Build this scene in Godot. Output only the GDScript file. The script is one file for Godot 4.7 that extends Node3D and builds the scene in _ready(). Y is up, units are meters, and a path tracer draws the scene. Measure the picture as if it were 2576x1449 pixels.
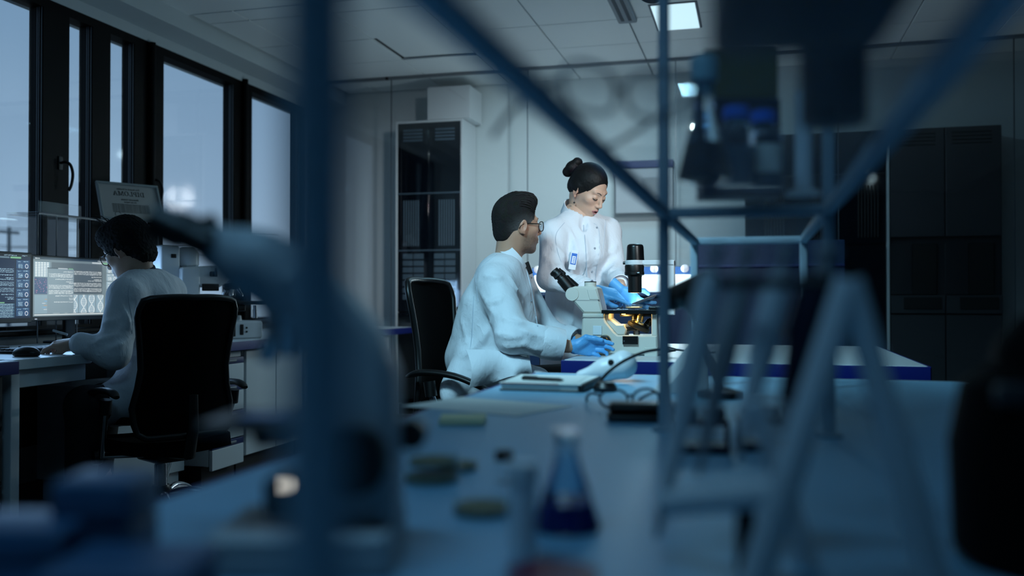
extends Node3D
# A laboratory at dusk: two scientists at an inverted microscope, a third at a desk by the windows,
# seen from low over a bench full of glassware.  Metres, y up; the back wall lies towards -z, the windows at x = -3.8.

const FW := 2576.0
const FH := 1449.0
const FPX := 2286.0            # focal length in pixels of the 2576 wide frame
const EYE := Vector3(0, 0.98, 0)
var cam_basis := Basis(Vector3.UP, deg_to_rad(15.0)) * Basis(Vector3.RIGHT, atan(25.5 / 2286.0))
var used := {}
var mt := {}
var rng := RandomNumberGenerator.new()


# ---------------------------------------------------------------- mesh kit
class Geo:
	var V := PackedVector3Array()
	var N := PackedVector3Array()
	var T := PackedVector2Array()
	var K := PackedColorArray()
	var tinted := false

	# one closed or open piece: corners, triangles; edges sharper than crease stay sharp; wound outwards by its volume
	func add(vs: PackedVector3Array, fs: PackedInt32Array, crease := 50.0, cols := PackedColorArray()) -> Geo:
		var nf := fs.size() / 3
		var vol := 0.0
		for i in nf:
			vol += vs[fs[i * 3]].dot(vs[fs[i * 3 + 1]].cross(vs[fs[i * 3 + 2]]))
		if vol > 0.0:
			for i in nf:
				var t := fs[i * 3 + 1]
				fs[i * 3 + 1] = fs[i * 3 + 2]
				fs[i * 3 + 2] = t
		var fn := PackedVector3Array()
		fn.resize(nf)
		var at_vertex := []
		at_vertex.resize(vs.size())
		var smooth := crease >= 179.0
		var vn := PackedVector3Array()
		vn.resize(vs.size())
		for i in nf:
			var a := vs[fs[i * 3]]
			var c := (vs[fs[i * 3 + 2]] - a).cross(vs[fs[i * 3 + 1]] - a)
			fn[i] = c
			for j in 3:
				var k := fs[i * 3 + j]
				vn[k] += c
				if not smooth:
					if at_vertex[k] == null:
						at_vertex[k] = PackedInt32Array()
					at_vertex[k].append(i)
		var lim := cos(deg_to_rad(crease))
		for i in nf:
			var n0 := fn[i].normalized()
			if n0 == Vector3.ZERO:
				continue
			for j in 3:
				var k := fs[i * 3 + j]
				var n := Vector3.ZERO
				if smooth:
					n = vn[k]
				else:
					for f in at_vertex[k]:
						if fn[f].normalized().dot(n0) >= lim:
							n += fn[f]
				V.append(vs[k])
				N.append(n.normalized() if n.length_squared() > 1e-24 else n0)
				T.append(Vector2.ZERO)
				K.append(cols[k] if cols.size() else Color.WHITE)
		if cols.size():
			tinted = true
		return self

	func box(size: Vector3, at: Vector3, bevel := 0.003, b := Basis()) -> Geo:
		var h := size / 2.0
		bevel = minf(bevel, minf(h.x, minf(h.y, h.z)) * 0.9)
		var vs := PackedVector3Array()
		var fs := PackedInt32Array()
		for i in 8:
			var s := Vector3(1 if i & 1 else -1, 1 if i & 2 else -1, 1 if i & 4 else -1)
			for ax in 3:
				var p := s * (h - Vector3.ONE * bevel)
				p[ax] = s[ax] * h[ax]
				vs.append(at + b * p)
		for ax in 3:
			var u := (ax + 1) % 3
			var w := (ax + 2) % 3
			for sgn in 2:
				var q := []
				for c in [[0, 0], [1, 0], [1, 1], [0, 1]]:
					q.append((sgn << ax | c[0] << u | c[1] << w) * 3 + ax)
				face4(fs, q, sgn == 1)
			if bevel > 0.0:
				for c in [[0, 0], [1, 0], [1, 1], [0, 1]]:
					var c0: int = c[0] << u | c[1] << w
					var c1: int = c0 | 1 << ax
					face4(fs, [c0 * 3 + u, c0 * 3 + w, c1 * 3 + w, c1 * 3 + u], c[0] == c[1])
		if bevel > 0.0:
			for i in 8:
				var par := (i & 1) + (i >> 1 & 1) + (i >> 2 & 1)
				if par % 2 == 1:
					fs.append_array([i * 3, i * 3 + 1, i * 3 + 2])
				else:
					fs.append_array([i * 3, i * 3 + 2, i * 3 + 1])
		return add(vs, fs, 50.0)

	func face4(fs: PackedInt32Array, q: Array, keep: bool) -> void:
		if keep:
			fs.append_array([q[0], q[1], q[2], q[0], q[2], q[3]])
		else:
			fs.append_array([q[0], q[2], q[1], q[0], q[3], q[2]])

	# rings of equal length joined into a skin; ends closed by fans
	func rings(rs: Array, crease := 50.0, caps := true, cols := PackedColorArray()) -> Geo:
		var n: int = rs[0].size()
		var vs := PackedVector3Array()
		var fs := PackedInt32Array()
		for r in rs:
			vs.append_array(r)
		for i in rs.size() - 1:
			for j in n:
				var a := i * n + j
				var b := i * n + (j + 1) % n
				fs.append_array([a, b, b + n, a, b + n, a + n])
		if caps:
			for e in [0, rs.size() - 1]:
				var c := Vector3.ZERO
				for p in rs[e]:
					c += p
				vs.append(c / n)
				if cols.size():
					cols.append(cols[e * n])
				for j in n:
					if e == 0:
						fs.append_array([vs.size() - 1, (j + 1) % n, j])
					else:
						fs.append_array([vs.size() - 1, e * n + j, e * n + (j + 1) % n])
		return add(vs, fs, crease, cols)

	# a round bar along points; r is one radius or one per point; sq flattens the section along the side axis
	func tube(pts: Array, r: Variant, sides := 12, caps := true, sq := 1.0, side := Vector3.ZERO, crease := 50.0) -> Geo:
		var rs := []
		var up := Vector3.ZERO
		for i in pts.size():
			var t: Vector3 = (pts[mini(i + 1, pts.size() - 1)] - pts[maxi(i - 1, 0)]).normalized()
			if side != Vector3.ZERO:
				up = side
			elif up == Vector3.ZERO:
				up = Vector3.UP if absf(t.y) < 0.9 else Vector3.RIGHT
			up = (up - t * up.dot(t)).normalized()
			var w := t.cross(up)
			var rad: float = r[i] if r is Array or r is PackedFloat32Array else r
			var ring := PackedVector3Array()
			for j in sides:
				var a := TAU * j / sides
				ring.append(pts[i] + up * cos(a) * rad * sq + w * sin(a) * rad)
			rs.append(ring)
		return rings(rs, crease, caps)

	# turned on an axis: profile of (radius, height)
	func lathe(prof: Array, x := Transform3D(), sides := 28, crease := 40.0) -> Geo:
		var rs := []
		for p in prof:
			var ring := PackedVector3Array()
			for j in sides:
				var a := TAU * j / sides
				ring.append(x * Vector3(p.x * cos(a), p.y, p.x * sin(a)))
			rs.append(ring)
		return rings(rs, crease, true)

	# a flat outline pushed along z from -d/2 to d/2, its rims chamfered
	func prism(poly: PackedVector2Array, d: float, x := Transform3D(), bevel := 0.0, crease := 30.0) -> Geo:
		if Geometry2D.is_polygon_clockwise(poly):
			poly.reverse()
		var n := poly.size()
		var inner := poly
		if bevel > 0.0:
			inner = PackedVector2Array()
			for i in n:
				var e0 := (poly[i] - poly[(i + n - 1) % n]).normalized()
				var e1 := (poly[(i + 1) % n] - poly[i]).normalized()
				var m := (Vector2(-e0.y, e0.x) + Vector2(-e1.y, e1.x))
				m /= maxf(0.4, m.length_squared() / 2.0)
				inner.append(poly[i] + m * bevel)
		var tri := Geometry2D.triangulate_polygon(inner)
		var vs := PackedVector3Array()
		var fs := PackedInt32Array()
		var loops := [[inner, -d / 2], [poly, -d / 2 + bevel], [poly, d / 2 - bevel], [inner, d / 2]]
		for l in loops:
			for p in l[0]:
				vs.append(x * Vector3(p.x, p.y, l[1]))
		for l in 3:
			for j in n:
				var a := l * n + j
				var b := l * n + (j + 1) % n
				fs.append_array([a, b, b + n, a, b + n, a + n])
		for i in tri.size() / 3:
			fs.append_array([tri[i * 3], tri[i * 3 + 2], tri[i * 3 + 1]])
			fs.append_array([tri[i * 3] + 3 * n, tri[i * 3 + 1] + 3 * n, tri[i * 3 + 2] + 3 * n])
		return add(vs, fs, crease)

	# a flat picture: four corners (top left, top right, bottom right, bottom left) with texture coordinates
	func leaf(a: Vector3, b: Vector3, c: Vector3, d: Vector3) -> Geo:
		var n := (c - a).cross(b - a).normalized()
		for q in [[a, 0, 0], [b, 1, 0], [c, 1, 1], [a, 0, 0], [c, 1, 1], [d, 0, 1]]:
			V.append(q[0])
			N.append(n)
			T.append(Vector2(q[1], q[2]))
			K.append(Color.WHITE)
		return self

	# a thin sheet of cloth or paper given as a grid of points, with thickness
	func sheet(rows: Array, thick: float, crease := 60.0) -> Geo:
		var m: int = rows[0].size()
		var n := rows.size()
		var nrm := []
		for i in n:
			var l := PackedVector3Array()
			for j in m:
				var du: Vector3 = rows[i][mini(j + 1, m - 1)] - rows[i][maxi(j - 1, 0)]
				var dv: Vector3 = rows[mini(i + 1, n - 1)][j] - rows[maxi(i - 1, 0)][j]
				l.append(du.cross(dv).normalized() * thick / 2.0)
			nrm.append(l)
		var vs := PackedVector3Array()
		var fs := PackedInt32Array()
		for s in [1.0, -1.0]:
			for i in n:
				for j in m:
					vs.append(rows[i][j] + nrm[i][j] * s)
		var o := n * m
		for i in n - 1:
			for j in m - 1:
				var a := i * m + j
				fs.append_array([a, a + 1, a + m + 1, a, a + m + 1, a + m])
				fs.append_array([o + a, o + a + m + 1, o + a + 1, o + a, o + a + m, o + a + m + 1])
		var rim := PackedInt32Array()
		for j in m:
			rim.append(j)
		for i in range(1, n):
			rim.append(i * m + m - 1)
		for j in range(m - 2, -1, -1):
			rim.append((n - 1) * m + j)
		for i in range(n - 2, 0, -1):
			rim.append(i * m)
		for k in rim.size():
			var a := rim[k]
			var b := rim[(k + 1) % rim.size()]
			fs.append_array([a, o + a, o + b, a, o + b, b])
		return add(vs, fs, crease)

	func commit() -> ArrayMesh:
		var arr := []
		arr.resize(Mesh.ARRAY_MAX)
		arr[Mesh.ARRAY_VERTEX] = V
		arr[Mesh.ARRAY_NORMAL] = N
		arr[Mesh.ARRAY_TEX_UV] = T
		if tinted:
			arr[Mesh.ARRAY_COLOR] = K
		var m := ArrayMesh.new()
		m.add_surface_from_arrays(Mesh.PRIMITIVE_TRIANGLES, arr)
		return m


# how a soft body is coloured: skin, lips, stubble, hair
class Tint:
	func of(_p: Vector3) -> Color:
		return Color.WHITE


# soft bodies: distances to tapered bones, joined smoothly on a grid and skinned by surface nets
class Field:
	var o: Vector3
	var h: float
	var nx: int
	var ny: int
	var nz: int
	var d := PackedFloat32Array()

	func _init(lo: Vector3, hi: Vector3, cell: float) -> void:
		o = lo
		h = cell
		nx = int((hi.x - lo.x) / h) + 2
		ny = int((hi.y - lo.y) / h) + 2
		nz = int((hi.z - lo.z) / h) + 2
		d.resize(nx * ny * nz)
		d.fill(1.0)

	func span(lo: Vector3, hi: Vector3) -> Array:
		var a := ((lo - o) / h).floor()
		var b := ((hi - o) / h).ceil()
		return [clampi(int(a.x), 0, nx), clampi(int(a.y), 0, ny), clampi(int(a.z), 0, nz), clampi(int(b.x) + 1, 0, nx), clampi(int(b.y) + 1, 0, ny), clampi(int(b.z) + 1, 0, nz)]

	# bone from a (radius ra) to b (rb); k = blend; ax, s: flattened to s along ax
	func cap(a: Vector3, b: Vector3, ra: float, rb: float, k: float, ax := Vector3.ZERO, s := 1.0) -> Field:
		var pad := k + 3.0 * h
		var lo := a.min(b) - Vector3.ONE * (maxf(ra, rb) + pad)
		var hi := a.max(b) + Vector3.ONE * (maxf(ra, rb) + pad)
		var r := span(lo, hi)
		var flat := ax != Vector3.ZERO and s != 1.0
		var ba := b - a
		var g := 1.0 / s - 1.0
		if flat:
			ax = ax.normalized()
			ba += ax * (ba.dot(ax) * g)
		var bb := maxf(ba.dot(ba), 1e-12)
		var dr := rb - ra
		for z in range(r[2], r[5]):
			for y in range(r[1], r[4]):
				var i: int = (z * ny + y) * nx + r[0]
				var w := Vector3(o.x + r[0] * h, o.y + y * h, o.z + z * h) - a
				for x in range(r[0], r[3]):
					var q := w
					if flat:
						q += ax * (q.dot(ax) * g)
					var t := clampf(q.dot(ba) / bb, 0.0, 1.0)
					var e := (q - ba * t).length() - ra - dr * t
					var c := d[i]
					var m := absf(c - e)
					if m < k:
						d[i] = minf(c, e) - (k - m) * (k - m) * 0.25 / k
					elif e < c:
						d[i] = e
					i += 1
					w.x += h
		return self

	# ellipsoid; cut = true carves it away
	func ell(c: Vector3, rad: Vector3, k: float, b := Basis(), cut := false) -> Field:
		var m := maxf(rad.x, maxf(rad.y, rad.z)) + k + 3.0 * h
		var r := span(c - Vector3.ONE * m, c + Vector3.ONE * m)
		var bi := b.transposed()
		var inv := Vector3.ONE / rad
		for z in range(r[2], r[5]):
			for y in range(r[1], r[4]):
				var i: int = (z * ny + y) * nx + r[0]
				var w := Vector3(o.x + r[0] * h, o.y + y * h, o.z + z * h) - c
				for x in range(r[0], r[3]):
					var q := bi * w * inv
					var k0 := q.length()
					var k1 := (q * inv).length()
					var e := k0 * (k0 - 1.0) / maxf(k1, 1e-6) if k0 > 0.01 else -minf(rad.x, minf(rad.y, rad.z))
					var v := d[i]
					if cut:
						e = -e
						var mm := absf(v - e)
						if mm < k:
							d[i] = maxf(v, e) + (k - mm) * (k - mm) * 0.25 / k
						elif e > v:
							d[i] = e
					else:
						var mn := absf(v - e)
						if mn < k:
							d[i] = minf(v, e) - (k - mn) * (k - mn) * 0.25 / k
						elif e < v:
							d[i] = e
					i += 1
					w.x += h
		return self

	# keep only the side of a plane that n points away from
	func plane(p: Vector3, n: Vector3, k := 0.004) -> Field:
		n = n.normalized()
		for z in nz:
			for y in ny:
				var i := (z * ny + y) * nx
				var e := (Vector3(o.x, o.y + y * h, o.z + z * h) - p).dot(n)
				var st := n.x * h
				for x in nx:
					var v := d[i]
					var mm := absf(v - e)
					if mm < k:
						d[i] = maxf(v, e) + (k - mm) * (k - mm) * 0.25 / k
					elif e > v:
						d[i] = e
					e += st
					i += 1
		return self

	# push the surface in and out with noise
	func rough(noise: FastNoiseLite, amount: float, stretch := Vector3.ONE, near := 0.03) -> Field:
		for z in nz:
			for y in ny:
				var i := (z * ny + y) * nx
				for x in nx:
					if absf(d[i]) < near:
						d[i] += amount * noise.get_noise_3d((o.x + x * h) * stretch.x, (o.y + y * h) * stretch.y, (o.z + z * h) * stretch.z)
					i += 1
		return self

	func value(p: Vector3) -> float:
		var q := (p - o) / h
		var i := int(floor(q.x))
		var j := int(floor(q.y))
		var k := int(floor(q.z))
		if i < 0 or j < 0 or k < 0 or i >= nx - 1 or j >= ny - 1 or k >= nz - 1:
			return 1.0
		var b := (k * ny + j) * nx + i
		var x := q.x - i
		var y := q.y - j
		var z0 := lerpf(lerpf(d[b], d[b + 1], x), lerpf(d[b + nx], d[b + nx + 1], x), y)
		b += nx * ny
		return lerpf(z0, lerpf(lerpf(d[b], d[b + 1], x), lerpf(d[b + nx], d[b + nx + 1], x), y), q.z - k)

	func skin(g: Geo, xf := Transform3D(), tint: Tint = null) -> Geo:
		var vs := PackedVector3Array()
		var fs := PackedInt32Array()
		var id := PackedInt32Array()
		id.resize(nx * ny * nz)
		id.fill(-1)
		var sx := 1
		var sy := nx
		var sz := nx * ny
		var lim := 2.5 * h
		var off := [0, sx, sy, sx + sy, sz, sx + sz, sy + sz, sx + sy + sz]
		var edges := [[0, 1], [2, 3], [4, 5], [6, 7], [0, 2], [1, 3], [4, 6], [5, 7], [0, 4], [1, 5], [2, 6], [3, 7]]
		var cell := []
		for z in nz - 1:
			for y in ny - 1:
				var i := (z * ny + y) * nx - 1
				for x in nx - 1:
					i += 1
					var d0 := d[i]
					if d0 > lim or d0 < -lim:
						continue
					var neg := 0
					for k in 8:
						if d[i + off[k]] < 0.0:
							neg += 1
					if neg == 0 or neg == 8:
						continue
					var p := Vector3.ZERO
					var n := 0
					for e in edges:
						var a := d[i + off[e[0]]]
						var b := d[i + off[e[1]]]
						if (a < 0.0) != (b < 0.0):
							var t := a / (a - b)
							var k0: int = e[0]
							var k1: int = e[1]
							p += Vector3(k0 & 1, k0 >> 1 & 1, k0 >> 2).lerp(Vector3(k1 & 1, k1 >> 1 & 1, k1 >> 2), t)
							n += 1
					id[i] = vs.size()
					vs.append(o + (Vector3(x, y, z) + p / n) * h)
					cell.append(i)
		for i in cell:
			var a := d[i]
			for ax in 3:
				var s: int = [sx, sy, sz][ax]
				var b := d[i + s]
				if (a < 0.0) == (b < 0.0):
					continue
				var u: int = [sy, sz, sx][ax]
				var w: int = [sz, sx, sy][ax]
				if i - u - w < 0:
					continue
				var q := [id[i], id[i - u], id[i - u - w], id[i - w]]
				if q.min() < 0:
					continue
				if a < 0.0:
					fs.append_array([q[0], q[1], q[2], q[0], q[2], q[3]])
				else:
					fs.append_array([q[0], q[2], q[1], q[0], q[3], q[2]])
		var cols := PackedColorArray()
		if tint:
			for p in vs:
				cols.append(tint.of(p))
		for k in vs.size():
			vs[k] = xf * vs[k]
		return g.add(vs, fs, 180.0, cols)


# ---------------------------------------------------------------- naming kit
func numbered(called: String) -> String:
	var n: int = used.get(called, 0)
	used[called] = n + 1
	return called if n == 0 else "%s_%03d" % [called, n]


func tag(o: Node, label := "", category := "", group := "", kind := "") -> Node:
	for p in [["label", label], ["category", category], ["group", group], ["kind", kind]]:
		if p[1] != "":
			o.set_meta(p[0], p[1])
	return o


func thing(called: String, label: String, category: String, at3 := Vector3.ZERO, turn := 0.0, group := "") -> Node3D:
	var o := Node3D.new()
	o.name = numbered(called)
	o.position = at3
	o.rotation.y = turn
	add_child(o)
	tag(o, label, category, group)
	return o


func part(called: String, g: Variant, m: Material, parent: Node) -> MeshInstance3D:
	var o := MeshInstance3D.new()
	o.mesh = g.commit() if g is Geo else g
	o.material_override = m
	o.name = called
	parent.add_child(o, true)
	return o


# a thing that is one mesh
func solo(called: String, g: Variant, m: Material, label: String, category: String, group := "") -> MeshInstance3D:
	var o := part(numbered(called), g, m, self)
	tag(o, label, category, group)
	return o


func struct(called: String, g: Variant, m: Material) -> MeshInstance3D:
	var o := part(called, g, m, self)
	tag(o, "", "", "", "structure")
	return o


func dup(o: Node3D, called: String, at3: Vector3, turn := 0.0, label := "") -> Node3D:
	var c := o.duplicate() as Node3D
	c.name = numbered(called)
	add_child(c)
	c.position = at3
	c.rotation.y = turn
	if label != "":
		c.set_meta("label", label)
	return c


# the point seen at a place of the 2576 x 1449 frame, so many metres deep
func at(px: float, py: float, depth: float) -> Vector3:
	return EYE + cam_basis * (Vector3((px - FW / 2) / FPX, (FH / 2 - py) / FPX, -1.0) * depth)


# the same on a level plane
func on_level(px: float, py: float, y: float) -> Vector3:
	var r := cam_basis * Vector3((px - FW / 2) / FPX, (FH / 2 - py) / FPX, -1.0)
	return EYE + r * ((y - EYE.y) / r.y)


func bez(a: Vector3, b: Vector3, c: Vector3, d: Vector3, n := 12) -> Array:
	var out := []
	for i in n + 1:
		out.append(a.bezier_interpolate(b, c, d, float(i) / n))
	return out


# a smooth line through points
func spline(p: Array, per := 6) -> Array:
	var out := []
	for i in p.size() - 1:
		for j in per:
			out.append(p[i].cubic_interpolate(p[i + 1], p[maxi(i - 1, 0)], p[mini(i + 2, p.size() - 1)], float(j) / per))
	out.append(p[-1])
	return out


func face_to(fwd: Vector3, up := Vector3.UP) -> Basis:
	var z := fwd.normalized()
	var x := up.cross(z).normalized()
	return Basis(x, z.cross(x), z)


# ---------------------------------------------------------------- materials
func mat(called: String, c: Color, rough := 0.5, metal := 0.0) -> StandardMaterial3D:
	var m := StandardMaterial3D.new()
	m.resource_name = called
	m.albedo_color = c
	m.roughness = rough
	m.metallic = metal
	mt[called] = m
	return m


func glow(called: String, c: Color, e: float, base := Color(0.9, 0.9, 0.9)) -> StandardMaterial3D:
	var m := mat(called, base, 0.5)
	m.emission_enabled = true
	m.emission = c
	m.emission_energy_multiplier = e
	return m


func clear(called: String, c: Color, rough := 0.03) -> StandardMaterial3D:
	var m := mat(called, c, rough)
	m.transparency = BaseMaterial3D.TRANSPARENCY_ALPHA
	return m


func noise_tex(freq: float, size := 256, octaves := 4, normal := 0.0, seed_ := 1) -> NoiseTexture2D:
	var f := FastNoiseLite.new()
	f.seed = seed_
	f.frequency = freq
	f.fractal_octaves = octaves
	var t := NoiseTexture2D.new()
	t.width = size
	t.height = size
	t.seamless = true
	t.noise = f
	if normal > 0.0:
		t.as_normal_map = true
		t.bump_strength = normal
	return t


func relief(m: StandardMaterial3D, tex: Texture2D, depth_cm: float, scale: Vector3) -> void:
	m.heightmap_enabled = true
	m.heightmap_texture = tex
	m.heightmap_scale = depth_cm
	m.uv1_triplanar = true
	m.uv1_scale = scale


func materials() -> void:
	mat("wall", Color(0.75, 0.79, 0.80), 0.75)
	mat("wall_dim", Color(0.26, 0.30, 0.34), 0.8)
	mat("ceiling_tile", Color(0.88, 0.90, 0.90), 0.85)
	mat("grid", Color(0.34, 0.35, 0.36), 0.6)
	mat("floor", Color(0.20, 0.21, 0.22), 0.35)
	mat("frame", Color(0.012, 0.013, 0.016), 0.5)
	mt.frame.metallic_specular = 0.25
	mat("gasket", Color(0.30, 0.33, 0.36), 0.3)
	clear("pane", Color(1, 1, 1, 0.0))
	clear("partition", Color(1, 1, 1, 0.0))
	clear("acrylic", Color(0.85, 0.95, 1.0, 0.015))
	clear("shelf_glass", Color(0.06, 0.30, 0.46, 0.16), 0.3)
	var g := mat("glass", Color(0.92, 0.97, 1.0, 0.02), 0.02)
	g.transparency = BaseMaterial3D.TRANSPARENCY_ALPHA
	var rg := mat("lab_glass", Color(0.86, 0.95, 1.0, 0.0), 0.02)
	rg.refraction_enabled = true
	rg.refraction_scale = 0.05
	var tex := noise_tex(0.02, 256, 5, 0.0, 3)
	relief(mt.wall, tex, 0.02, Vector3.ONE * 2.0)
	mat("white_laminate", Color(0.80, 0.82, 0.83), 0.35)
	mat("white_plastic", Color(0.82, 0.83, 0.84), 0.4)
	mat("grey_plastic", Color(0.45, 0.47, 0.49), 0.45)
	mat("blue_edge", Color(0.02, 0.10, 0.40), 0.4)
	mat("blue_front", Color(0.05, 0.14, 0.36), 0.45)
	mat("black_plastic", Color(0.02, 0.02, 0.022), 0.4)
	mat("black_metal", Color(0.025, 0.025, 0.028), 0.3)
	mat("chrome", Color(0.75, 0.76, 0.78), 0.15, 1.0)
	mat("steel", Color(0.6, 0.61, 0.63), 0.3, 1.0)
	mat("cream", Color(0.80, 0.79, 0.75), 0.42)
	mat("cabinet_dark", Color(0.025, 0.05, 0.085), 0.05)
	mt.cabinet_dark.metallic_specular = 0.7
	mat("charcoal", Color(0.11, 0.12, 0.14), 0.5)
	mat("slot", Color(0.02, 0.022, 0.025), 0.6)
	mat("slot_grey", Color(0.25, 0.32, 0.37), 0.6)
	mat("paper", Color(0.86, 0.86, 0.84), 0.8)
	mat("ink", Color(0.08, 0.08, 0.09), 0.7)
	mat("bench_top", Color(0.46, 0.66, 0.77), 0.42)
	mat("blue_panel", Color(0.06, 0.20, 0.36), 0.45)
	mat("locker", Color(0.20, 0.21, 0.23), 0.5)  # pale grey doors darkened in the colour, for the shade they stand in
	glow("light_window", Color(0.82, 0.95, 0.97), 0.85)
	glow("lamp_white", Color(0.85, 0.86, 0.90), 0.45)
	mat("mesh_cloth", Color(0.014, 0.014, 0.017), 0.95)
	mt.mesh_cloth.metallic_specular = 0.2
	relief(mt.mesh_cloth, noise_tex(0.25, 128, 1, 0.0, 5), 0.06, Vector3.ONE * 12.0)
	mat("frame_silver", Color(0.55, 0.58, 0.58), 0.4)
	mat("paper_grey", Color(0.66, 0.65, 0.63), 0.8)
	mat("translucent", Color(0.72, 0.70, 0.74), 0.4)
	mat("red_cap", Color(0.62, 0.16, 0.10), 0.4)
	var skin := mat("skin", Color.WHITE, 0.48)
	skin.vertex_color_use_as_albedo = true
	skin.subsurf_scatter_enabled = true
	skin.subsurf_scatter_strength = 0.12
	var strands := noise_tex(0.12, 256, 3, 0.0, 12)
	for q in [["hair", 0.8], ["hair_gloss", 0.5]]:
		var h := mat(q[0], Color.WHITE, q[1])
		h.vertex_color_use_as_albedo = true
		relief(h, strands, 0.25 if q[0] == "hair" else 0.06, Vector3(22, 5, 22))
		h.metallic_specular = 0.35 if q[0] == "hair" else 0.3
	mat("hair_plain", Color(0.05, 0.045, 0.045), 0.6)
	mat("brow", Color(0.16, 0.10, 0.085), 0.7)
	mat("snap", Color(0.55, 0.58, 0.62), 0.4)
	mat("tortoise", Color(0.06, 0.035, 0.025), 0.25)
	clear("lens", Color(1, 1, 1, 0.02))
	mat("coat", Color(0.86, 0.87, 0.89), 0.75)
	var folds := noise_tex(0.010, 512, 3, 0.0, 8)
	folds.noise.fractal_type = FastNoiseLite.FRACTAL_RIDGED
	folds.noise.domain_warp_enabled = true
	folds.noise.domain_warp_amplitude = 60.0
	folds.noise.domain_warp_frequency = 0.008
	relief(mt.coat, folds, 0.45, Vector3(1.8, 1.1, 1.8))
	mat("coat_seam", Color(0.74, 0.77, 0.81), 0.8)
	mat("shirt_dark", Color(0.06, 0.05, 0.06), 0.8)
	mat("jumper", Color(0.12, 0.15, 0.20), 0.9)
	mat("trousers", Color(0.03, 0.03, 0.035), 0.85)
	mat("nitrile", Color(0.36, 0.64, 0.85), 0.45)
	relief(mt.nitrile, noise_tex(0.06, 256, 3, 0.0, 6), 0.06, Vector3(9, 9, 9))
	mat("badge_white", Color(0.88, 0.90, 0.93), 0.3)
	mat("badge_blue", Color(0.16, 0.42, 0.75), 0.4)
	mat("tablet_shell", Color(0.55, 0.53, 0.55), 0.3, 0.6)
	glow("tablet_screen", Color(0.85, 0.95, 1.0), 0.7)
	mat("plate_blue", Color(0.82, 0.86, 0.88), 0.35)
	mat("lens_dark", Color(0.03, 0.04, 0.05), 0.08)
	mat("turret", Color(0.20, 0.18, 0.16), 0.4, 0.5)
	mat("brass", Color(0.88, 0.82, 0.62), 0.3, 0.85)
	mat("barrel_dark", Color(0.10, 0.10, 0.09), 0.3, 0.4)
	mat("lamp_black", Color(0.035, 0.032, 0.036), 0.3)
	glow("warm_lens", Color(1.0, 0.80, 0.45), 2.0)
	mat("medium", Color(0.92, 0.84, 0.62), 0.4)
	mt.medium.backlight_enabled = true
	mt.medium.backlight = Color(0.5, 0.45, 0.35)
	mat("rail_metal", Color(0.62, 0.69, 0.74), 0.7)
	mt.rail_metal.metallic_specular = 0.15
	mat("liquid_navy", Color(0.01, 0.06, 0.16), 0.2)
	mat("liquid_blue", Color(0.02, 0.16, 0.50), 0.15)
	mat("liquid_clear", Color(0.30, 0.45, 0.55), 0.15)
	mat("stopper", Color(0.55, 0.72, 0.78), 0.5)
	mat("cap_blue", Color(0.06, 0.40, 0.90), 0.4)
	mat("frosted", Color(0.86, 0.89, 0.92), 0.35)
	mat("olive", Color(0.30, 0.30, 0.10), 0.6)
	mat("navy", Color(0.02, 0.05, 0.16), 0.45)
	mat("navy_black", Color(0.015, 0.02, 0.03), 0.5)
	mat("goggle", Color(0.28, 0.36, 0.42), 0.3)
	mat("dull_black", Color(0.015, 0.015, 0.018), 0.7)
	mt.dull_black.metallic_specular = 0.2
	mat("near_grey", Color(0.62, 0.64, 0.66), 0.5)
	mat("near_white", Color(0.84, 0.86, 0.88), 0.45)
	mat("sheen_blue", Color(0.25, 0.45, 0.65), 0.3)
	glow("near_glint", Color(1.0, 0.98, 0.92), 1.6)
	mat("memo", Color(0.86, 0.84, 0.68), 0.8)
	mat("pink", Color(0.45, 0.12, 0.22), 0.4)
	mat("box_blue", Color(0.20, 0.33, 0.46), 0.4)


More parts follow.
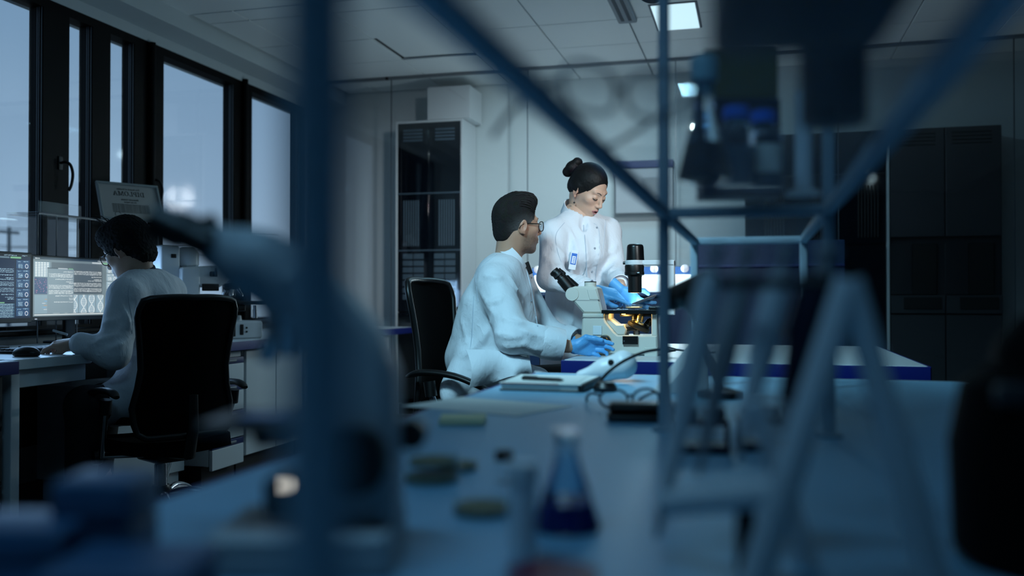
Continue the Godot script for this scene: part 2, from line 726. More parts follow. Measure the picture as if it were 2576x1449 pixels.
# ---------------------------------------------------------------- the scene
func _ready() -> void:
	rng.seed = 7
	# camera: a fast 32 mm lens focused on the pair at the microscope
	var cam := Camera3D.new()
	cam.name = "camera"
	cam.position = EYE
	cam.basis = cam_basis
	cam.near = 0.02
	cam.far = 200.0
	add_child(cam)
	var at_lens := CameraAttributesPhysical.new()
	at_lens.frustum_focal_length = 12.0 / (724.5 / FPX)
	at_lens.frustum_focus_distance = 3.85
	at_lens.exposure_aperture = 1.9
	cam.attributes = at_lens
	cam.current = true
	# dusk sky through the windows
	var env := Environment.new()
	var sky := Sky.new()
	var ps := ProceduralSkyMaterial.new()
	ps.sky_top_color = Color(0.29, 0.47, 0.63)
	ps.sky_horizon_color = Color(0.60, 0.72, 0.83)
	ps.sky_curve = 0.25
	ps.ground_bottom_color = Color(0.16, 0.20, 0.24)
	ps.ground_horizon_color = Color(0.50, 0.61, 0.70)
	ps.ground_curve = 0.05
	ps.use_debanding = false
	sky.sky_material = ps
	env.background_mode = Environment.BG_SKY
	env.sky = sky
	env.tonemap_mode = Environment.TONE_MAPPER_LINEAR
	env.tonemap_exposure = 1.0
	env.sdfgi_enabled = true
	env.ssao_enabled = true
	env.ssil_enabled = true
	var we := WorldEnvironment.new()
	we.name = "world"
	we.environment = env
	add_child(we)
	materials()
	glow("lamp_face", Color(0.80, 0.95, 1.0), 1.2)
	# the spot on the ceiling, right of the frame, that picks out the pair
	spot_lamp(Vector3(1.5, 2.58, -1.0), Vector3(-1.0, 1.45, -5.2), 13.0, 17.0, 1.0, Color(0.95, 0.98, 1.0), 0.22)
	spot_lamp(Vector3(-1.0, 2.62, -1.4), Vector3(-0.56, 0.9, -3.2), 7.5, 33.0, 1.0, Color(0.66, 0.90, 1.0), 0.22)  # added fill spot out of view, lifts the seated man and the bench
	spot_lamp(Vector3(-0.55, 2.64, -4.95), Vector3(-1.55, 1.5, -7.4), 3.8, 33.0, 1.0, Color(0.84, 0.96, 1.0), 0.04)  # added wall washer just out of view, brightens the back wall
	ceiling_panel("added oblong fill light panel out of view over the near end of the lab bench", Vector3(-0.5, 2.8, -0.15), Vector2(1.2, 0.3), 1.15, Color(0.50, 0.80, 1.0))  # added out of view, a blue fill for the bench and near objects
	ceiling_panel("lit square ceiling light panel above the glass shelf post", Vector3(-0.49, 2.8, -5.92), Vector2(0.27, 0.53), 1.5, Color(0.62, 0.88, 1.0))

	room()
	windows()
	partition()
	lab_tables()
	window_bench()
	cabinets()
	back_bench()
	desk_things()
	window_microscope()
	make_chair("office_chair", "black mesh office chair of the man at the window desk, seen from behind", Vector3(-2.50, 0, -3.43), deg_to_rad(180 + 62), 0.38)
	make_chair("office_chair", "black mesh office chair of the seated man at the microscope", Vector3(-1.13, 0, -3.72), deg_to_rad(84), 0.455)
	seated_man()
	standing_woman()
	desk_man()
	main_microscope()
	glass_shelf()
	shelf_things()
	near_microscope()
	pipette_stand()
	bench_things()


# a small ceiling spot: can, yoke, glowing face and its light just before the face
func spot_lamp(p: Vector3, to: Vector3, energy: float, angle: float, soft: float, col: Color, size: float) -> void:
	var dir := (to - p).normalized()
	var t := thing("unseen_spotlight", "unseen ceiling spotlight aimed at the bench", "spotlight", p)
	t.set_meta("label", "black ceiling spotlight aimed at the people by the microscope" if energy > 10.0 else "added ceiling spotlight out of view brightening the back wall" if energy < 4.0 else "added ceiling spotlight out of view filling in the near bench")
	var b := face_to(dir)
	var x := Transform3D(b * Basis(Vector3.RIGHT, PI / 2), Vector3.ZERO)
	part("can", Geo.new().lathe([Vector2(0.0, -0.2), Vector2(0.05, -0.2), Vector2(0.075, -0.17), Vector2(0.075, 0.0), Vector2(0.07, 0.0), Vector2(0.07, -0.015), Vector2(0.0, -0.015)], x), mt.black_metal, t)
	part("stem", Geo.new().tube([-dir * 0.1, Vector3(-dir.x * 0.1, 2.795 - p.y, -dir.z * 0.1)], 0.012), mt.black_metal, t)
	part("lamp_face", Geo.new().lathe([Vector2(0.0, -0.012), Vector2(0.068, -0.012), Vector2(0.068, -0.008), Vector2(0.0, -0.008)], x), mt.lamp_face, t)
	var l := SpotLight3D.new()
	l.name = "beam"
	l.light_color = col
	l.light_energy = energy
	l.spot_angle = angle
	l.spot_angle_attenuation = soft
	l.spot_range = 14.0
	l.spot_attenuation = 2.0
	l.light_size = size
	l.shadow_enabled = true
	t.add_child(l)
	l.position = dir * 0.02
	l.basis = Basis.looking_at(dir, Vector3.UP if absf(dir.y) < 0.95 else Vector3.FORWARD)


func ceiling_panel(label: String, p: Vector3, size: Vector2, energy: float, col: Color) -> void:
	var t := thing("ceiling_light_panel", label, "ceiling light", p)
	part("trim", Geo.new().box(Vector3(size.x + 0.03, 0.012, size.y + 0.03), Vector3(0, 0.0, 0), 0.003), mt.grid, t)
	part("diffuser", Geo.new().box(Vector3(size.x, 0.006, size.y), Vector3(0, -0.008, 0), 0.002), mt.lamp_face, t)
	var l := AreaLight3D.new()
	l.name = "panel_light"
	l.area_size = size
	l.light_color = col
	l.light_energy = energy
	l.area_range = 12.0
	l.shadow_enabled = true
	t.add_child(l)
	l.position = Vector3(0, -0.018, 0)
	l.rotation.x = -PI / 2


func room() -> void:
	var W := 3.3
	struct("floor", Geo.new().box(Vector3(7.5, 0.2, 11.0), Vector3(-0.26, -0.1, -2.1), 0.0), mt.floor)
	struct("wall_back", Geo.new().box(Vector3(7.4, 3.2, 0.2), Vector3(-0.31, 1.5, -7.52), 0.0), mt.wall)
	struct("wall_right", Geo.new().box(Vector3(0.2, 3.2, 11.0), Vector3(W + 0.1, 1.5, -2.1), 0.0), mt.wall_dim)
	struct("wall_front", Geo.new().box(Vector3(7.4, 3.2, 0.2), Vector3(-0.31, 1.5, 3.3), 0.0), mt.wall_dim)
	# the window wall: a parapet, a head, and solid wall nearer than the windows
	var left := struct("wall_left", Geo.new().box(Vector3(0.26, 0.79, 11.0), Vector3(-3.88, 0.395, -2.1), 0.0), mt.wall)
	part("lintel", Geo.new().box(Vector3(0.26, 0.75, 11.0), Vector3(-3.88, 3.0, -2.1), 0.0), mt.wall, left)
	part("solid_bay", Geo.new().box(Vector3(0.26, 1.85, 6.92), Vector3(-3.88, 1.71, -0.06), 0.0), mt.wall, left)
	part("window_sill", Geo.new().box(Vector3(0.22, 0.025, 9.0), Vector3(-3.70, 0.80, -2.9), 0.004), mt.frame, left)
	struct("trim_1", Geo.new().box(Vector3(0.45, 0.40, 11.0), Vector3(-3.745, 2.89, -2.1), 0.004), mt.wall)
	# ceiling: dark grid above, one board per square as far as the frame shows it
	var ceil := struct("ceiling", Geo.new().box(Vector3(7.4, 0.2, 11.0), Vector3(-0.31, 2.925, -2.1), 0.0), mt.grid)
	part("plain_ceiling", Geo.new().box(Vector3(7.4, 0.02, 8.1), Vector3(-0.2, 2.815, -1.05), 0.0), mt.ceiling_tile, ceil)
	var xs := [-3.5, -3.2]
	while xs[-1] < W:
		xs.append(minf(xs[-1] + 0.6, W))
	var zs := [-5.09, -5.29, -5.89, -6.47, -6.95, -7.42]
	var shapes := {}
	for i in xs.size() - 1:
		for j in zs.size() - 1:
			var w: float = xs[i + 1] - xs[i]
			var d: float = zs[j] - zs[j + 1]
			var key := Vector2i(roundi(w * 1000), roundi(d * 1000))
			if not shapes.has(key):
				shapes[key] = Geo.new().box(Vector3(w - 0.009, 0.018, d - 0.009), Vector3.ZERO, 0.002).commit()
			var odd := absf(xs[i] + 2.6) < 0.01 and j == 2
			var o := part("ceiling_tile", shapes[key], mt.ceiling_tile, ceil)
			o.position = Vector3(xs[i] + w / 2, 2.809, zs[j + 1] + d / 2)
			if odd:
				o.scale = Vector3(0.95, 1, 0.93)
				o.position += Vector3(0.012, 0.006, 0.02)
	# a linear air diffuser
	var t := thing("air_diffuser", "slotted metal air diffuser in the ceiling left of the glass shelf", "air vent", Vector3(-0.80, 2.8, -5.55))
	part("housing", Geo.new().box(Vector3(0.12, 0.03, 0.72), Vector3(0, -0.012, 0), 0.006), mt.grey_plastic, t)
	for s in [-1, 1]:
		part("slot", Geo.new().box(Vector3(0.022, 0.006, 0.6), Vector3(s * 0.024, -0.026, 0), 0.0), mt.slot, t)
	var u := solo("smoke_detector", Geo.new().lathe([Vector2(0, -0.022), Vector2(0.012, -0.022), Vector2(0.016, -0.012), Vector2(0.018, 0.0), Vector2(0.0, 0.0)]), mt.black_plastic, "small dark sensor on the ceiling by the glass wall rail", "sensor")
	u.position = on_level(974, 195, 2.797)


# one window: frame, glass, sealing strips on the far reveal, and a handle where the photo shows one
func window(n: int, z0: float, z1: float, side0: float, side1: float, handle: bool) -> void:
	var w := Node3D.new()
	w.name = "window_%d" % n
	add_child(w)
	tag(w, "", "", "", "structure")
	var y0 := 0.83
	var y1 := 2.575
	var xc := -3.80
	var dz := z0 - z1
	w.position = Vector3(xc, 0, (z0 + z1) / 2)
	var a := dz / 2
	# ring of frame as one outline with the opening cut out
	var ring := Geo.new()
	var rows := []
	for q in [[0.0, 0.0, -0.05], [side0, side1, -0.05], [side0, side1, 0.045], [0.0, 0.0, 0.045]]:
		rows.append([Vector3(q[2], y0 - minf(q[0], 0.03), a + q[0]), Vector3(q[2], y1 + minf(q[0], 0.12), a + q[0]), Vector3(q[2], y1 + minf(q[0], 0.12), -a - q[1]), Vector3(q[2], y0 - minf(q[0], 0.03), -a - q[1])])
	rows.append(rows[0])
	var pv := PackedVector3Array()
	var fs := PackedInt32Array()
	for r in rows.slice(0, 4):
		for p in r:
			pv.append(p)
	for i in 4:
		for j in 4:
			var b0 := i * 4 + j
			var b1 := i * 4 + (j + 1) % 4
			var c0 := (i + 1) % 4 * 4 + j
			var c1 := (i + 1) % 4 * 4 + (j + 1) % 4
			fs.append_array([b0, b1, c1, b0, c1, c0])
	ring.add(pv, fs, 20.0)
	part("frame", ring, mt.frame, w)
	part("pane", Geo.new().box(Vector3(0.006, y1 - y0, dz), Vector3(0, (y0 + y1) / 2, 0), 0.0), mt.pane, w)
	for s in [[0.008, 0.004], [0.020, 0.0035], [0.036, 0.003]]:
		part("gasket", Geo.new().box(Vector3(s[1] * 2, y1 - y0, 0.006), Vector3(s[0], (y0 + y1) / 2, -a + 0.003), 0.001), mt.gasket, w)
	if handle:
		var hy := 1.735
		var hz := a + side0 * 0.72
		var h := part("handle", Geo.new().tube(spline([Vector3(0.05, hy, hz), Vector3(0.085, hy + 0.004, hz), Vector3(0.105, hy - 0.012, hz - 0.012), Vector3(0.11, hy - 0.06, hz - 0.024), Vector3(0.105, hy - 0.12, hz - 0.02), Vector3(0.095, hy - 0.155, hz - 0.01)]), 0.0080, 10), mt.black_metal, w)
		part("rosette", Geo.new().box(Vector3(0.008, 0.075, 0.032), Vector3(0.049, hy, hz), 0.003), mt.black_metal, h)


func windows() -> void:
	window(1, -3.76, -4.12, 0.25, 0.10, false)
	window(2, -4.315, -4.502, 0.095, 0.07, true)
	window(3, -4.655, -4.875, 0.083, 0.12, false)
	window(4, -5.165, -6.0, 0.17, 0.105, true)
	window(5, -6.25, -7.03, 0.145, 0.10, false)
	part("mullion_cover", Geo.new().tube([Vector3(-3.735, 0.8, -5.02), Vector3(-3.735, 2.62, -5.02)], 0.022, 12), mt.frame, get_node("window_4")).position = -get_node("window_4").position
	part("mullion_cover", Geo.new().tube([Vector3(-3.735, 0.8, -6.12), Vector3(-3.735, 2.64, -6.12)], 0.022, 12), mt.frame, get_node("window_5")).position = -get_node("window_5").position
	# what stands outside: a pole with its cross wires
	var p := thing("utility_pole", "distant grey utility pole outside the leftmost window", "pole", at(22, 760, 26.0))
	part("mast", Geo.new().tube([Vector3(0, -4, 0), Vector3(0, 2.15, 0)], [0.07, 0.05], 10), mt.grey_plastic, p)
	part("cross_arm", Geo.new().box(Vector3(0.08, 0.08, 0.7), Vector3(0, 2.0, 0), 0.01), mt.grey_plastic, p)
	for s in [[1.6, 0.9], [1.2, -0.9], [2.1, 0.35], [1.55, -0.3]]:
		part("wire", Geo.new().tube([Vector3(0, s[0], 0), Vector3(-3.5, s[0] + s[1] * 0.8, 9.0)], 0.012, 5), mt.grey_plastic, p)
		part("wire", Geo.new().tube([Vector3(0, s[0], 0), Vector3(3.5, s[0] - s[1] * 0.5 + 0.5, -9.0)], 0.012, 5), mt.grey_plastic, p)


func partition() -> void:
	var w := Node3D.new()
	w.name = "wall_partition"
	add_child(w)
	tag(w, "", "", "", "structure")
	w.position = Vector3(0, 0, -6.95)
	part("top_rail", Geo.new().box(Vector3(6.8, 0.022, 0.03), Vector3(-0.1, 2.788, 0), 0.002), mt.grey_plastic, w)
	part("bottom_rail", Geo.new().box(Vector3(6.8, 0.03, 0.03), Vector3(-0.1, 0.015, 0), 0.002), mt.grey_plastic, w)
	var xs := [-3.67, -2.89, -1.735, -0.58, 0.58, 1.73, 2.6, 3.3]
	for i in xs.size() - 1:
		part("glass_panel", Geo.new().box(Vector3(xs[i + 1] - xs[i] - 0.006, 2.747, 0.01), Vector3((xs[i] + xs[i + 1]) / 2, 1.4035, 0), 0.0), mt.partition, w)
		if i > 0:
			part("joint_strip", Geo.new().box(Vector3(0.006, 2.747, 0.011), Vector3(xs[i], 1.4035, 0), 0.0), mt.gasket, w)


# ---------------------------------------------------------------- furniture
func lab_tables() -> void:
	# the table under the microscope
	var t := thing("lab_table", "white lab table with a blue front edge carrying the large cream microscope", "table", Vector3(-0.065, 0, -3.99))
	part("tabletop", Geo.new().box(Vector3(1.255, 0.05, 1.31), Vector3(0, 0.725, 0), 0.003), mt.white_laminate, t)
	part("front_edge", Geo.new().box(Vector3(1.27, 0.047, 0.012), Vector3(0, 0.7245, 0.661), 0.002), mt.blue_edge, t)
	for s in [-1, 1]:
		part("side_edge", Geo.new().box(Vector3(0.012, 0.047, 1.31), Vector3(s * 0.6335, 0.7245, 0), 0.002), mt.blue_edge, t)
	part("apron", Geo.new().box(Vector3(1.15, 0.06, 1.2), Vector3(0, 0.67, 0), 0.004), mt.white_plastic, t)
	for s in [-1, 1]:
		for q in [-1, 1]:
			part("leg", Geo.new().box(Vector3(0.05, 0.70, 0.05), Vector3(s * 0.58, 0.35, q * 0.6), 0.004), mt.white_plastic, t)
	# the bench in front of the camera
	t = thing("lab_bench", "long pale lab bench running from the lens towards the two scientists", "bench", Vector3(0.03, 0, -1.22))
	part("worktop", Geo.new().box(Vector3(1.37, 0.04, 3.04), Vector3(0, 0.73, 0), 0.004), mt.bench_top, t)
	part("end_edge", Geo.new().box(Vector3(1.37, 0.042, 0.01), Vector3(0, 0.7285, -1.525), 0.002), mt.white_laminate, t)
	for s in [-1, 1]:
		part("side_edge", Geo.new().box(Vector3(0.01, 0.04, 3.04), Vector3(s * 0.69, 0.729, 0), 0.002), mt.blue_edge, t)
		for q in [-1, 0, 1]:
			part("leg", Geo.new().box(Vector3(0.05, 0.71, 0.05), Vector3(s * 0.6, 0.355, q * 1.4), 0.004), mt.white_plastic, t)
	# the desk by the windows
	t = thing("office_desk", "white desk by the windows under the two monitors", "desk", Vector3(-3.08, 0, -3.39))
	part("desktop", Geo.new().prism(PackedVector2Array([Vector2(-0.42, 0.61), Vector2(0.42, 0.61), Vector2(0.42, 0.20), Vector2(0.36, 0.12), Vector2(0.27, 0.08), Vector2(0.27, -0.61), Vector2(-0.42, -0.61)]), 0.04, Transform3D(Basis(Vector3(1, 0, 0), Vector3(0, 0, 1), Vector3(0, -1, 0)), Vector3(0, 0.73, 0)), 0.003), mt.white_laminate, t)
	for q in [-1, 1]:
		for s in [-1, 1]:
			part("leg", Geo.new().box(Vector3(0.055, 0.71, 0.045), Vector3(s * 0.38 if q > 0 else s * 0.25 - 0.1, 0.355, 0.585 * q), 0.004), mt.white_plastic, t)
	part("rail", Geo.new().box(Vector3(0.03, 0.07, 0.36), Vector3(0.38, 0.675, 0.38), 0.004), mt.white_plastic, t)
	part("back_panel", Geo.new().box(Vector3(0.02, 0.45, 1.1), Vector3(-0.36, 0.48, 0), 0.003), mt.charcoal, t)
	# a white low pedestal under its far end
	t = thing("pedestal", "low white pedestal under the far end of the desk behind the chair", "cabinet", Vector3(-3.10, 0, -3.87), deg_to_rad(-8))
	part("body", Geo.new().box(Vector3(0.5, 0.46, 0.46), Vector3(0, 0.33, 0), 0.004), mt.white_laminate, t)
	part("plinth", Geo.new().box(Vector3(0.46, 0.10, 0.42), Vector3(0, 0.05, 0), 0.003), mt.white_plastic, t)
	part("power_cord", Geo.new().tube(spline([Vector3(0.256, 0.52, -0.17), Vector3(0.262, 0.3, -0.16), Vector3(0.258, 0.15, -0.13), Vector3(0.29, 0.012, -0.02)]), 0.004, 6), mt.white_plastic, t)
	# the neighbouring unit at the frame's left edge
	t = thing("side_cabinet", "dark fronted bench cabinet with a blue top edge at the left frame edge", "cabinet", Vector3(-3.05, 0, -2.36))
	part("worktop", Geo.new().box(Vector3(0.85, 0.05, 0.8), Vector3(0, 0.725, 0), 0.003), mt.white_laminate, t)
	part("front_edge", Geo.new().box(Vector3(0.012, 0.047, 0.8), Vector3(0.431, 0.7245, 0), 0.002), mt.blue_edge, t)
	part("body", Geo.new().box(Vector3(0.72, 0.6, 0.78), Vector3(0, 0.4, 0), 0.003), mt.charcoal, t)
	part("plinth", Geo.new().box(Vector3(0.66, 0.1, 0.7), Vector3(0, 0.05, 0), 0.003), mt.slot, t)
	for k in 3:
		part("drawer_front", Geo.new().box(Vector3(0.018, 0.185, 0.37), Vector3(0.369, 0.6 - 0.2 * k, -0.2), 0.003), mt.charcoal, t)


func window_bench() -> void:
	var z0 := -4.02
	var z1 := -6.85
	var t := thing("window_worktop", "long white worktop with a blue edge along the far windows", "worktop", Vector3(-3.14, 0.70, (z0 + z1) / 2))
	part("board", Geo.new().box(Vector3(0.94, 0.05, z0 - z1), Vector3(0, 0.025, 0), 0.003), mt.white_laminate, t)
	part("front_edge", Geo.new().box(Vector3(0.012, 0.047, z0 - z1), Vector3(0.476, 0.0245, 0), 0.002), mt.blue_edge, t)
	t = thing("drawer_unit", "white drawer unit with blue handle strips under the blue edged worktop", "drawer unit", Vector3(-3.05, 0, -4.30))
	part("carcass", Geo.new().box(Vector3(0.62, 0.585, 0.31), Vector3(0, 0.3975, 0), 0.003), mt.white_laminate, t)
	part("plinth", Geo.new().box(Vector3(0.54, 0.1, 0.31), Vector3(0, 0.05, 0), 0.002), mt.slot, t)
	for k in 4:
		var y := 0.66 - 0.146 * k
		var d := part("drawer", Geo.new().box(Vector3(0.02, 0.106, 0.30), Vector3(0.322, y - 0.087, 0), 0.003), mt.white_laminate, t)
		part("handle_strip", Geo.new().box(Vector3(0.02, 0.034, 0.30), Vector3(0.322, y - 0.0155, 0), 0.003), mt.blue_front, d)
		part("handle", Geo.new().box(Vector3(0.012, 0.014, 0.14), Vector3(0.333, y - 0.016, 0), 0.003), mt.grey_plastic, d)
	var first: Node3D = null
	var names := ["white cupboard with two doors beside the drawer unit", "white cupboard with two doors, second from the drawer unit", "white cupboard with two doors nearest the glass wall"]
	for k in 3:
		if first == null:
			first = thing("base_cupboard", names[0], "cupboard", Vector3(-3.05, 0, -4.80), 0.0, "cupboards under the window worktop")
			part("carcass", Geo.new().box(Vector3(0.62, 0.585, 0.66), Vector3(0, 0.3975, 0), 0.003), mt.white_laminate, first)
			part("plinth", Geo.new().box(Vector3(0.54, 0.1, 0.66), Vector3(0, 0.05, 0), 0.002), mt.slot, first)
			for s in [-1, 1]:
				part("door", Geo.new().box(Vector3(0.02, 0.575, 0.322), Vector3(0.322, 0.40, s * 0.165), 0.003), mt.white_laminate, first)
		else:
			dup(first, "base_cupboard", Vector3(-3.05, 0, -4.80 - 0.68 * k), 0.0, names[k])


func slats(parent: Node, n: int, size: Vector3, at0: Vector3, step: Vector3, m: Material) -> void:
	var g := Geo.new().box(size, Vector3.ZERO, 0.002).commit()
	for k in n:
		part("slat", g, m, parent).position = at0 + step * k


func cabinets() -> void:
	# the tall dark-doored cabinet behind the glass wall
	var t := thing("tall_cabinet", "tall cabinet with dark doors and pale sides behind the empty black chair back", "cabinet", Vector3(-2.60, 0, -7.23))
	part("side_panel", Geo.new().box(Vector3(0.02, 2.45, 0.36), Vector3(0.285, 1.225, 0), 0.003), mt.white_laminate, t)
	part("side_panel", Geo.new().box(Vector3(0.02, 2.45, 0.36), Vector3(-0.285, 1.225, 0), 0.003), mt.white_laminate, t)
	part("top_panel", Geo.new().box(Vector3(0.55, 0.02, 0.36), Vector3(0, 2.44, 0), 0.003), mt.white_laminate, t)
	part("back_panel", Geo.new().box(Vector3(0.55, 2.4, 0.012), Vector3(0, 1.22, -0.17), 0.0), mt.charcoal, t)
	part("plinth", Geo.new().box(Vector3(0.55, 0.1, 0.32), Vector3(0, 0.05, 0), 0.002), mt.slot, t)
	for s in [-1, 1]:
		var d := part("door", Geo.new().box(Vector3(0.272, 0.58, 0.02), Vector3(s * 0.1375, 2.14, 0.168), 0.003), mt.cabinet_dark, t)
		slats(d, 4, Vector3(0.17, 0.018, 0.006), Vector3(s * 0.14, 2.37, 0.180), Vector3(0, -0.028, 0), mt.slot_grey)
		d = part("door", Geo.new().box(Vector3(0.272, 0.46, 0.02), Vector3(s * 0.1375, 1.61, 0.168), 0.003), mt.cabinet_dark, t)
		slats(d, 7, Vector3(0.012, 0.38, 0.006), Vector3(s * 0.155 - 0.063, 1.60, 0.180), Vector3(0.021, 0, 0), mt.slot_grey)
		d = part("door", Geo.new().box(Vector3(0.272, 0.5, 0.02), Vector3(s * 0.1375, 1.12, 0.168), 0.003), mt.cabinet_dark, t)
		for c in 2:
			slats(d, 7, Vector3(0.088, 0.044, 0.006), Vector3(s * 0.1375 - 0.047 + 0.096 * c, 1.325, 0.180), Vector3(0, -0.056, 0), mt.slot_grey)
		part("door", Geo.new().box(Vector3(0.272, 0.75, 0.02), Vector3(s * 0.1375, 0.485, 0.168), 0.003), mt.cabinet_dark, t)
	part("shelf_rail", Geo.new().box(Vector3(0.55, 0.012, 0.022), Vector3(0, 1.846, 0.169), 0.002), mt.slot_grey, t)
	part("shelf_rail", Geo.new().box(Vector3(0.55, 0.012, 0.022), Vector3(0, 1.374, 0.169), 0.002), mt.slot_grey, t)
	var b := thing("storage_box", "pale storage box on top of the tall dark cabinet", "box", Vector3(-2.43, 2.45, -7.22))
	part("carton", Geo.new().box(Vector3(0.37, 0.27, 0.33), Vector3(0, 0.136, 0), 0.003), mt.white_laminate, b)
	# the dim pair at the right
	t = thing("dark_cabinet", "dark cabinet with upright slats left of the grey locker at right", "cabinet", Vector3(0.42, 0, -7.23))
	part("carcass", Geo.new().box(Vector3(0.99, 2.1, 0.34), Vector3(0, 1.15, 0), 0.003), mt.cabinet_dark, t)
	part("plinth", Geo.new().box(Vector3(0.95, 0.1, 0.3), Vector3(0, 0.05, 0), 0.002), mt.slot, t)
	part("edge_panel", Geo.new().box(Vector3(0.022, 2.2, 0.36), Vector3(0.507, 1.1, 0), 0.002), mt.white_laminate, t)
	for s in [-1, 0, 1]:
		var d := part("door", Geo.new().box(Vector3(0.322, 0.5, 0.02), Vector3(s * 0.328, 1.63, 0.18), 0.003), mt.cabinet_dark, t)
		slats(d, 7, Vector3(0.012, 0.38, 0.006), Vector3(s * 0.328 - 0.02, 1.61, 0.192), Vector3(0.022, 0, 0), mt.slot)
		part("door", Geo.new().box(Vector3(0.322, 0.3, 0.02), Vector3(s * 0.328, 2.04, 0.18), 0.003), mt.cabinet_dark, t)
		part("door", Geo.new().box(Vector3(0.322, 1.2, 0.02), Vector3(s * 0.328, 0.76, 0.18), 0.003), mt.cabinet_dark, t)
	part("rail", Geo.new().box(Vector3(0.98, 0.012, 0.03), Vector3(0, 1.885, 0.18), 0.002), mt.charcoal, t)
	t = thing("locker_cabinet", "grey two door locker with vents and two flap bins, far right", "cabinet", Vector3(1.31, 0, -7.23))
	part("carcass", Geo.new().box(Vector3(0.74, 2.15, 0.32), Vector3(0, 1.13, -0.01), 0.003), mt.charcoal, t)
	part("plinth", Geo.new().box(Vector3(0.7, 0.06, 0.3), Vector3(0, 0.03, 0), 0.002), mt.slot, t)
	for s in [-1, 1]:
		var d := part("door", Geo.new().box(Vector3(0.362, 0.78, 0.02), Vector3(s * 0.1845, 1.81, 0.165), 0.004), mt.locker, t)
		slats(d, 4, Vector3(0.26, 0.010, 0.006), Vector3(s * 0.1845 - 0.01, 2.16, 0.176), Vector3(0, -0.026, 0), mt.slot)
		part("recess", Geo.new().box(Vector3(0.18, 0.37, 0.02), Vector3(s * 0.1845 + 0.04, 1.19, 0.155), 0.003), mt.slot, t)
		part("partition_strip", Geo.new().box(Vector3(0.15, 0.37, 0.02), Vector3(s * 0.1845 - 0.11, 1.19, 0.16), 0.003), mt.charcoal, t)
		d = part("bin_front", Geo.new().box(Vector3(0.362, 0.13, 0.03), Vector3(s * 0.1845, 0.935, 0.168), 0.004), mt.locker, t)
		part("flap", Geo.new().box(Vector3(0.25, 0.085, 0.01), Vector3(s * 0.1845 + 0.03, 0.945, 0.185), 0.002), mt.slot, d)
		part("door", Geo.new().box(Vector3(0.362, 0.8, 0.02), Vector3(s * 0.1845, 0.46, 0.165), 0.004), mt.locker, t)


# the low blue cabinet with the lit window at the back
func back_bench() -> void:
	var t := thing("blue_workstation", "low blue laboratory workstation with a lit white window behind the microscope", "workstation", Vector3(-0.53, 0, -6.55))
	part("body", Geo.new().box(Vector3(2.06, 0.99, 0.5), Vector3(0, 0.495, 0), 0.004), mt.blue_panel, t)
	part("upstand", Geo.new().box(Vector3(2.06, 0.21, 0.4), Vector3(0, 1.095, -0.03), 0.004), mt.blue_panel, t)
	part("ledge", Geo.new().box(Vector3(2.06, 0.018, 0.56), Vector3(0, 1.0, 0.02), 0.003), mt.blue_panel, t)
	part("light_window", Geo.new().box(Vector3(1.16, 0.12, 0.012), Vector3(-0.43, 1.083, 0.178), 0.003), mt.light_window, t)
	var l := AreaLight3D.new()
	l.name = "window_light"
	l.area_size = Vector2(1.16, 0.12)
	l.light_color = Color(0.75, 0.95, 1.0)
	l.light_energy = 0.25
	l.area_range = 9.0
	l.shadow_enabled = true
	t.add_child(l)
	l.position = Vector3(-0.43, 1.083, 0.19)
	l.rotation.y = PI
	var tall := thing("blue_screen", "dark blue upright screen under the near glass shelf", "screen panel", Vector3(0.08, 0, -6.20))
	part("panel", Geo.new().box(Vector3(0.95, 1.05, 0.02), Vector3(0, 0.83, 0), 0.003), mt.blue_panel, tall)
	part("rail", Geo.new().box(Vector3(0.95, 0.02, 0.04), Vector3(0, 1.19, 0.005), 0.003), mt.blue_front, tall)
	for s in [-1, 1]:
		part("foot", Geo.new().box(Vector3(0.05, 0.31, 0.05), Vector3(s * 0.42, 0.155, 0), 0.004), mt.black_metal, tall)
	# a row of round white lamps along its top
	var g := Geo.new().lathe([Vector2(0, 0.0), Vector2(0.02, 0.0), Vector2(0.027, 0.012), Vector2(0.026, 0.024), Vector2(0.018, 0.03), Vector2(0, 0.032)], Transform3D(Basis(Vector3.RIGHT, PI / 2), Vector3.ZERO), 20).commit()
	for k in 11:
		var words: String = ["first", "second", "third", "fourth", "fifth", "sixth", "seventh", "eighth", "ninth", "tenth", "last"][k]
		var o := part(numbered("round_lamp"), g, mt.lamp_white, self)
		tag(o, "%s small round white lamp from the left above the lit window" % words, "lamp", "round lamps above the lit window")
		o.position = Vector3(-1.515 + 0.1045 * k, 1.185, -6.38)
		var bulb := OmniLight3D.new()
		bulb.name = "bulb"
		bulb.light_color = Color(0.86, 0.96, 1.0)
		bulb.light_energy = 0.065
		bulb.omni_range = 9.0
		bulb.omni_attenuation = 2.0
		bulb.light_size = 0.02
		bulb.shadow_enabled = true
		o.add_child(bulb, true)
		bulb.position = Vector3(0, 0, 0.015)
	t = thing("wall_dispenser", "white wall unit with a blue band above the workstation, seen past the shelf post", "dispenser", Vector3(-0.86, 1.66, -7.42))
	part("housing", Geo.new().box(Vector3(0.46, 0.36, 0.14), Vector3(0, 0.18, 0.071), 0.008), mt.near_grey, t)
	part("band", Geo.new().box(Vector3(0.465, 0.06, 0.15), Vector3(0, 0.39, 0.076), 0.004), mt.blue_front, t)
	part("display", Geo.new().box(Vector3(0.2, 0.16, 0.02), Vector3(0.08, 0.2, 0.144), 0.004), mt.grey_plastic, t)


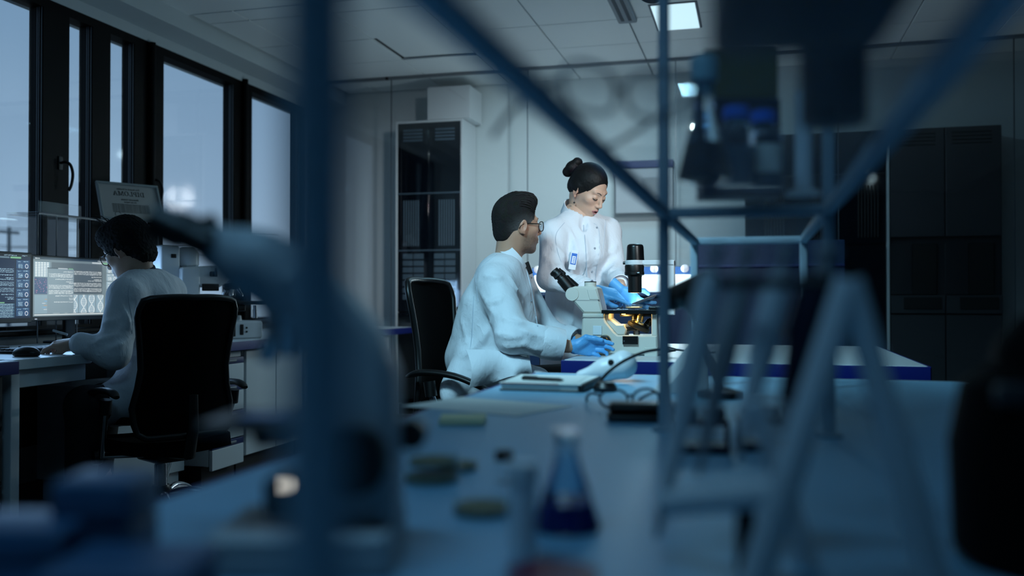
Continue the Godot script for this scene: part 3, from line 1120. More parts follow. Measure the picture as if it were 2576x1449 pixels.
# ---------------------------------------------------------------- chairs
func make_chair(called: String, label: String, pos: Vector3, turn: float, seat_h: float) -> Node3D:
	var t := thing(called, label, "office chair", pos, turn, "black mesh office chairs")
	for k in 5:
		var a := TAU * k / 5.0 + 0.3
		var dir := Vector3(sin(a), 0, cos(a))
		part("base_leg", Geo.new().tube(spline([dir * 0.03 + Vector3(0, 0.125, 0), dir * 0.12 + Vector3(0, 0.14, 0), dir * 0.22 + Vector3(0, 0.115, 0), dir * 0.295 + Vector3(0, 0.065, 0)], 5), 0.019, 10), mt.chrome, t)
		part("caster", Geo.new().lathe([Vector2(0, -0.02), Vector2(0.024, -0.02), Vector2(0.028, -0.014), Vector2(0.028, 0.014), Vector2(0.024, 0.02), Vector2(0, 0.02)], Transform3D(Basis(dir, PI / 2) * Basis(), dir * 0.295 + Vector3(0, 0.028, 0)), 16), mt.black_plastic, t)
	part("hub", Geo.new().lathe([Vector2(0, 0.09), Vector2(0.04, 0.09), Vector2(0.045, 0.15), Vector2(0.035, 0.17), Vector2(0, 0.17)]), mt.black_plastic, t)
	part("gas_cylinder", Geo.new().lathe([Vector2(0, 0.15), Vector2(0.027, 0.15), Vector2(0.027, seat_h - 0.12), Vector2(0.024, seat_h - 0.12), Vector2(0.024, seat_h - 0.11), Vector2(0.016, seat_h - 0.11), Vector2(0.016, seat_h - 0.06), Vector2(0, seat_h - 0.06)]), mt.chrome, t)
	part("mechanism", Geo.new().box(Vector3(0.16, 0.05, 0.2), Vector3(0, seat_h - 0.075, -0.02), 0.012), mt.black_plastic, t)
	# seat: a cushion with a rolled front
	var rows := []
	for i in 9:
		var v := i / 8.0
		var row := []
		for j in 9:
			var u := j / 8.0 * 2.0 - 1.0
			var hw := 0.24 - 0.03 * pow(absf(v * 2.0 - 1.0), 3.0)
			row.append(Vector3(u * hw, seat_h - 0.022 + 0.012 * u * u - 0.05 * maxf(0.0, v - 0.72) / 0.28 * maxf(0.0, v - 0.72), (v - 0.5) * 0.46 * (1.0 - 0.06 * u * u)))
		rows.append(row)
	part("seat", Geo.new().sheet(rows, 0.055, 80.0), mt.mesh_cloth, t)
	# backrest: a waisted mesh panel inside a tubular frame
	var half := back_widths()
	rows = []
	var rim_l := []
	var rim_r := []
	for i in 13:
		var v: float = [0.0, 0.03, 0.10, 0.22, 0.36, 0.5, 0.64, 0.78, 0.88, 0.94, 0.975, 0.993, 1.0][i]
		var row := []
		var hw: float = half.sample_baked(v)
		for j in 11:
			var u := j / 10.0 * 2.0 - 1.0
			row.append(back_point(u * hw, v, seat_h))
		rows.append(row)
		rim_l.append(row[0])
		rim_r.append(row[10])
	part("mesh_back", Geo.new().sheet(rows, 0.008, 80.0), mt.mesh_cloth, t)
	var loop := rim_l.duplicate()
	var top := []
	for j in range(1, 10):
		top.append(rows[12][j] + Vector3(0, 0.012 * (1.0 - pow(absf(j / 5.0 - 1.0), 2.0)) - 0.0, 0))
	loop.append_array(top)
	rim_r.reverse()
	loop.append_array(rim_r)
	for j in range(9, 0, -1):
		loop.append(rows[0][j])
	loop.append(loop[0])
	part("back_frame", Geo.new().tube(loop, 0.014, 10), mt.black_plastic, t)
	part("back_bracket", Geo.new().tube([Vector3(0, seat_h - 0.07, -0.1), Vector3(0, seat_h - 0.06, -0.25), Vector3(0, seat_h + 0.06, -0.285), Vector3(0, seat_h + 0.2, -0.285)], [0.03, 0.028, 0.025, 0.02], 10, true, 0.5, Vector3(0, 0, 1)), mt.black_plastic, t)
	for s in [-1, 1]:
		var x: float = s * 0.285
		var arm := part("armrest", Geo.new().tube(spline([Vector3(x, seat_h + 0.205, -0.21), Vector3(x, seat_h + 0.225, -0.14), Vector3(x, seat_h + 0.215, 0.0), Vector3(x, seat_h + 0.17, 0.13), Vector3(x, seat_h + 0.14, 0.18)], 5), [0.012, 0.016, 0.019, 0.021, 0.021, 0.021, 0.021, 0.021, 0.021, 0.021, 0.021, 0.02, 0.02, 0.02, 0.019, 0.019, 0.018, 0.018, 0.017, 0.016, 0.012], 12, true, 0.65, Vector3.UP), mt.black_plastic, t)
		part("arm_collar", Geo.new().tube([Vector3(x, seat_h + 0.19, -0.11), Vector3(x, seat_h + 0.13, -0.10)], 0.024, 12), mt.black_plastic, arm)
		part("strut", Geo.new().tube([Vector3(x, seat_h + 0.14, -0.102), Vector3(x * 0.94, seat_h - 0.05, -0.03), Vector3(x * 0.3, seat_h - 0.065, -0.02)], 0.014, 12), mt.chrome, arm)
		part("front_strut", Geo.new().tube(spline([Vector3(x, seat_h + 0.15, 0.17), Vector3(x, seat_h + 0.10, 0.19), Vector3(x * 0.98, seat_h + 0.0, 0.14), Vector3(x * 0.9, seat_h - 0.06, 0.06)], 4), 0.015, 10), mt.black_plastic, arm)
	part("tilt_knob", Geo.new().lathe([Vector2(0, -0.015), Vector2(0.03, -0.015), Vector2(0.033, 0.0), Vector2(0.03, 0.02), Vector2(0, 0.022)], Transform3D(Basis(Vector3(0, 0, 1), -PI / 2), Vector3(0.265, seat_h - 0.06, 0.02)), 18), mt.black_plastic, t)
	return t


func back_widths() -> Curve:
	var c := Curve.new()
	c.max_value = 1.0
	for p in [[0.0, 0.17], [0.03, 0.20], [0.18, 0.222], [0.45, 0.185], [0.7, 0.198], [0.88, 0.215], [0.94, 0.212], [0.975, 0.20], [0.993, 0.18], [1.0, 0.15]]:
		c.add_point(Vector2(p[0], p[1]), 0.0, 0.0, Curve.TANGENT_LINEAR, Curve.TANGENT_LINEAR)
	return c


func back_point(x: float, v: float, seat_h: float) -> Vector3:
	return Vector3(x, seat_h + 0.03 + v * 0.56 + (0.012 if v > 0.95 else 0.0) * absf(x) / 0.2, -0.235 - 0.05 * pow(absf(v - 0.3), 1.6) * 2.0 + 0.9 * x * x)


# ---------------------------------------------------------------- the desk by the windows
func screen_image(dark: bool) -> ImageTexture:
	var w := 560
	var h := 290
	var im := Image.create(w, h, false, Image.FORMAT_RGB8)
	var r := RandomNumberGenerator.new()
	r.seed = 11 if dark else 12
	var bg := Color(0.045, 0.11, 0.22) if dark else Color(0.46, 0.53, 0.56)
	var bar := Color(0.02, 0.05, 0.09) if dark else Color(0.16, 0.23, 0.29)
	var ink := Color(0.70, 0.84, 0.92) if dark else Color(0.97, 1.0, 1.0)
	im.fill(bg)
	im.fill_rect(Rect2i(0, 0, w, 10), bar)
	scrawl(im, r, 12, 4, 26, ink)
	scrawl(im, r, w - 150, 4, 70, ink)
	scrawl(im, r, w - 50, 4, 30, ink)
	# tabs under the title bar
	im.fill_rect(Rect2i(w - 190, 12, 70, 8), Color(0.78, 0.82, 0.84) if not dark else Color(0.40, 0.50, 0.56))
	im.fill_rect(Rect2i(w - 115, 12, 60, 8), Color(0.52, 0.76, 0.58))
	if not dark:
		im.fill_rect(Rect2i(8, 22, 92, 74), Color(0.55, 0.66, 0.72))
		for i in 5:
			for j in 9:
				im.fill_rect(Rect2i(12 + i * 17, 25 + j * 8, 13, 5), ink)
		im.fill_rect(Rect2i(8, 100, 92, 80), Color(0.22, 0.32, 0.47))
		for k in 70:
			var p := Vector2i(r.randi_range(10, 92), r.randi_range(102, 172))
			var s := r.randi_range(2, 5)
			im.fill_rect(Rect2i(p, Vector2i(s, s)), Color(0.80, 0.45, 0.55).lerp(Color(0.42, 0.45, 0.62), r.randf()))
		im.fill_rect(Rect2i(8, 184, 100, 92), Color(0.56, 0.66, 0.71))
		for k in 6:
			im.fill_rect(Rect2i(60 + r.randi_range(-8, 12), 205 + k * 10, 20, 2), [Color(0.85, 0.6, 0.35), Color(0.4, 0.7, 0.95), Color(0.95, 0.95, 0.95)][k % 3])
		for k in 6:
			var x := 112 + k * 57
			im.fill_rect(Rect2i(x, 184, 53, 92), Color(0.60, 0.71, 0.77))
			for i in 92:
				var ph := (i + k * 17) / 92.0 * TAU * 0.8
				var m := x + 26 + (k % 2) * 4
				var d := int(sin(ph) * 18.0)
				for s in [-1, 1]:
					im.fill_rect(Rect2i(clampi(m + s * d, x, x + 49), 184 + i, 4, 1), ink)
				if i % 9 == 0:
					im.fill_rect(Rect2i(mini(m - d, m + d), 184 + i, absi(2 * d), 2), ink)
	# text panels, flush right as the mirrored photograph shows them
	var panels := [[110, 22, 330, 155]] if not dark else [[10, 26, w - 100, 190]]
	for p in panels:
		im.fill_rect(Rect2i(p[0], p[1], p[2], p[3]), Color(0.34, 0.39, 0.42) if not dark else Color(0.05, 0.13, 0.26))
		var y: int = p[1] + 40
		var k := 0
		while y < p[1] + p[3] - 6:
			var block: int = [3, 1, 2, 3][k % 4]
			for b in block:
				if y < p[1] + p[3] - 4:
					var len: int = p[2] - 14 if block == 3 else r.randi_range(20, 110)
					scrawl(im, r, p[0] + p[2] - 6 - len, y, len, ink)
				y += 7
			y += 6
			k += 1
	if not dark:
		var q := Rect2i(84, 50, 165, 225)
		im.fill_rect(q, Color(0.52, 0.60, 0.64))
		im.fill_rect(Rect2i(84, 50, 165, 4), Color(0.2, 0.27, 0.31))
		im.fill_rect(Rect2i(215, 50, 30, 4), Color(0.52, 0.76, 0.58))
		im.fill_rect(Rect2i(150, 50, 60, 4), Color(0.8, 0.84, 0.86))
		var y := 66
		for b in [[1, 60], [3, 150], [1, 110], [2, 45], [3, 150], [3, 150], [1, 110], [2, 42], [1, 118]]:
			for i in b[0]:
				scrawl(im, r, 244 - b[1] + (r.randi_range(0, 20) if b[0] == 2 else 0), y, b[1] - 2, ink)
				y += 7
			y += 5
	else:
		im.fill_rect(Rect2i(0, 222, w - 88, 62), Color(0.10, 0.20, 0.32))
		im.fill_rect(Rect2i(w - 190, 216, 44, 5), Color(0.52, 0.76, 0.58))
		for k in 9:
			im.fill_rect(Rect2i(4, 224 + k * 7, w - 96, 4), Color(0.22, 0.34, 0.46) if k % 2 else Color(0.36, 0.52, 0.60))
			scrawl(im, r, w - 180, 224 + k * 7, 80, ink)
	# the column of small widgets
	for k in 6:
		var x := w - 82 if dark else 470
		var y := 26 + k * 43
		im.fill_rect(Rect2i(x, y, 76, 39), Color(0.16, 0.30, 0.46) if dark else Color(0.62, 0.72, 0.77))
		scrawl(im, r, x + 8, y + 6, 18, ink)
		scrawl(im, r, x + 40, y + 4, 28, ink)
		for i in 4:
			scrawl(im, r, x + 12, y + 18 + i * 5, 24, ink)
		for i in 24:
			var a := TAU * i / 24.0
			im.fill_rect(Rect2i(int(x + 58 + cos(a) * 8), int(y + 26 + sin(a) * 9), 3, 3), Color(0.9, 0.95, 1.0) if i % 8 else Color(0.9, 0.6, 0.5))
	if not dark:
		im.fill_rect(Rect2i(552, 0, 8, h), bar)
		im.fill_rect(Rect2i(8, 280, 540, 4), ink)
	return ImageTexture.create_from_image(im)


# a line of writing too small to read
func scrawl(im: Image, r: RandomNumberGenerator, x: int, y: int, len: int, c: Color) -> void:
	var e := x + len
	while x < e:
		var w := mini(r.randi_range(4, 16), e - x)
		var k := 0
		while k < w:
			im.fill_rect(Rect2i(x + k, y + r.randi_range(0, 1), 2, r.randi_range(2, 4)), c)
			k += r.randi_range(2, 3)
		x += w + 2


func monitor(label: String, pos: Vector3, turn: float, w: float, h: float, dark: bool, energy: float) -> void:
	var t := thing("monitor", label, "monitor", pos, turn, "monitors on the desk")
	part("housing", Geo.new().box(Vector3(w, h, 0.022), Vector3(0, 0.28, -0.012), 0.004), mt.black_plastic, t)
	part("rear_bulge", Geo.new().box(Vector3(w * 0.6, h * 0.6, 0.04), Vector3(0, 0.27, -0.035), 0.012), mt.black_plastic, t)
	var m := mat("screen_%d" % int(dark), Color(0.02, 0.02, 0.02), 0.3)
	m.emission_enabled = true
	m.emission = Color.BLACK
	m.emission_texture = screen_image(dark)
	m.emission_energy_multiplier = 0.85
	var a := w / 2 - 0.012
	var b0 := 0.28 - h / 2 + 0.022
	var b1 := 0.28 + h / 2 - 0.010
	part("screen", Geo.new().leaf(Vector3(-a, b1, 0.0005), Vector3(a, b1, 0.0005), Vector3(a, b0, 0.0005), Vector3(-a, b0, 0.0005)), m, t)
	part("stand_neck", Geo.new().box(Vector3(0.07, 0.24, 0.03), Vector3(0, 0.13, -0.06), 0.006), mt.black_plastic, t)
	part("stand_foot", Geo.new().box(Vector3(0.24, 0.012, 0.17), Vector3(0, 0.006, -0.03), 0.004), mt.black_plastic, t)
	part("power_button", Geo.new().box(Vector3(0.014, 0.005, 0.003), Vector3(-a + 0.02, b0 - 0.012, 0.0), 0.001), mt.lamp_white, t)
	var l := AreaLight3D.new()
	l.name = "screen_light"
	l.area_size = Vector2(2 * a, b1 - b0)
	l.light_color = Color(0.6, 0.8, 1.0)
	l.light_energy = energy
	l.area_range = 6.0
	l.shadow_enabled = true
	t.add_child(l)
	l.position = Vector3(0, 0.28, 0.02)
	l.rotation.y = PI


func mirrored_text(s: String, size: float, depth: float, serif := true) -> ArrayMesh:
	var tm := TextMesh.new()
	var f := SystemFont.new()
	f.font_names = PackedStringArray(["Droid Serif" if serif else "Droid Sans"])
	tm.font = f
	tm.text = s
	tm.font_size = 64
	tm.pixel_size = size / 64.0
	tm.depth = depth
	var arr := tm.get_mesh_arrays()
	var v: PackedVector3Array = arr[Mesh.ARRAY_VERTEX]
	var n: PackedVector3Array = arr[Mesh.ARRAY_NORMAL]
	for i in v.size():
		v[i].x = -v[i].x
		n[i].x = -n[i].x
	arr[Mesh.ARRAY_VERTEX] = v
	arr[Mesh.ARRAY_NORMAL] = n
	var ix: PackedInt32Array = arr[Mesh.ARRAY_INDEX]
	for i in ix.size() / 3:
		var k := ix[i * 3]
		ix[i * 3] = ix[i * 3 + 1]
		ix[i * 3 + 1] = k
	arr[Mesh.ARRAY_INDEX] = ix
	arr[Mesh.ARRAY_TANGENT] = null
	var m := ArrayMesh.new()
	m.add_surface_from_arrays(Mesh.PRIMITIVE_TRIANGLES, arr)
	return m


func desk_things() -> void:
	monitor("wide monitor with a pale screen of text panels and DNA drawings", Vector3(-3.40, 0.75, -3.98), deg_to_rad(89), 0.63, 0.325, false, 0.35)
	monitor("monitor with a dark blue screen at the left frame edge", Vector3(-3.37, 0.75, -3.325), deg_to_rad(88), 0.60, 0.335, true, 0.2)
	# keyboard with its keys
	var t := thing("keyboard", "black keyboard in front of the monitors on the white desk", "keyboard", Vector3(-2.96, 0.75, -3.30), deg_to_rad(90))
	part("base", Geo.new().box(Vector3(0.44, 0.014, 0.14), Vector3(0, 0.007, 0), 0.004), mt.black_plastic, t)
	var key := Geo.new().box(Vector3(0.023, 0.008, 0.021), Vector3.ZERO, 0.002).commit()
	for i in 16:
		for j in 5:
			part("key", key, mt.charcoal, t).position = Vector3(-0.2025 + i * 0.027, 0.017, -0.052 + j * 0.026)
	t = thing("computer_mouse", "black computer mouse near the desk's front left corner", "mouse", Vector3(-2.78, 0.75, -2.97))
	part("body", Field.new(Vector3(-0.07, -0.01, -0.05), Vector3(0.07, 0.06, 0.05), 0.005).ell(Vector3(0, 0.012, 0), Vector3(0.06, 0.028, 0.034), 0.004).plane(Vector3.ZERO, Vector3.DOWN).skin(Geo.new()), mt.black_plastic, t)
	part("wheel", Geo.new().lathe([Vector2(0, -0.003), Vector2(0.007, -0.003), Vector2(0.007, 0.003), Vector2(0, 0.003)], Transform3D(Basis(Vector3.RIGHT, PI / 2), Vector3(-0.03, 0.034, 0)), 12), mt.grey_plastic, t)
	t = thing("paper_sheet", "sheet of paper on the cabinet top at the left frame edge", "paper", Vector3(-2.75, 0.7508, -2.60), 0.3)
	part("sheet", Geo.new().box(Vector3(0.21, 0.0012, 0.297), Vector3(0, 0.0006, 0), 0.0), mt.paper, t)
	# clear acrylic stand with a framed diploma and a red capped tube
	t = thing("acrylic_shelf", "clear acrylic desk shelf carrying the framed diploma", "shelf", Vector3(-3.625, 0.75, -4.33))
	part("shelf_plate", Geo.new().box(Vector3(0.20, 0.012, 0.98), Vector3(0, 0.665, 0), 0.002), mt.acrylic, t)
	part("lip", Geo.new().box(Vector3(0.008, 0.075, 0.30), Vector3(0.10, 0.69, 0.34), 0.001), mt.acrylic, t)
	part("front_rim", Geo.new().box(Vector3(0.006, 0.012, 0.98), Vector3(0.101, 0.665, 0), 0.001), mt.gasket, t)
	for z in [0.488, 0.36, 0.21, -0.36, -0.48]:
		part("upright", Geo.new().box(Vector3(0.19, 0.659, 0.008), Vector3(0, 0.3295, z), 0.001), mt.acrylic, t)
		part("bright_edge", Geo.new().box(Vector3(0.004, 0.659, 0.008), Vector3(0.096, 0.3295, z), 0.001), mt.gasket, t)
	var b := face_to(Vector3(0.80, 0.40, 0.45))
	t = thing("diploma_frame", "framed diploma leaning back on the clear shelf by the window", "picture frame")
	t.transform = Transform3D(b, Vector3(-3.60, 1.552, -4.64))
	var fr := part("frame", Geo.new().box(Vector3(0.37, 0.014, 0.022), Vector3(0, 0.118, 0), 0.003), mt.frame_silver, t)
	part("rail", Geo.new().box(Vector3(0.37, 0.014, 0.022), Vector3(0, -0.118, 0), 0.003), mt.frame_silver, fr)
	for s in [-1, 1]:
		part("stile", Geo.new().box(Vector3(0.014, 0.222, 0.022), Vector3(s * 0.178, 0, 0), 0.003), mt.frame_silver, fr)
	part("mat_board", Geo.new().box(Vector3(0.345, 0.225, 0.006), Vector3(0, 0, -0.004), 0.0), mt.paper_grey, t)
	part("back_strut", Geo.new().prism(PackedVector2Array([Vector2(-0.012, 0.05), Vector2(-0.13, -0.125), Vector2(-0.012, -0.12)]), 0.06, Transform3D(Basis(Vector3.UP, -PI / 2), Vector3(-0.08, 0, -0.002)), 0.0), mt.frame, t)
	var rows := [["The Board of Studies", 0.014, 0.085], ["DIPLOMA", 0.040, 0.055], ["Honoris Causa", 0.015, 0.015], ["for the degree", 0.011, -0.002]]
	for r in rows:
		part("lettering", mirrored_text(r[0], r[1], 0.0006), mt.ink, t).position = Vector3(0, r[2], 0.0)
	for k in 7:
		part("lettering", mirrored_text("lorem ipsum dolor sit amet consectetur adipisci elit sed eius", 0.0078, 0.0006), mt.ink, t).position = Vector3(0, -0.018 - 0.0085 * k, 0.0)
	part("seal", Geo.new().tube(ring_points(0.017, 24), 0.0008, 6, false), mt.ink, t).position = Vector3(-0.085, -0.086, 0)
	t = thing("capped_tube", "pale plastic tube with a red cap beside the diploma", "container", Vector3(-3.63, 1.422, -4.80))
	part("tube", Geo.new().lathe([Vector2(0, 0), Vector2(0.024, 0), Vector2(0.026, 0.004), Vector2(0.026, 0.15), Vector2(0, 0.15)]), mt.translucent, t)
	part("cap", Geo.new().lathe([Vector2(0, 0.145), Vector2(0.028, 0.145), Vector2(0.028, 0.162), Vector2(0, 0.162)]), mt.red_cap, t)
	t = thing("grey_monitor", "grey back of a monitor standing on the far worktop", "monitor", Vector3(-3.12, 0.75, -5.75), deg_to_rad(55))
	part("shell", Geo.new().box(Vector3(0.50, 0.34, 0.05), Vector3(0, 0.41, 0), 0.015), mt.grey_plastic, t)
	part("foot", Geo.new().box(Vector3(0.2, 0.02, 0.18), Vector3(0, 0.01, 0), 0.005), mt.grey_plastic, t)
	part("neck", Geo.new().box(Vector3(0.06, 0.25, 0.04), Vector3(0, 0.14, -0.01), 0.005), mt.grey_plastic, t)


func ring_points(r: float, n: int) -> Array:
	var out := []
	for i in n + 1:
		out.append(Vector3(cos(TAU * i / n) * r, sin(TAU * i / n) * r, 0))
	return out


# the white upright microscope on the window worktop, seen from behind its eyepieces
func window_microscope() -> void:
	var t := thing("upright_microscope", "large white upright microscope on the window worktop behind the left chair", "microscope", Vector3(-2.98, 0.75, -4.50), deg_to_rad(90 - 31))
	# local x runs to the right in the picture, z towards the lens
	part("base", Geo.new().box(Vector3(0.36, 0.10, 0.24), Vector3(0.10, 0.05, 0), 0.01), mt.white_plastic, t)
	for k in [[0.03, 0.022, 0.075], [0.085, 0.014, 0.06]]:
		part("socket", Geo.new().box(Vector3(k[1] * 1.6, k[2], 0.006), Vector3(k[0] + 0.06, 0.052, 0.121), 0.004), mt.black_plastic, t)
	for k in 2:
		part("jack", Geo.new().lathe([Vector2(0, 0), Vector2(0.006, 0), Vector2(0.005, 0.005), Vector2(0, 0.005)], Transform3D(Basis(Vector3.RIGHT, PI / 2), Vector3(0.175, 0.04 + k * 0.022, 0.12)), 12), mt.black_plastic, t)
	part("column", Geo.new().box(Vector3(0.11, 0.36, 0.15), Vector3(-0.13, 0.22, 0), 0.012), mt.white_plastic, t)
	part("arm", Geo.new().prism(PackedVector2Array([Vector2(-0.16, 0.29), Vector2(0.04, 0.29), Vector2(0.10, 0.33), Vector2(0.26, 0.345), Vector2(0.26, 0.39), Vector2(0.02, 0.415), Vector2(-0.16, 0.40)]), 0.13, Transform3D(), 0.008), mt.white_plastic, t)
	part("badge_window", Geo.new().box(Vector3(0.10, 0.04, 0.006), Vector3(-0.02, 0.29, 0.076), 0.003), mt.black_plastic, t)
	var h := part("lamp_house", Geo.new().box(Vector3(0.11, 0.2, 0.14), Vector3(-0.23, 0.42, -0.03), 0.012), mt.white_plastic, t)
	part("louvre", Geo.new().box(Vector3(0.03, 0.022, 0.004), Vector3(-0.215, 0.46, 0.042), 0.002), mt.black_plastic, h)
	part("condenser_body", Geo.new().box(Vector3(0.11, 0.13, 0.12), Vector3(-0.11, 0.45, -0.02), 0.03), mt.white_plastic, t)
	for k in 2:
		part("slider_knob", Geo.new().box(Vector3(0.032, 0.03, 0.035), Vector3(-0.005 + k * 0.10, 0.365, 0.08), 0.005), mt.black_plastic, t)
		part("slider_tab", Geo.new().box(Vector3(0.014, 0.05, 0.012), Vector3(0.003 + k * 0.10, 0.375, 0.098), 0.003), mt.black_plastic, t)
	var n := part("nosepiece", Geo.new().lathe([Vector2(0, 0), Vector2(0.045, 0), Vector2(0.05, 0.02), Vector2(0.04, 0.04), Vector2(0, 0.04)], Transform3D(Basis(Vector3(0, 0, 1), 0.25), Vector3(0.15, 0.285, 0)), 20), mt.black_metal, t)
	for k in 4:
		var a := TAU * k / 4.0 + 0.6
		var d := Vector3(cos(a) * 0.55, -1.0, sin(a) * 0.55).normalized()
		var p := Vector3(0.15 + cos(a) * 0.028, 0.287, sin(a) * 0.028)
		part("objective", Geo.new().tube([p, p + d * 0.02, p + d * 0.022, p + d * 0.045, p + d * 0.055], [0.014, 0.014, 0.012, 0.012, 0.006], 14), mt.chrome, n)
	part("stage", Geo.new().box(Vector3(0.24, 0.022, 0.17), Vector3(0.19, 0.205, 0.01), 0.004), mt.black_metal, t)
	part("stage_carrier", Geo.new().box(Vector3(0.18, 0.04, 0.13), Vector3(0.11, 0.175, 0.0), 0.006), mt.black_metal, t)
	part("stage_knob", Geo.new().lathe([Vector2(0, 0), Vector2(0.014, 0), Vector2(0.014, 0.05), Vector2(0.011, 0.05), Vector2(0.011, 0.075), Vector2(0, 0.075)], Transform3D(Basis(), Vector3(0.26, 0.115, 0.06)), 16), mt.steel, t)
	part("field_lens", Geo.new().lathe([Vector2(0, 0), Vector2(0.035, 0), Vector2(0.03, 0.03), Vector2(0, 0.03)], Transform3D(Basis(), Vector3(0.17, 0.1, 0)), 18), mt.white_plastic, t)


# ---------------------------------------------------------------- people
class SkinTint extends Tint:
	var base := Color(0.60, 0.37, 0.26)
	var lip := Color(0.42, 0.12, 0.12)
	var hairc := Color(0.012, 0.011, 0.012)
	var beard := 0.0
	var open_mouth := false
	var noise := FastNoiseLite.new()

	func of(p: Vector3) -> Color:
		var c := base
		# warmer cheeks, nose and ears
		var warm := exp(-(Vector2(absf(p.x) - 0.04, p.y + 0.03).length_squared()) / 0.0007) * (1.0 if p.z > 0.03 else 0.0)
		c = c.lerp(Color(base.r * 0.98, base.g * 0.78, base.b * 0.74), 0.4 * warm)
		if absf(p.x) > 0.068 and p.y > -0.05 and p.y < 0.04 and p.z < 0.03:
			c = c.lerp(Color(base.r, base.g * 0.72, base.b * 0.68), 0.45)
		if beard > 0.0 and p.z > -0.03:
			var line := -0.035 - 0.35 * maxf(0.0, p.z - 0.05)
			var b := smoothstep(line + 0.012, line - 0.022, p.y) * smoothstep(-0.135, -0.110, p.y) * smoothstep(-0.022, 0.014, p.z)
			var n := noise.get_noise_3d(p.x * 9000.0, p.y * 9000.0, p.z * 9000.0) * 0.5 + 0.5
			c = c.lerp(Color(0.085, 0.055, 0.042), clampf(b * beard * (0.55 + 0.6 * n), 0.0, 0.9))
		# lips
		var lx := absf(p.x) / 0.025
		if lx < 1.0 and p.z > 0.075:
			var m := 1.0 - lx * lx
			if p.y < -0.0615 + 0.0085 * m and p.y > -0.0615 - 0.0155 * m:
				c = c.lerp(lip, 0.85)
				if open_mouth and absf(p.y + 0.066) < 0.0035 * m and p.z < 0.101:
					c = Color(0.05, 0.015, 0.015)
		return c


class PlainTint extends Tint:
	var base := Color.WHITE

	func of(_p: Vector3) -> Color:
		return base


class HairTint extends Tint:
	var base := Color(0.012, 0.011, 0.012)
	var grey := 0.0
	var noise := FastNoiseLite.new()

	func of(p: Vector3) -> Color:
		var n := noise.get_noise_3d(p.x * 2500.0, p.y * 900.0, p.z * 900.0) * 0.5 + 0.5
		var c := base * (0.6 + 0.9 * n)
		if grey > 0.0:
			var side := smoothstep(0.065, -0.03, p.y) * smoothstep(-0.09, 0.03, p.z)
			c = c.lerp(Color(0.26, 0.25, 0.25), clampf(grey * side * (0.1 + 1.2 * n), 0.0, 0.8))
		c.a = 1.0
		return c


# face, ears and neck in the head's own axes: x to its left, y up, z forward; ears at the middle
func head_shape(female: bool, mouth: bool) -> Field:
	var f := Field.new(Vector3(-0.105, -0.215, -0.125), Vector3(0.105, 0.15, 0.145), 0.0032)
	f.ell(Vector3(0, 0.035, -0.014), Vector3(0.075, 0.094, 0.095), 0.01)
	f.ell(Vector3(0, -0.022, 0.022), Vector3(0.061 if female else 0.064, 0.082, 0.069), 0.03)
	if female:
		f.ell(Vector3(0, -0.078, 0.036), Vector3(0.040, 0.036, 0.046), 0.03)
		f.ell(Vector3(0, -0.098, 0.068), Vector3(0.016, 0.014, 0.015), 0.022)
	else:
		f.ell(Vector3(0, -0.076, 0.030), Vector3(0.051, 0.042, 0.052), 0.028)
		f.ell(Vector3(0, -0.102, 0.068), Vector3(0.023, 0.017, 0.017), 0.022)
	for s in [-1, 1]:
		f.ell(Vector3(s * 0.043, -0.016, 0.058), Vector3(0.020, 0.017, 0.020), 0.022)
		f.cap(Vector3(s * 0.012, 0.028, 0.086), Vector3(s * 0.042, 0.030, 0.074), 0.007, 0.006, 0.016)
	# eye sockets, eyeballs with their lids
	for s in [-1, 1]:
		f.ell(Vector3(s * 0.031, 0.006, 0.098), Vector3(0.017, 0.011, 0.013), 0.012, Basis(), true)
		f.ell(Vector3(s * 0.0315, 0.005, 0.0765), Vector3(0.0145, 0.0115, 0.0125), 0.004)
	# nose
	f.cap(Vector3(0, 0.018, 0.086), Vector3(0, -0.027, 0.107 if female else 0.109), 0.0065, 0.0085 if female else 0.0095, 0.012)
	f.ell(Vector3(0, -0.031, 0.106), Vector3(0.0095, 0.0085, 0.0095), 0.006)
	for s in [-1, 1]:
		f.ell(Vector3(s * 0.0115, -0.034, 0.096), Vector3(0.0075, 0.0065, 0.0095), 0.006)
		f.ell(Vector3(s * 0.006, -0.0405, 0.100), Vector3(0.0032, 0.003, 0.004), 0.002, Basis(), true)
	# lips
	f.ell(Vector3(0, -0.060, 0.078), Vector3(0.028, 0.022, 0.020), 0.014)
	for s in [-1, 1]:
		f.cap(Vector3(s * 0.002, -0.057, 0.0985), Vector3(s * 0.021, -0.0615, 0.086), 0.0048, 0.003, 0.004)
		f.cap(Vector3(0, -0.071, 0.0965), Vector3(s * 0.017, -0.066, 0.088), 0.0058, 0.0032, 0.004)
	if mouth:
		f.ell(Vector3(0, -0.0645, 0.101), Vector3(0.0125, 0.0042, 0.012), 0.003, Basis(), true)
	f.ell(Vector3(0, -0.082, 0.099), Vector3(0.018, 0.005, 0.007), 0.008, Basis(), true)
	# ears
	for s in [-1, 1]:
		var b := Basis(Vector3.UP, s * 0.45) * Basis(Vector3.RIGHT, 0.2)
		f.ell(Vector3(s * 0.077, -0.006, -0.010), Vector3(0.0085, 0.031, 0.0185), 0.006, b)
		f.ell(Vector3(s * 0.0865, -0.003, -0.006), Vector3(0.0065, 0.021, 0.0105), 0.004, b, true)
		f.ell(Vector3(s * 0.078, -0.006, 0.004), Vector3(0.006, 0.008, 0.004), 0.004)
		f.ell(Vector3(s * 0.0765, -0.033, -0.003), Vector3(0.006, 0.008, 0.007), 0.004)
	return f


func hit(f: Field, px: float, py: float, d0: float, d1: float) -> Vector3:
	var a := at(px, py, d0)
	var b := at(px, py, d1)
	for i in 400:
		var p := a.lerp(b, i / 399.0)
		if f.value(p) < 0.0:
			return p
	return a.lerp(b, 0.5)


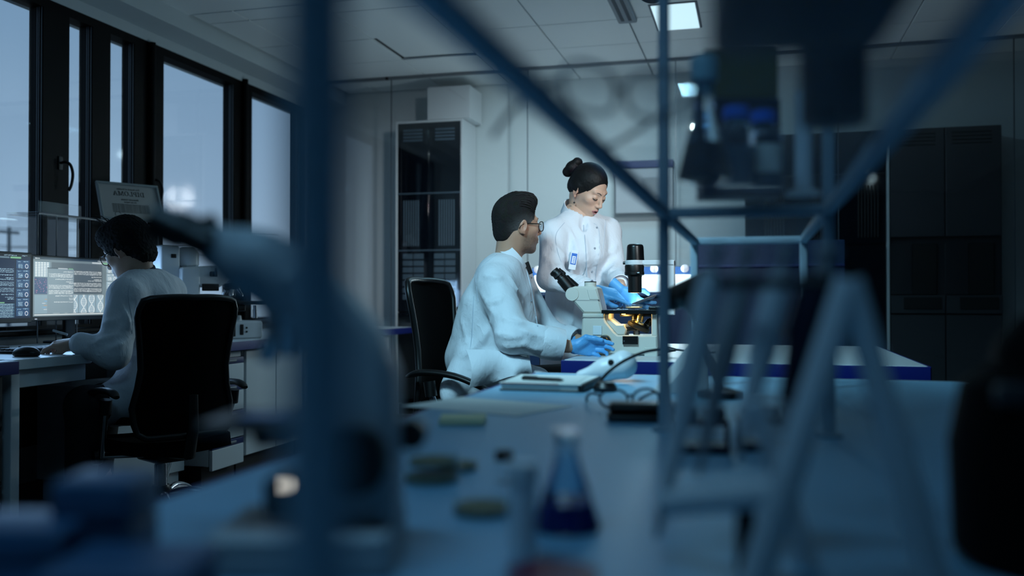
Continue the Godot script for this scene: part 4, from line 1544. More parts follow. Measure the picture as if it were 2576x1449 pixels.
# a seam or crease that lies on a garment along places of the frame
func seam(f: Field, pts: Array, d0: float, d1: float, r := 0.0016) -> Geo:
	var flat := []
	for p in pts:
		flat.append(Vector3(p[0], p[1], 0))
	var line := []
	for p in spline(flat, 6):
		var h := hit(f, p.x, p.y, d0, d1)
		line.append(h + (EYE - h).normalized() * r * 0.9)
	for k in 2:
		var soft := line.duplicate()
		for i in range(1, line.size() - 1):
			soft[i] = (line[i - 1] + line[i] * 2.0 + line[i + 1]) / 4.0
		line = soft
	return Geo.new().tube(line, r, 6)


# the open end of a sleeve
func cuff(a: Vector3, b: Vector3, r0: float, r1: float) -> Geo:
	var d := (b - a).normalized()
	var u := d.cross(Vector3.UP).normalized()
	var w := u.cross(d)
	var rs := []
	for q in [[a, r0 - 0.006], [a.lerp(b, 0.15), r0], [a.lerp(b, 0.6), lerpf(r0, r1, 0.6) + 0.002], [b, r1], [b, r1 - 0.0035], [a.lerp(b, 0.4), r1 - 0.006]]:
		var ring := PackedVector3Array()
		for j in 28:
			var an := TAU * j / 28.0
			var wob := 1.0 + 0.03 * sin(an * 3.0 + 0.7) + 0.02 * sin(an * 5.0)
			ring.append(q[0] + (u * cos(an) + w * sin(an) * 1.06) * q[1] * wob)
		rs.append(ring)
	return Geo.new().rings(rs, 60.0, false)


# soft ridges of cloth drawn on a garment's surface, along places of the frame: from, to, (depth unused), size
func creases(f: Field, list: Array, d0: float, d1: float) -> void:
	var runs := []
	for c in list:
		var run := []
		for i in 7:
			var v := i / 6.0
			var bow := sin(v * PI) * 4.0
			var h := hit(f, lerpf(c[0], c[2], v) + bow, lerpf(c[1], c[3], v) + bow, d0, d1)
			run.append(h)
		runs.append([run, c[5]])
	for r in runs:
		for i in 6:
			if (r[0][i + 1] - r[0][i]).length() > 0.08:
				continue
			var w0 := 0.35 + 0.65 * sin(PI * (i + 0.5) / 7.0)
			var w1 := 0.35 + 0.65 * sin(PI * (i + 1.5) / 7.0)
			var away: Vector3 = (r[0][i] - EYE).normalized() * r[1] * 0.2
			f.cap(r[0][i] + away, r[0][i + 1] + away, r[1] * 0.62 * w0, r[1] * 0.62 * w1, 0.016)


# a hand in its own axes (x towards the thumb, y along the fingers, z out of the back of the hand); curl per finger in degrees for its three joints
func hand_shape(curls: Array, thumb: Array, left: bool, splay := 1.0) -> Field:
	var s := -1.0 if left else 1.0
	var f := Field.new(Vector3(-0.085, -0.07, -0.115), Vector3(0.085, 0.215, 0.06), 0.0032)
	f.cap(Vector3(0, -0.065, 0), Vector3(0, 0.0, 0), 0.030, 0.027, 0.01, Vector3(0, 0, 1), 0.78)
	var base := [Vector3(0.028, 0.084, 0.0), Vector3(0.009, 0.090, 0.003), Vector3(-0.010, 0.086, 0.002), Vector3(-0.027, 0.076, -0.002)]
	var lens := [[0.043, 0.026, 0.021], [0.047, 0.030, 0.022], [0.043, 0.028, 0.021], [0.034, 0.021, 0.019]]
	for k in 4:
		var b: Vector3 = base[k]
		b.x *= s
		f.cap(Vector3(b.x * 0.55, 0.008, 0.0), b + Vector3(0, -0.008, -0.002), 0.0155, 0.0125, 0.012)
	f.cap(Vector3(s * 0.012, 0.02, -0.010), Vector3(s * 0.03, 0.05, -0.010), 0.018, 0.013, 0.014)
	for k in 4:
		var p: Vector3 = base[k]
		p.x *= s
		var a := 0.0
		var yaw: float = s * [-0.10, -0.02, 0.05, 0.14][k] * splay
		var r: float = [0.0098, 0.0100, 0.0094, 0.0084][k]
		for j in 3:
			a += deg_to_rad(curls[k][j])
			var dir := Basis(Vector3(0, 0, 1), yaw) * Vector3(0, cos(a), -sin(a))
			var q: Vector3 = p + dir * lens[k][j]
			f.cap(p, q, r, r * 0.92, 0.004 if j else 0.007)
			p = q
			r *= 0.92
	# thumb: three points
	var p0 := Vector3(s * 0.020, 0.018, -0.006)
	var rr := 0.0145
	for j in thumb.size():
		var q: Vector3 = thumb[j]
		q.x *= s
		f.cap(p0, q, rr, [0.0120, 0.0108, 0.0095][j], 0.006)
		rr = [0.0120, 0.0108, 0.0095][j]
		p0 = q
	return f


func glasses(parent: Node, x: Transform3D, w: float, h: float, lens: Material) -> void:
	var rim := []
	for s in [-1, 1]:
		var line := []
		for i in 25:
			var a := TAU * i / 24.0
			var r := 1.0 / pow(pow(absf(cos(a)), 3.0) + pow(absf(sin(a)), 3.0), 1.0 / 3.0)
			line.append(x * Vector3(s * 0.033 + cos(a) * r * w, 0.0 + sin(a) * r * h - 0.002, 0.104 - 0.16 * pow(absf(s * 0.033 + cos(a) * r * w), 1.7) * 4.0))
		rim.append(line)
	var g := Geo.new().tube(rim[0], 0.0019, 8)
	g.tube(rim[1], 0.0019, 8)
	g.tube([x * Vector3(-0.011, 0.004, 0.103), x * Vector3(0, 0.007, 0.106), x * Vector3(0.011, 0.004, 0.103)], 0.0018, 8)
	for s in [-1, 1]:
		g.tube(spline([x * Vector3(s * 0.061, 0.006, 0.085), x * Vector3(s * 0.074, 0.007, 0.06), x * Vector3(s * 0.079, 0.006, -0.005), x * Vector3(s * 0.080, -0.014, -0.03)], 4), 0.0021, 8)
	var o := part("eyeglasses", g, mt.tortoise, parent)
	for k in 2:
		var c := Vector3.ZERO
		for i in 24:
			c += rim[k][i] / 24.0
		var vs := PackedVector3Array([c])
		var fs := PackedInt32Array()
		for i in 24:
			vs.append(rim[k][i])
			fs.append_array([0, i + 1, (i + 1) % 24 + 1])
		part("lens", Geo.new().add(vs, fs, 180.0), lens, o)


# where a ray from inside leaves a field
func at_field(f: Field, from: Vector3, dir: Vector3) -> Vector3:
	var s := 0.05
	while s < 0.2 and f.value(from + dir * s) < 0.0:
		s += 0.002
	return from + dir * s


# one lock of hair added to a tinted mesh
func lock(g: Geo, line: Array, r: float, c: Color) -> void:
	var n0 := g.K.size()
	var radii := []
	for i in line.size():
		radii.append(r * (0.35 + 0.65 * sin(PI * (i + 0.6) / line.size())))
	g.tube(line, radii, 6)
	for i in range(n0, g.K.size()):
		g.K[i] = Color(c.r, c.g, c.b)


# trunk and limbs below the clothes, joined with the head's mesh into one body
func under_body(g: Geo, joints: Array, skin: Color) -> void:
	var lo: Vector3 = joints[0][0]
	var hi: Vector3 = joints[0][0]
	for j in joints:
		for k in 2:
			lo = lo.min(j[k])
			hi = hi.max(j[k])
	var f := Field.new(lo - Vector3.ONE * 0.2, hi + Vector3.ONE * 0.2, 0.014)
	for j in joints:
		f.cap(j[0], j[1], j[2], j[3], 0.02)
	var tint := PlainTint.new()
	tint.base = skin
	f.skin(g, Transform3D(), tint)


func collar_strip(x: Transform3D, a0: float, a1: float, r0: float, r1: float, h: float, drop: float, squash := 1.0) -> Geo:
	var rows := []
	for i in 5:
		var v := i / 4.0
		var row := []
		for j in 25:
			var u := j / 24.0
			var a := deg_to_rad(lerpf(a0, a1, u))
			var e := pow(absf(u * 2.0 - 1.0), 2.5)
			var r := lerpf(r0, r1, v) + 0.012 * e
			row.append(x * Vector3(sin(a) * r, (h * v) * (1.0 - 0.35 * e) - drop * e, -cos(a) * r * squash))
		rows.append(row)
	return Geo.new().sheet(rows, 0.004, 60.0)


func seated_man() -> void:
	var fw := Vector3(at(1300, 565, 1).x - EYE.x, 0, at(1300, 565, 1).z - EYE.z).normalized()
	var rt := fw.cross(Vector3.UP)
	var t := thing("person", "seated man in a white lab coat and glasses turning his head towards the woman", "person")
	# head
	var hb := face_to(fw * cos(deg_to_rad(64)) + rt * sin(deg_to_rad(64)) + Vector3(0, 0.02, 0), Vector3(0, 1, 0) + rt * 0.03)
	var hx := Transform3D(hb.scaled(Vector3.ONE * 0.97), at(1301, 569, 3.86))
	var f := head_shape(false, false)
	f.cap(Vector3(0, -0.05, -0.035), hx.affine_inverse() * at(1276, 668, 3.86), 0.056, 0.060, 0.03)
	var tint := SkinTint.new()
	tint.base = Color(0.50, 0.29, 0.195)
	tint.beard = 0.75
	tint.lip = Color(0.33, 0.12, 0.10)
	var g := Geo.new()
	f.skin(g, hx, tint)
	var neck := at(1272, 690, 3.86)
	var pelvis := at(1200, 985, 3.88)
	var sr := at(1246, 716, 3.72)
	var er := at(1290, 846, 3.57)
	var wr := at(1432, 872, 3.60)
	var sl := at(1300, 706, 4.02)
	var el := at(1372, 838, 4.05)
	var wl := at(1462, 858, 3.92)
	var kr := at(1455, 965, 3.70)
	var kl := at(1470, 955, 4.02)
	under_body(g, [[neck, pelvis, 0.09, 0.10], [sr, sl, 0.05, 0.05], [sr, er, 0.045, 0.038], [er, wr, 0.038, 0.027], [sl, el, 0.045, 0.038], [el, wl, 0.038, 0.027], [pelvis, kr, 0.075, 0.055], [pelvis, kl, 0.075, 0.055], [kr, kr + Vector3(-0.05, -0.42, 0), 0.05, 0.035], [kl, kl + Vector3(-0.05, -0.42, 0), 0.05, 0.035]], tint.base)
	part("body", g, mt.skin, t)
	# short dark hair going grey at the sides
	f = Field.new(Vector3(-0.11, -0.11, -0.14), Vector3(0.11, 0.175, 0.13), 0.003)
	f.ell(Vector3(0, 0.040, -0.017), Vector3(0.0825, 0.102, 0.100), 0.01)
	f.ell(Vector3(0, 0.105, 0.020), Vector3(0.060, 0.040, 0.066), 0.03)
	f.ell(Vector3(0, 0.112, 0.050), Vector3(0.050, 0.030, 0.036), 0.02)
	f.ell(Vector3(0, -0.03, -0.075), Vector3(0.058, 0.045, 0.030), 0.03)
	f.ell(Vector3(0, -0.040, 0.105), Vector3(0.098, 0.122, 0.078), 0.006, Basis(), true)
	f.ell(Vector3(0, -0.150, 0.035), Vector3(0.115, 0.120, 0.100), 0.006, Basis(), true)
	f.ell(Vector3(0, -0.165, -0.085), Vector3(0.12, 0.095, 0.10), 0.008, Basis(), true)
	for s in [-1, 1]:
		f.ell(Vector3(s * 0.095, -0.010, -0.006), Vector3(0.022, 0.040, 0.024), 0.004, Basis(), true)
	var n := FastNoiseLite.new()
	n.frequency = 1.0
	n.fractal_octaves = 3
	f.rough(n, 0.0022, Vector3(200, 90, 90), 0.02)
	var ht := HairTint.new()
	ht.base = Color(0.016, 0.014, 0.013)
	ht.grey = 0.9
	g = f.skin(Geo.new(), hx, ht)
	var r := RandomNumberGenerator.new()
	r.seed = 5
	for k in 110:
		# locks swept from the crown towards the brow
		var a := r.randf_range(-1.25, 1.25)
		var v := r.randf_range(0.25, 1.0)
		var line := []
		for i in 6:
			var b := v * 1.25 - 0.55 + i * 0.11
			var dir := Vector3(sin(a) * cos(b * 0.6), cos(a) * cos(b), sin(b) * 1.0).normalized()
			var p0 := at_field(f, Vector3(0, 0.04, -0.01), dir)
			line.append(hx * (p0 + dir * (0.0004 + 0.0012 * sin(i * 0.63)) + Vector3(sin(i * 0.9 + k) * 0.0015, 0, 0)))
		lock(g, line, r.randf_range(0.0016, 0.0030), ht.base * r.randf_range(0.5, 2.6))
	part("hair", g, mt.hair, t)
	for s in [-1, 1]:
		part("eyebrow", Geo.new().tube([hx * Vector3(s * 0.014, 0.027, 0.0925), hx * Vector3(s * 0.030, 0.033, 0.0865), hx * Vector3(s * 0.046, 0.028, 0.0735)], [0.002, 0.0030, 0.0014], 8), mt.hair_plain, t)
	glasses(t, hx, 0.026, 0.021, mt.lens)
	# the coat
	f = Field.new(at(1180, 800, 3.75) - Vector3(0.42, 0.50, 0.42), at(1330, 700, 3.75) + Vector3(0.42, 0.26, 0.42), 0.0095)
	var chest := at(1256, 745, 3.86)
	var belly := at(1213, 955, 3.88)
	f.cap(chest, belly, 0.172, 0.185, 0.03, rt, 0.74)
	f.cap(at(1262, 690, 3.80), at(1268, 690, 3.94), 0.085, 0.08, 0.06)
	f.cap(at(1215, 770, 3.80), at(1190, 900, 3.86), 0.10, 0.12, 0.05)
	f.cap(at(1300, 740, 3.84), at(1318, 840, 3.86), 0.075, 0.065, 0.05)
	f.cap(neck, sr, 0.065, 0.066, 0.05)
	f.cap(neck, sl, 0.065, 0.066, 0.05)
	var ur := (wr - er).normalized()
	f.cap(sr, er, 0.079, 0.069, 0.035)
	f.cap(er, er.lerp(wr, 0.60), 0.068, 0.060, 0.03)
	f.cap(sl, el, 0.075, 0.066, 0.03)
	f.cap(el, el.lerp(wl, 0.65), 0.063, 0.052, 0.03)
	# lap and hanging tails
	f.cap(at(1232, 930, 3.72), at(1345, 962, 3.66), 0.075, 0.07, 0.04)
	f.cap(at(1175, 900, 3.74), at(1135, 978, 3.72), 0.055, 0.052, 0.05)
	f.cap(at(1160, 955, 3.72), at(1130, 1000, 3.70), 0.045, 0.03, 0.03)
	# creases of the sleeve and the back
	creases(f, [[1206, 735, 1250, 800, 3.62, 0.012], [1300, 800, 1375, 826, 3.53, 0.013], [1262, 800, 1318, 812, 3.53, 0.010], [1245, 835, 1310, 850, 3.51, 0.012], [1268, 868, 1325, 862, 3.51, 0.010], [1320, 880, 1385, 905, 3.53, 0.010], [1285, 700, 1318, 770, 3.64, 0.012], [1205, 870, 1236, 800, 3.70, 0.014], [1165, 900, 1222, 830, 3.72, 0.014], [1240, 890, 1290, 905, 3.70, 0.012], [1215, 690, 1262, 700, 3.7, 0.010], [1226, 760, 1262, 752, 3.6, 0.010], [1310, 830, 1378, 850, 3.5, 0.011], [1300, 862, 1360, 880, 3.5, 0.011], [1160, 800, 1176, 870, 3.7, 0.012]], 3.3, 4.2)
	n = FastNoiseLite.new()
	n.seed = 4
	n.frequency = 1.0
	n.fractal_type = FastNoiseLite.FRACTAL_RIDGED
	n.fractal_octaves = 2
	f.rough(n, 0.006, Vector3(4.5, 3.0, 4.5), 0.05)
	# the sleeves open where the wrists come out
	var ul := (wl - el).normalized()
	# and the neck
	f.ell(at(1284, 655, 3.87), Vector3(0.066, 0.065, 0.066), 0.01, Basis(), true)
	var coat := part("lab_coat", f.skin(Geo.new()), mt.coat, t)
	part("sleeve_seam", seam(f, [[1250, 640], [1214, 668], [1198, 695], [1200, 735], [1203, 760]], 3.4, 4.0), mt.coat_seam, coat)
	part("back_seam", seam(f, [[1192, 745], [1189, 800], [1186, 850], [1180, 900]], 3.4, 4.0), mt.coat_seam, coat)
	part("cuff", cuff(er.lerp(wr, 0.50), er.lerp(wr, 0.885), 0.064, 0.060), mt.coat, coat)
	# the skirt of the coat folded over the armrest
	var rows := []
	for i in 11:
		var v := i / 10.0
		var row := []
		for j in 17:
			var u := j / 16.0
			var px := lerpf(lerpf(1172, 1332, u), lerpf(1181 + 16 * sin(u * 3.0), 1340, u), v) + 10.0 * sin(v * PI) * (1.0 - u)
			var py := lerpf(lerpf(880, 902, u) - 8.0 * sin(u * PI), lerpf(974, 952, u) - 22.0 * sin(u * PI * 0.9) * u, v)
			row.append(at(px, py, 3.53 - 0.03 * sin(u * 9.0 + v * 2.0) * v - 0.02 * sin(v * PI) + 0.05 * u * (1.0 - v)))
		rows.append(row)
	part("coat_skirt", Geo.new().sheet(rows, 0.003, 80.0), mt.coat, coat)
	part("cuff", cuff(el.lerp(wl, 0.55), el.lerp(wl, 0.90), 0.055, 0.050), mt.coat, coat)
	part("placket", seam(f, [[1322, 672], [1335, 720], [1346, 780], [1352, 820]], 3.5, 4.1, 0.003), mt.coat_seam, coat)
	for p in [[1336, 699], [1335, 756]]:
		part("snap_button", Geo.new().lathe([Vector2(0, 0), Vector2(0.0055, 0), Vector2(0.005, 0.002), Vector2(0, 0.002)], Transform3D(face_to(-fw + rt * 0.3) * Basis(Vector3.RIGHT, PI / 2), hit(f, p[0], p[1], 3.5, 4.1)), 14), mt.snap, coat)
	var cx := Transform3D(face_to((rt * 0.9 + fw * 0.1 + Vector3.DOWN * 0.6).normalized(), (Vector3.UP + rt * 0.66).normalized()), at(1284, 651, 3.865))
	part("collar", collar_strip(cx, -150, 150, 0.074, 0.068, 0.046, 0.02), mt.coat, coat)
	part("shirt", Geo.new().tube([at(1316, 664, 3.88), at(1330, 692, 3.88)], [0.026, 0.020], 14), mt.shirt_dark, t)
	# trousers
	f = Field.new(pelvis - Vector3(0.25, 0.58, 0.35), kr + Vector3(0.2, 0.25, 0.3), 0.014)
	f.cap(pelvis + Vector3(0, -0.02, 0), pelvis.lerp(kr, 0.2), 0.125, 0.10, 0.05)
	for k in [kr, kl]:
		f.cap(pelvis, k, 0.10, 0.075, 0.05)
		f.cap(k, k + Vector3(-0.05, -0.42, 0), 0.075, 0.055, 0.03)
	part("trousers", f.skin(Geo.new()), mt.trousers, t)
	# the near hand closed on the focus knob, the far one behind the stand
	f = hand_shape([[18, 22, 18], [24, 28, 22], [32, 34, 26], [40, 38, 28]], [Vector3(0.045, 0.050, -0.012), Vector3(0.044, 0.086, -0.022), Vector3(0.040, 0.112, -0.030)], false, 0.35)
	f.plane(Vector3(0, -0.012, 0), Vector3(0, -1, 0))
	var hand_b := Basis((Vector3.UP * 0.96 + rt * 0.12 - fw * 0.25).normalized(), rt, Vector3.ZERO)
	hand_b.y = (rt + Vector3.DOWN * 0.02 + fw * 0.06).normalized()
	hand_b.x = (hand_b.x - hand_b.y * hand_b.x.dot(hand_b.y)).normalized()
	hand_b.z = hand_b.x.cross(hand_b.y)
	part("glove", f.skin(Geo.new(), Transform3D(hand_b.scaled(Vector3.ONE * 0.95), at(1442, 872, 3.60))), mt.nitrile, t)
	f = hand_shape([[25, 30, 20], [28, 32, 20], [30, 34, 22], [34, 34, 22]], [Vector3(0.045, 0.045, -0.012), Vector3(0.05, 0.075, -0.018), Vector3(0.048, 0.10, -0.022)], true)
	hand_b.z = -hand_b.z
	hand_b.x = hand_b.y.cross(hand_b.z) * -1.0
	part("glove", f.skin(Geo.new(), Transform3D(Basis(-hand_b.y.cross(fw).normalized(), hand_b.y, fw).orthonormalized().scaled(Vector3.ONE * 0.95), at(1468, 860, 3.93))), mt.nitrile, t)


func standing_woman() -> void:
	var fw := Vector3(at(1480, 565, 1).x - EYE.x, 0, at(1480, 565, 1).z - EYE.z).normalized()
	var rt := fw.cross(Vector3.UP)
	var t := thing("person", "standing woman in a lab coat, dark hair in a bun, looking down at a tablet", "person")
	var flat := -fw * cos(deg_to_rad(52)) + rt * sin(deg_to_rad(52))
	var face := flat * cos(deg_to_rad(33)) + Vector3.DOWN * sin(deg_to_rad(33))
	var hb := face_to(face, Vector3.UP - fw * 0.05)
	var hx := Transform3D(hb.scaled(Vector3.ONE * 0.98), at(1479, 480, 4.33))
	var f := head_shape(true, true)
	f.cap(Vector3(0, -0.05, -0.038), hx.affine_inverse() * at(1456, 545, 4.365), 0.046, 0.052, 0.03)
	var tint := SkinTint.new()
	tint.base = Color(0.62, 0.385, 0.275)
	tint.lip = Color(0.50, 0.15, 0.16)
	tint.open_mouth = true
	var g := Geo.new()
	f.skin(g, hx, tint)
	var neck := at(1452, 548, 4.37)
	var sr := at(1392, 588, 4.27)
	var er := at(1385, 698, 4.17)
	var wr := at(1490, 732, 4.08)
	var sl := at(1529, 580, 4.46)
	var el := at(1545, 690, 4.36)
	var wl := at(1562, 718, 4.14)
	var waist := at(1450, 745, 4.40)
	var hip := at(1440, 850, 4.44)
	var foot := Vector3(hip.x, 0.06, hip.z)
	under_body(g, [[neck, waist, 0.075, 0.09], [waist, hip, 0.09, 0.11], [sr, sl, 0.04, 0.04], [neck, neck + Vector3(0, 0.03, 0), 0.05, 0.05], [sr, er, 0.038, 0.033], [er, wr, 0.033, 0.024], [sl, el, 0.038, 0.033], [el, wl, 0.033, 0.024], [hip - rt * 0.07, foot - rt * 0.08, 0.08, 0.04], [hip + rt * 0.07, foot + rt * 0.08, 0.08, 0.04]], tint.base)
	part("body", g, mt.skin, t)
	# dark hair drawn back into a bun
	f = Field.new(Vector3(-0.11, -0.10, -0.21), Vector3(0.11, 0.175, 0.12), 0.003)
	f.ell(Vector3(0, 0.037, -0.016), Vector3(0.0815, 0.099, 0.0985), 0.01)
	f.ell(Vector3(0, -0.010, -0.075), Vector3(0.055, 0.045, 0.034), 0.03)
	f.ell(Vector3(0, -0.046, 0.100), Vector3(0.098, 0.128, 0.076), 0.006, Basis(), true)
	f.ell(Vector3(0, -0.120, 0.040), Vector3(0.12, 0.112, 0.115), 0.006, Basis(), true)
	for s in [-1, 1]:
		f.ell(Vector3(s * 0.066, 0.012, -0.018), Vector3(0.022, 0.030, 0.040), 0.012)
		f.ell(Vector3(s * 0.095, -0.034, -0.004), Vector3(0.024, 0.027, 0.022), 0.004, Basis(), true)
	f.ell(Vector3(0, 0.050, -0.140), Vector3(0.042, 0.040, 0.036), 0.012)
	f.ell(Vector3(0.006, 0.086, -0.135), Vector3(0.028, 0.024, 0.024), 0.008)
	f.ell(Vector3(-0.012, 0.024, -0.150), Vector3(0.032, 0.026, 0.026), 0.008)
	var n := FastNoiseLite.new()
	n.frequency = 1.0
	n.fractal_octaves = 2
	f.rough(n, 0.0012, Vector3(160, 60, 30), 0.02)
	var ht := HairTint.new()
	ht.base = Color(0.010, 0.009, 0.010)
	part("hair", f.skin(Geo.new(), hx, ht), mt.hair_gloss, t)
	for s in [-1, 1]:
		part("eyebrow", Geo.new().tube(spline([hx * Vector3(s * 0.013, 0.0245, 0.0945), hx * Vector3(s * 0.028, 0.032, 0.0895), hx * Vector3(s * 0.046, 0.026, 0.0745)], 4), 0.0016, 8), mt.brow, t)
		part("eyelashes", Geo.new().tube(spline([hx * Vector3(s * 0.0185, -0.0015, 0.0855), hx * Vector3(s * 0.026, -0.0045, 0.0895), hx * Vector3(s * 0.036, -0.0045, 0.0885), hx * Vector3(s * 0.046, -0.0005, 0.0795)], 4), 0.0019, 6), mt.hair_plain, t)
	part("earring", Geo.new().tube([hx * Vector3(-0.080, -0.040, -0.002), hx * Vector3(-0.080, -0.058, 0.012)], 0.0008, 6), mt.steel, t)
	part("earring_bead", Geo.new().lathe([Vector2(0, -0.005), Vector2(0.004, -0.003), Vector2(0.005, 0), Vector2(0.004, 0.003), Vector2(0, 0.005)], Transform3D(Basis(), hx * Vector3(-0.080, -0.061, 0.014)), 12), mt.black_metal, t)
	# the coat
	f = Field.new(at(1450, 700, 4.3) - Vector3(0.42, 0.80, 0.40), at(1460, 600, 4.3) + Vector3(0.42, 0.26, 0.40), 0.0095)
	var chest := at(1460, 632, 4.33)
	var out := (-fw * 0.88 + rt * 0.48).normalized()
	f.cap(at(1459, 610, 4.36), waist, 0.150, 0.148, 0.03, out, 0.68)
	f.cap(at(1450, 640, 4.27), at(1490, 640, 4.31), 0.060, 0.060, 0.06)
	f.cap(waist, hip, 0.146, 0.158, 0.05, out, 0.75)
	f.cap(hip, Vector3(hip.x - 0.02, 0.42, hip.z), 0.158, 0.165, 0.05, out, 0.75)
	f.cap(neck, sr, 0.055, 0.066, 0.05)
	f.cap(neck, sl, 0.055, 0.062, 0.05)
	f.cap(sr, er, 0.066, 0.060, 0.03)
	f.cap(er, er.lerp(wr, 0.72), 0.060, 0.047, 0.03)
	f.cap(sl, el, 0.064, 0.060, 0.03)
	f.cap(el, el.lerp(wl, 0.70), 0.058, 0.045, 0.03)
	creases(f, [[1372, 600, 1432, 660, 4.18, 0.013], [1368, 640, 1402, 690, 4.12, 0.012], [1400, 672, 1436, 652, 4.12, 0.012], [1410, 700, 1450, 690, 4.06, 0.011], [1440, 715, 1470, 700, 4.04, 0.010], [1432, 575, 1452, 640, 4.20, 0.012], [1470, 600, 1476, 700, 4.20, 0.010], [1505, 600, 1495, 690, 4.25, 0.010], [1525, 640, 1550, 620, 4.36, 0.012], [1518, 690, 1550, 660, 4.30, 0.012], [1400, 760, 1395, 830, 4.28, 0.014], [1445, 760, 1425, 840, 4.27, 0.012]], 3.9, 4.7)
	n = FastNoiseLite.new()
	n.seed = 9
	n.frequency = 1.0
	n.fractal_type = FastNoiseLite.FRACTAL_RIDGED
	n.fractal_octaves = 2
	f.rough(n, 0.005, Vector3(5.0, 3.0, 5.0), 0.05)
	var ur := (wr - er).normalized()
	var ul := (wl - el).normalized()
	f.ell(at(1457, 528, 4.35), Vector3(0.056, 0.062, 0.056), 0.008, Basis(), true)
	f.ell(at(1469, 560, 4.27), Vector3(0.022, 0.045, 0.03), 0.006, Basis(), true)
	var coat := part("lab_coat", f.skin(Geo.new()), mt.coat, t)
	part("cuff", cuff(er.lerp(wr, 0.58), er.lerp(wr, 0.93), 0.051, 0.046), mt.coat, coat)
	part("cuff", cuff(el.lerp(wl, 0.55), el.lerp(wl, 0.92), 0.051, 0.046), mt.coat, coat)
	part("placket", seam(f, [[1468, 566], [1473, 620], [1476, 680], [1476, 742]], 4.0, 4.5, 0.0028), mt.coat_seam, coat)
	part("placket_edge", seam(f, [[1494, 562], [1506, 575], [1508, 620], [1500, 680], [1496, 720]], 4.0, 4.5), mt.coat_seam, coat)
	part("sleeve_seam", seam(f, [[1420, 560], [1398, 590], [1402, 630], [1412, 660]], 4.0, 4.5), mt.coat_seam, coat)
	part("sleeve_seam", seam(f, [[1524, 552], [1520, 600], [1514, 650]], 4.0, 4.6), mt.coat_seam, coat)
	for p in [[1501, 573], [1496, 625], [1489, 683]]:
		part("snap_button", Geo.new().lathe([Vector2(0, 0), Vector2(0.0058, 0), Vector2(0.005, 0.002), Vector2(0, 0.002)], Transform3D(face_to(out) * Basis(Vector3.RIGHT, PI / 2), hit(f, p[0], p[1], 4.0, 4.5) + out * 0.001), 14), mt.snap, coat)
	var cx := Transform3D(face_to((out + Vector3.DOWN * 0.5).normalized(), (Vector3.UP + out * 0.5).normalized()), at(1452, 538, 4.365))
	part("collar", collar_strip(cx, -158, 158, 0.078, 0.070, 0.052, 0.03), mt.coat, coat)
	# the name badge clipped to the pocket
	var bp := hit(f, 1437, 655, 4.0, 4.5) + out * 0.022
	var bb := Basis((rt * 0.92 + fw * 0.25 + Vector3.DOWN * 0.16).normalized(), Vector3.UP, out)
	bb.z = bb.x.cross((Vector3.UP + rt * -0.14 - fw * 0.1).normalized()).normalized()
	bb.y = bb.z.cross(bb.x)
	var badge := part("name_badge", Geo.new().box(Vector3(0.034, 0.088, 0.003), Vector3.ZERO, 0.001), mt.badge_white, coat)
	badge.transform = Transform3D(bb, bp)
	var label := part("badge_frame", Geo.new().box(Vector3(0.026, 0.052, 0.001), Vector3(0, 0.006, 0.002), 0.0), mt.badge_blue, coat)
	label.transform = Transform3D(bb, bp)
	label = part("badge_card", Geo.new().box(Vector3(0.017, 0.034, 0.001), Vector3(0, 0.002, 0.003), 0.0), mt.badge_white, coat)
	label.transform = Transform3D(bb, bp)
	for k in 4:
		label = part("badge_line", Geo.new().box(Vector3(0.009, 0.0025, 0.001), Vector3(0.001, 0.012 - 0.007 * k, 0.0036), 0.0), mt.badge_blue, coat)
		label.transform = Transform3D(bb, bp)
	# trousers and shoes below the coat
	f = Field.new(Vector3(hip.x - 0.35, 0.0, hip.z - 0.3), Vector3(hip.x + 0.35, 0.95, hip.z + 0.3), 0.014)
	for s in [-1, 1]:
		f.cap(hip + rt * s * 0.07, foot + rt * s * 0.085 + Vector3(0, 0.03, 0), 0.095, 0.06, 0.02)
		f.cap(foot + rt * s * 0.085 + Vector3(0, -0.01, 0), foot + rt * s * 0.085 + out * 0.16 + Vector3(0, -0.015, 0), 0.045, 0.038, 0.02)
	f.plane(Vector3(0, 0.003, 0), Vector3.DOWN)
	part("trousers", f.skin(Geo.new()), mt.trousers, t)
	# right hand pointing, left hand under the tablet
	f = hand_shape([[8, 6, 4], [34, 40, 25], [44, 46, 30], [50, 48, 30]], [Vector3(0.040, 0.052, -0.024), Vector3(0.034, 0.078, -0.040), Vector3(0.024, 0.098, -0.048)], false)
	var y := (rt * 0.95 + Vector3.DOWN * 0.20 - fw * 0.12).normalized()
	var z := (Vector3.UP * 0.80 - fw * 0.60)
	z = (z - y * z.dot(y)).normalized()
	part("glove", f.skin(Geo.new(), Transform3D(Basis(y.cross(z), y, z).scaled(Vector3.ONE * 0.98), at(1503, 731, 4.06))), mt.nitrile, t)
	f = hand_shape([[22, 24, 14], [20, 24, 14], [20, 24, 14], [22, 24, 16]], [Vector3(0.040, 0.048, -0.030), Vector3(0.046, 0.074, -0.052), Vector3(0.044, 0.098, -0.058)], true)
	y = (rt * 0.72 + Vector3.DOWN * 0.62 - fw * 0.30).normalized()
	z = (-fw * 0.75 + Vector3.DOWN * 0.6)
	z = (z - y * z.dot(y)).normalized()
	part("glove", f.skin(Geo.new(), Transform3D(Basis(y.cross(z), y, z).scaled(Vector3.ONE * 0.95), at(1566, 733, 4.12))), mt.nitrile, t)
	# the tablet she holds
	var tab := thing("tablet", "slim tablet held edge on in the woman's blue gloved hand", "tablet")
	var tx := (at(1647, 747, 4.05) - at(1585, 770, 4.05)).normalized()
	var tz := (EYE - at(1616, 758.5, 4.05)).normalized() + Vector3.UP * 0.07
	tz = (tz - tx * tz.dot(tx)).normalized()
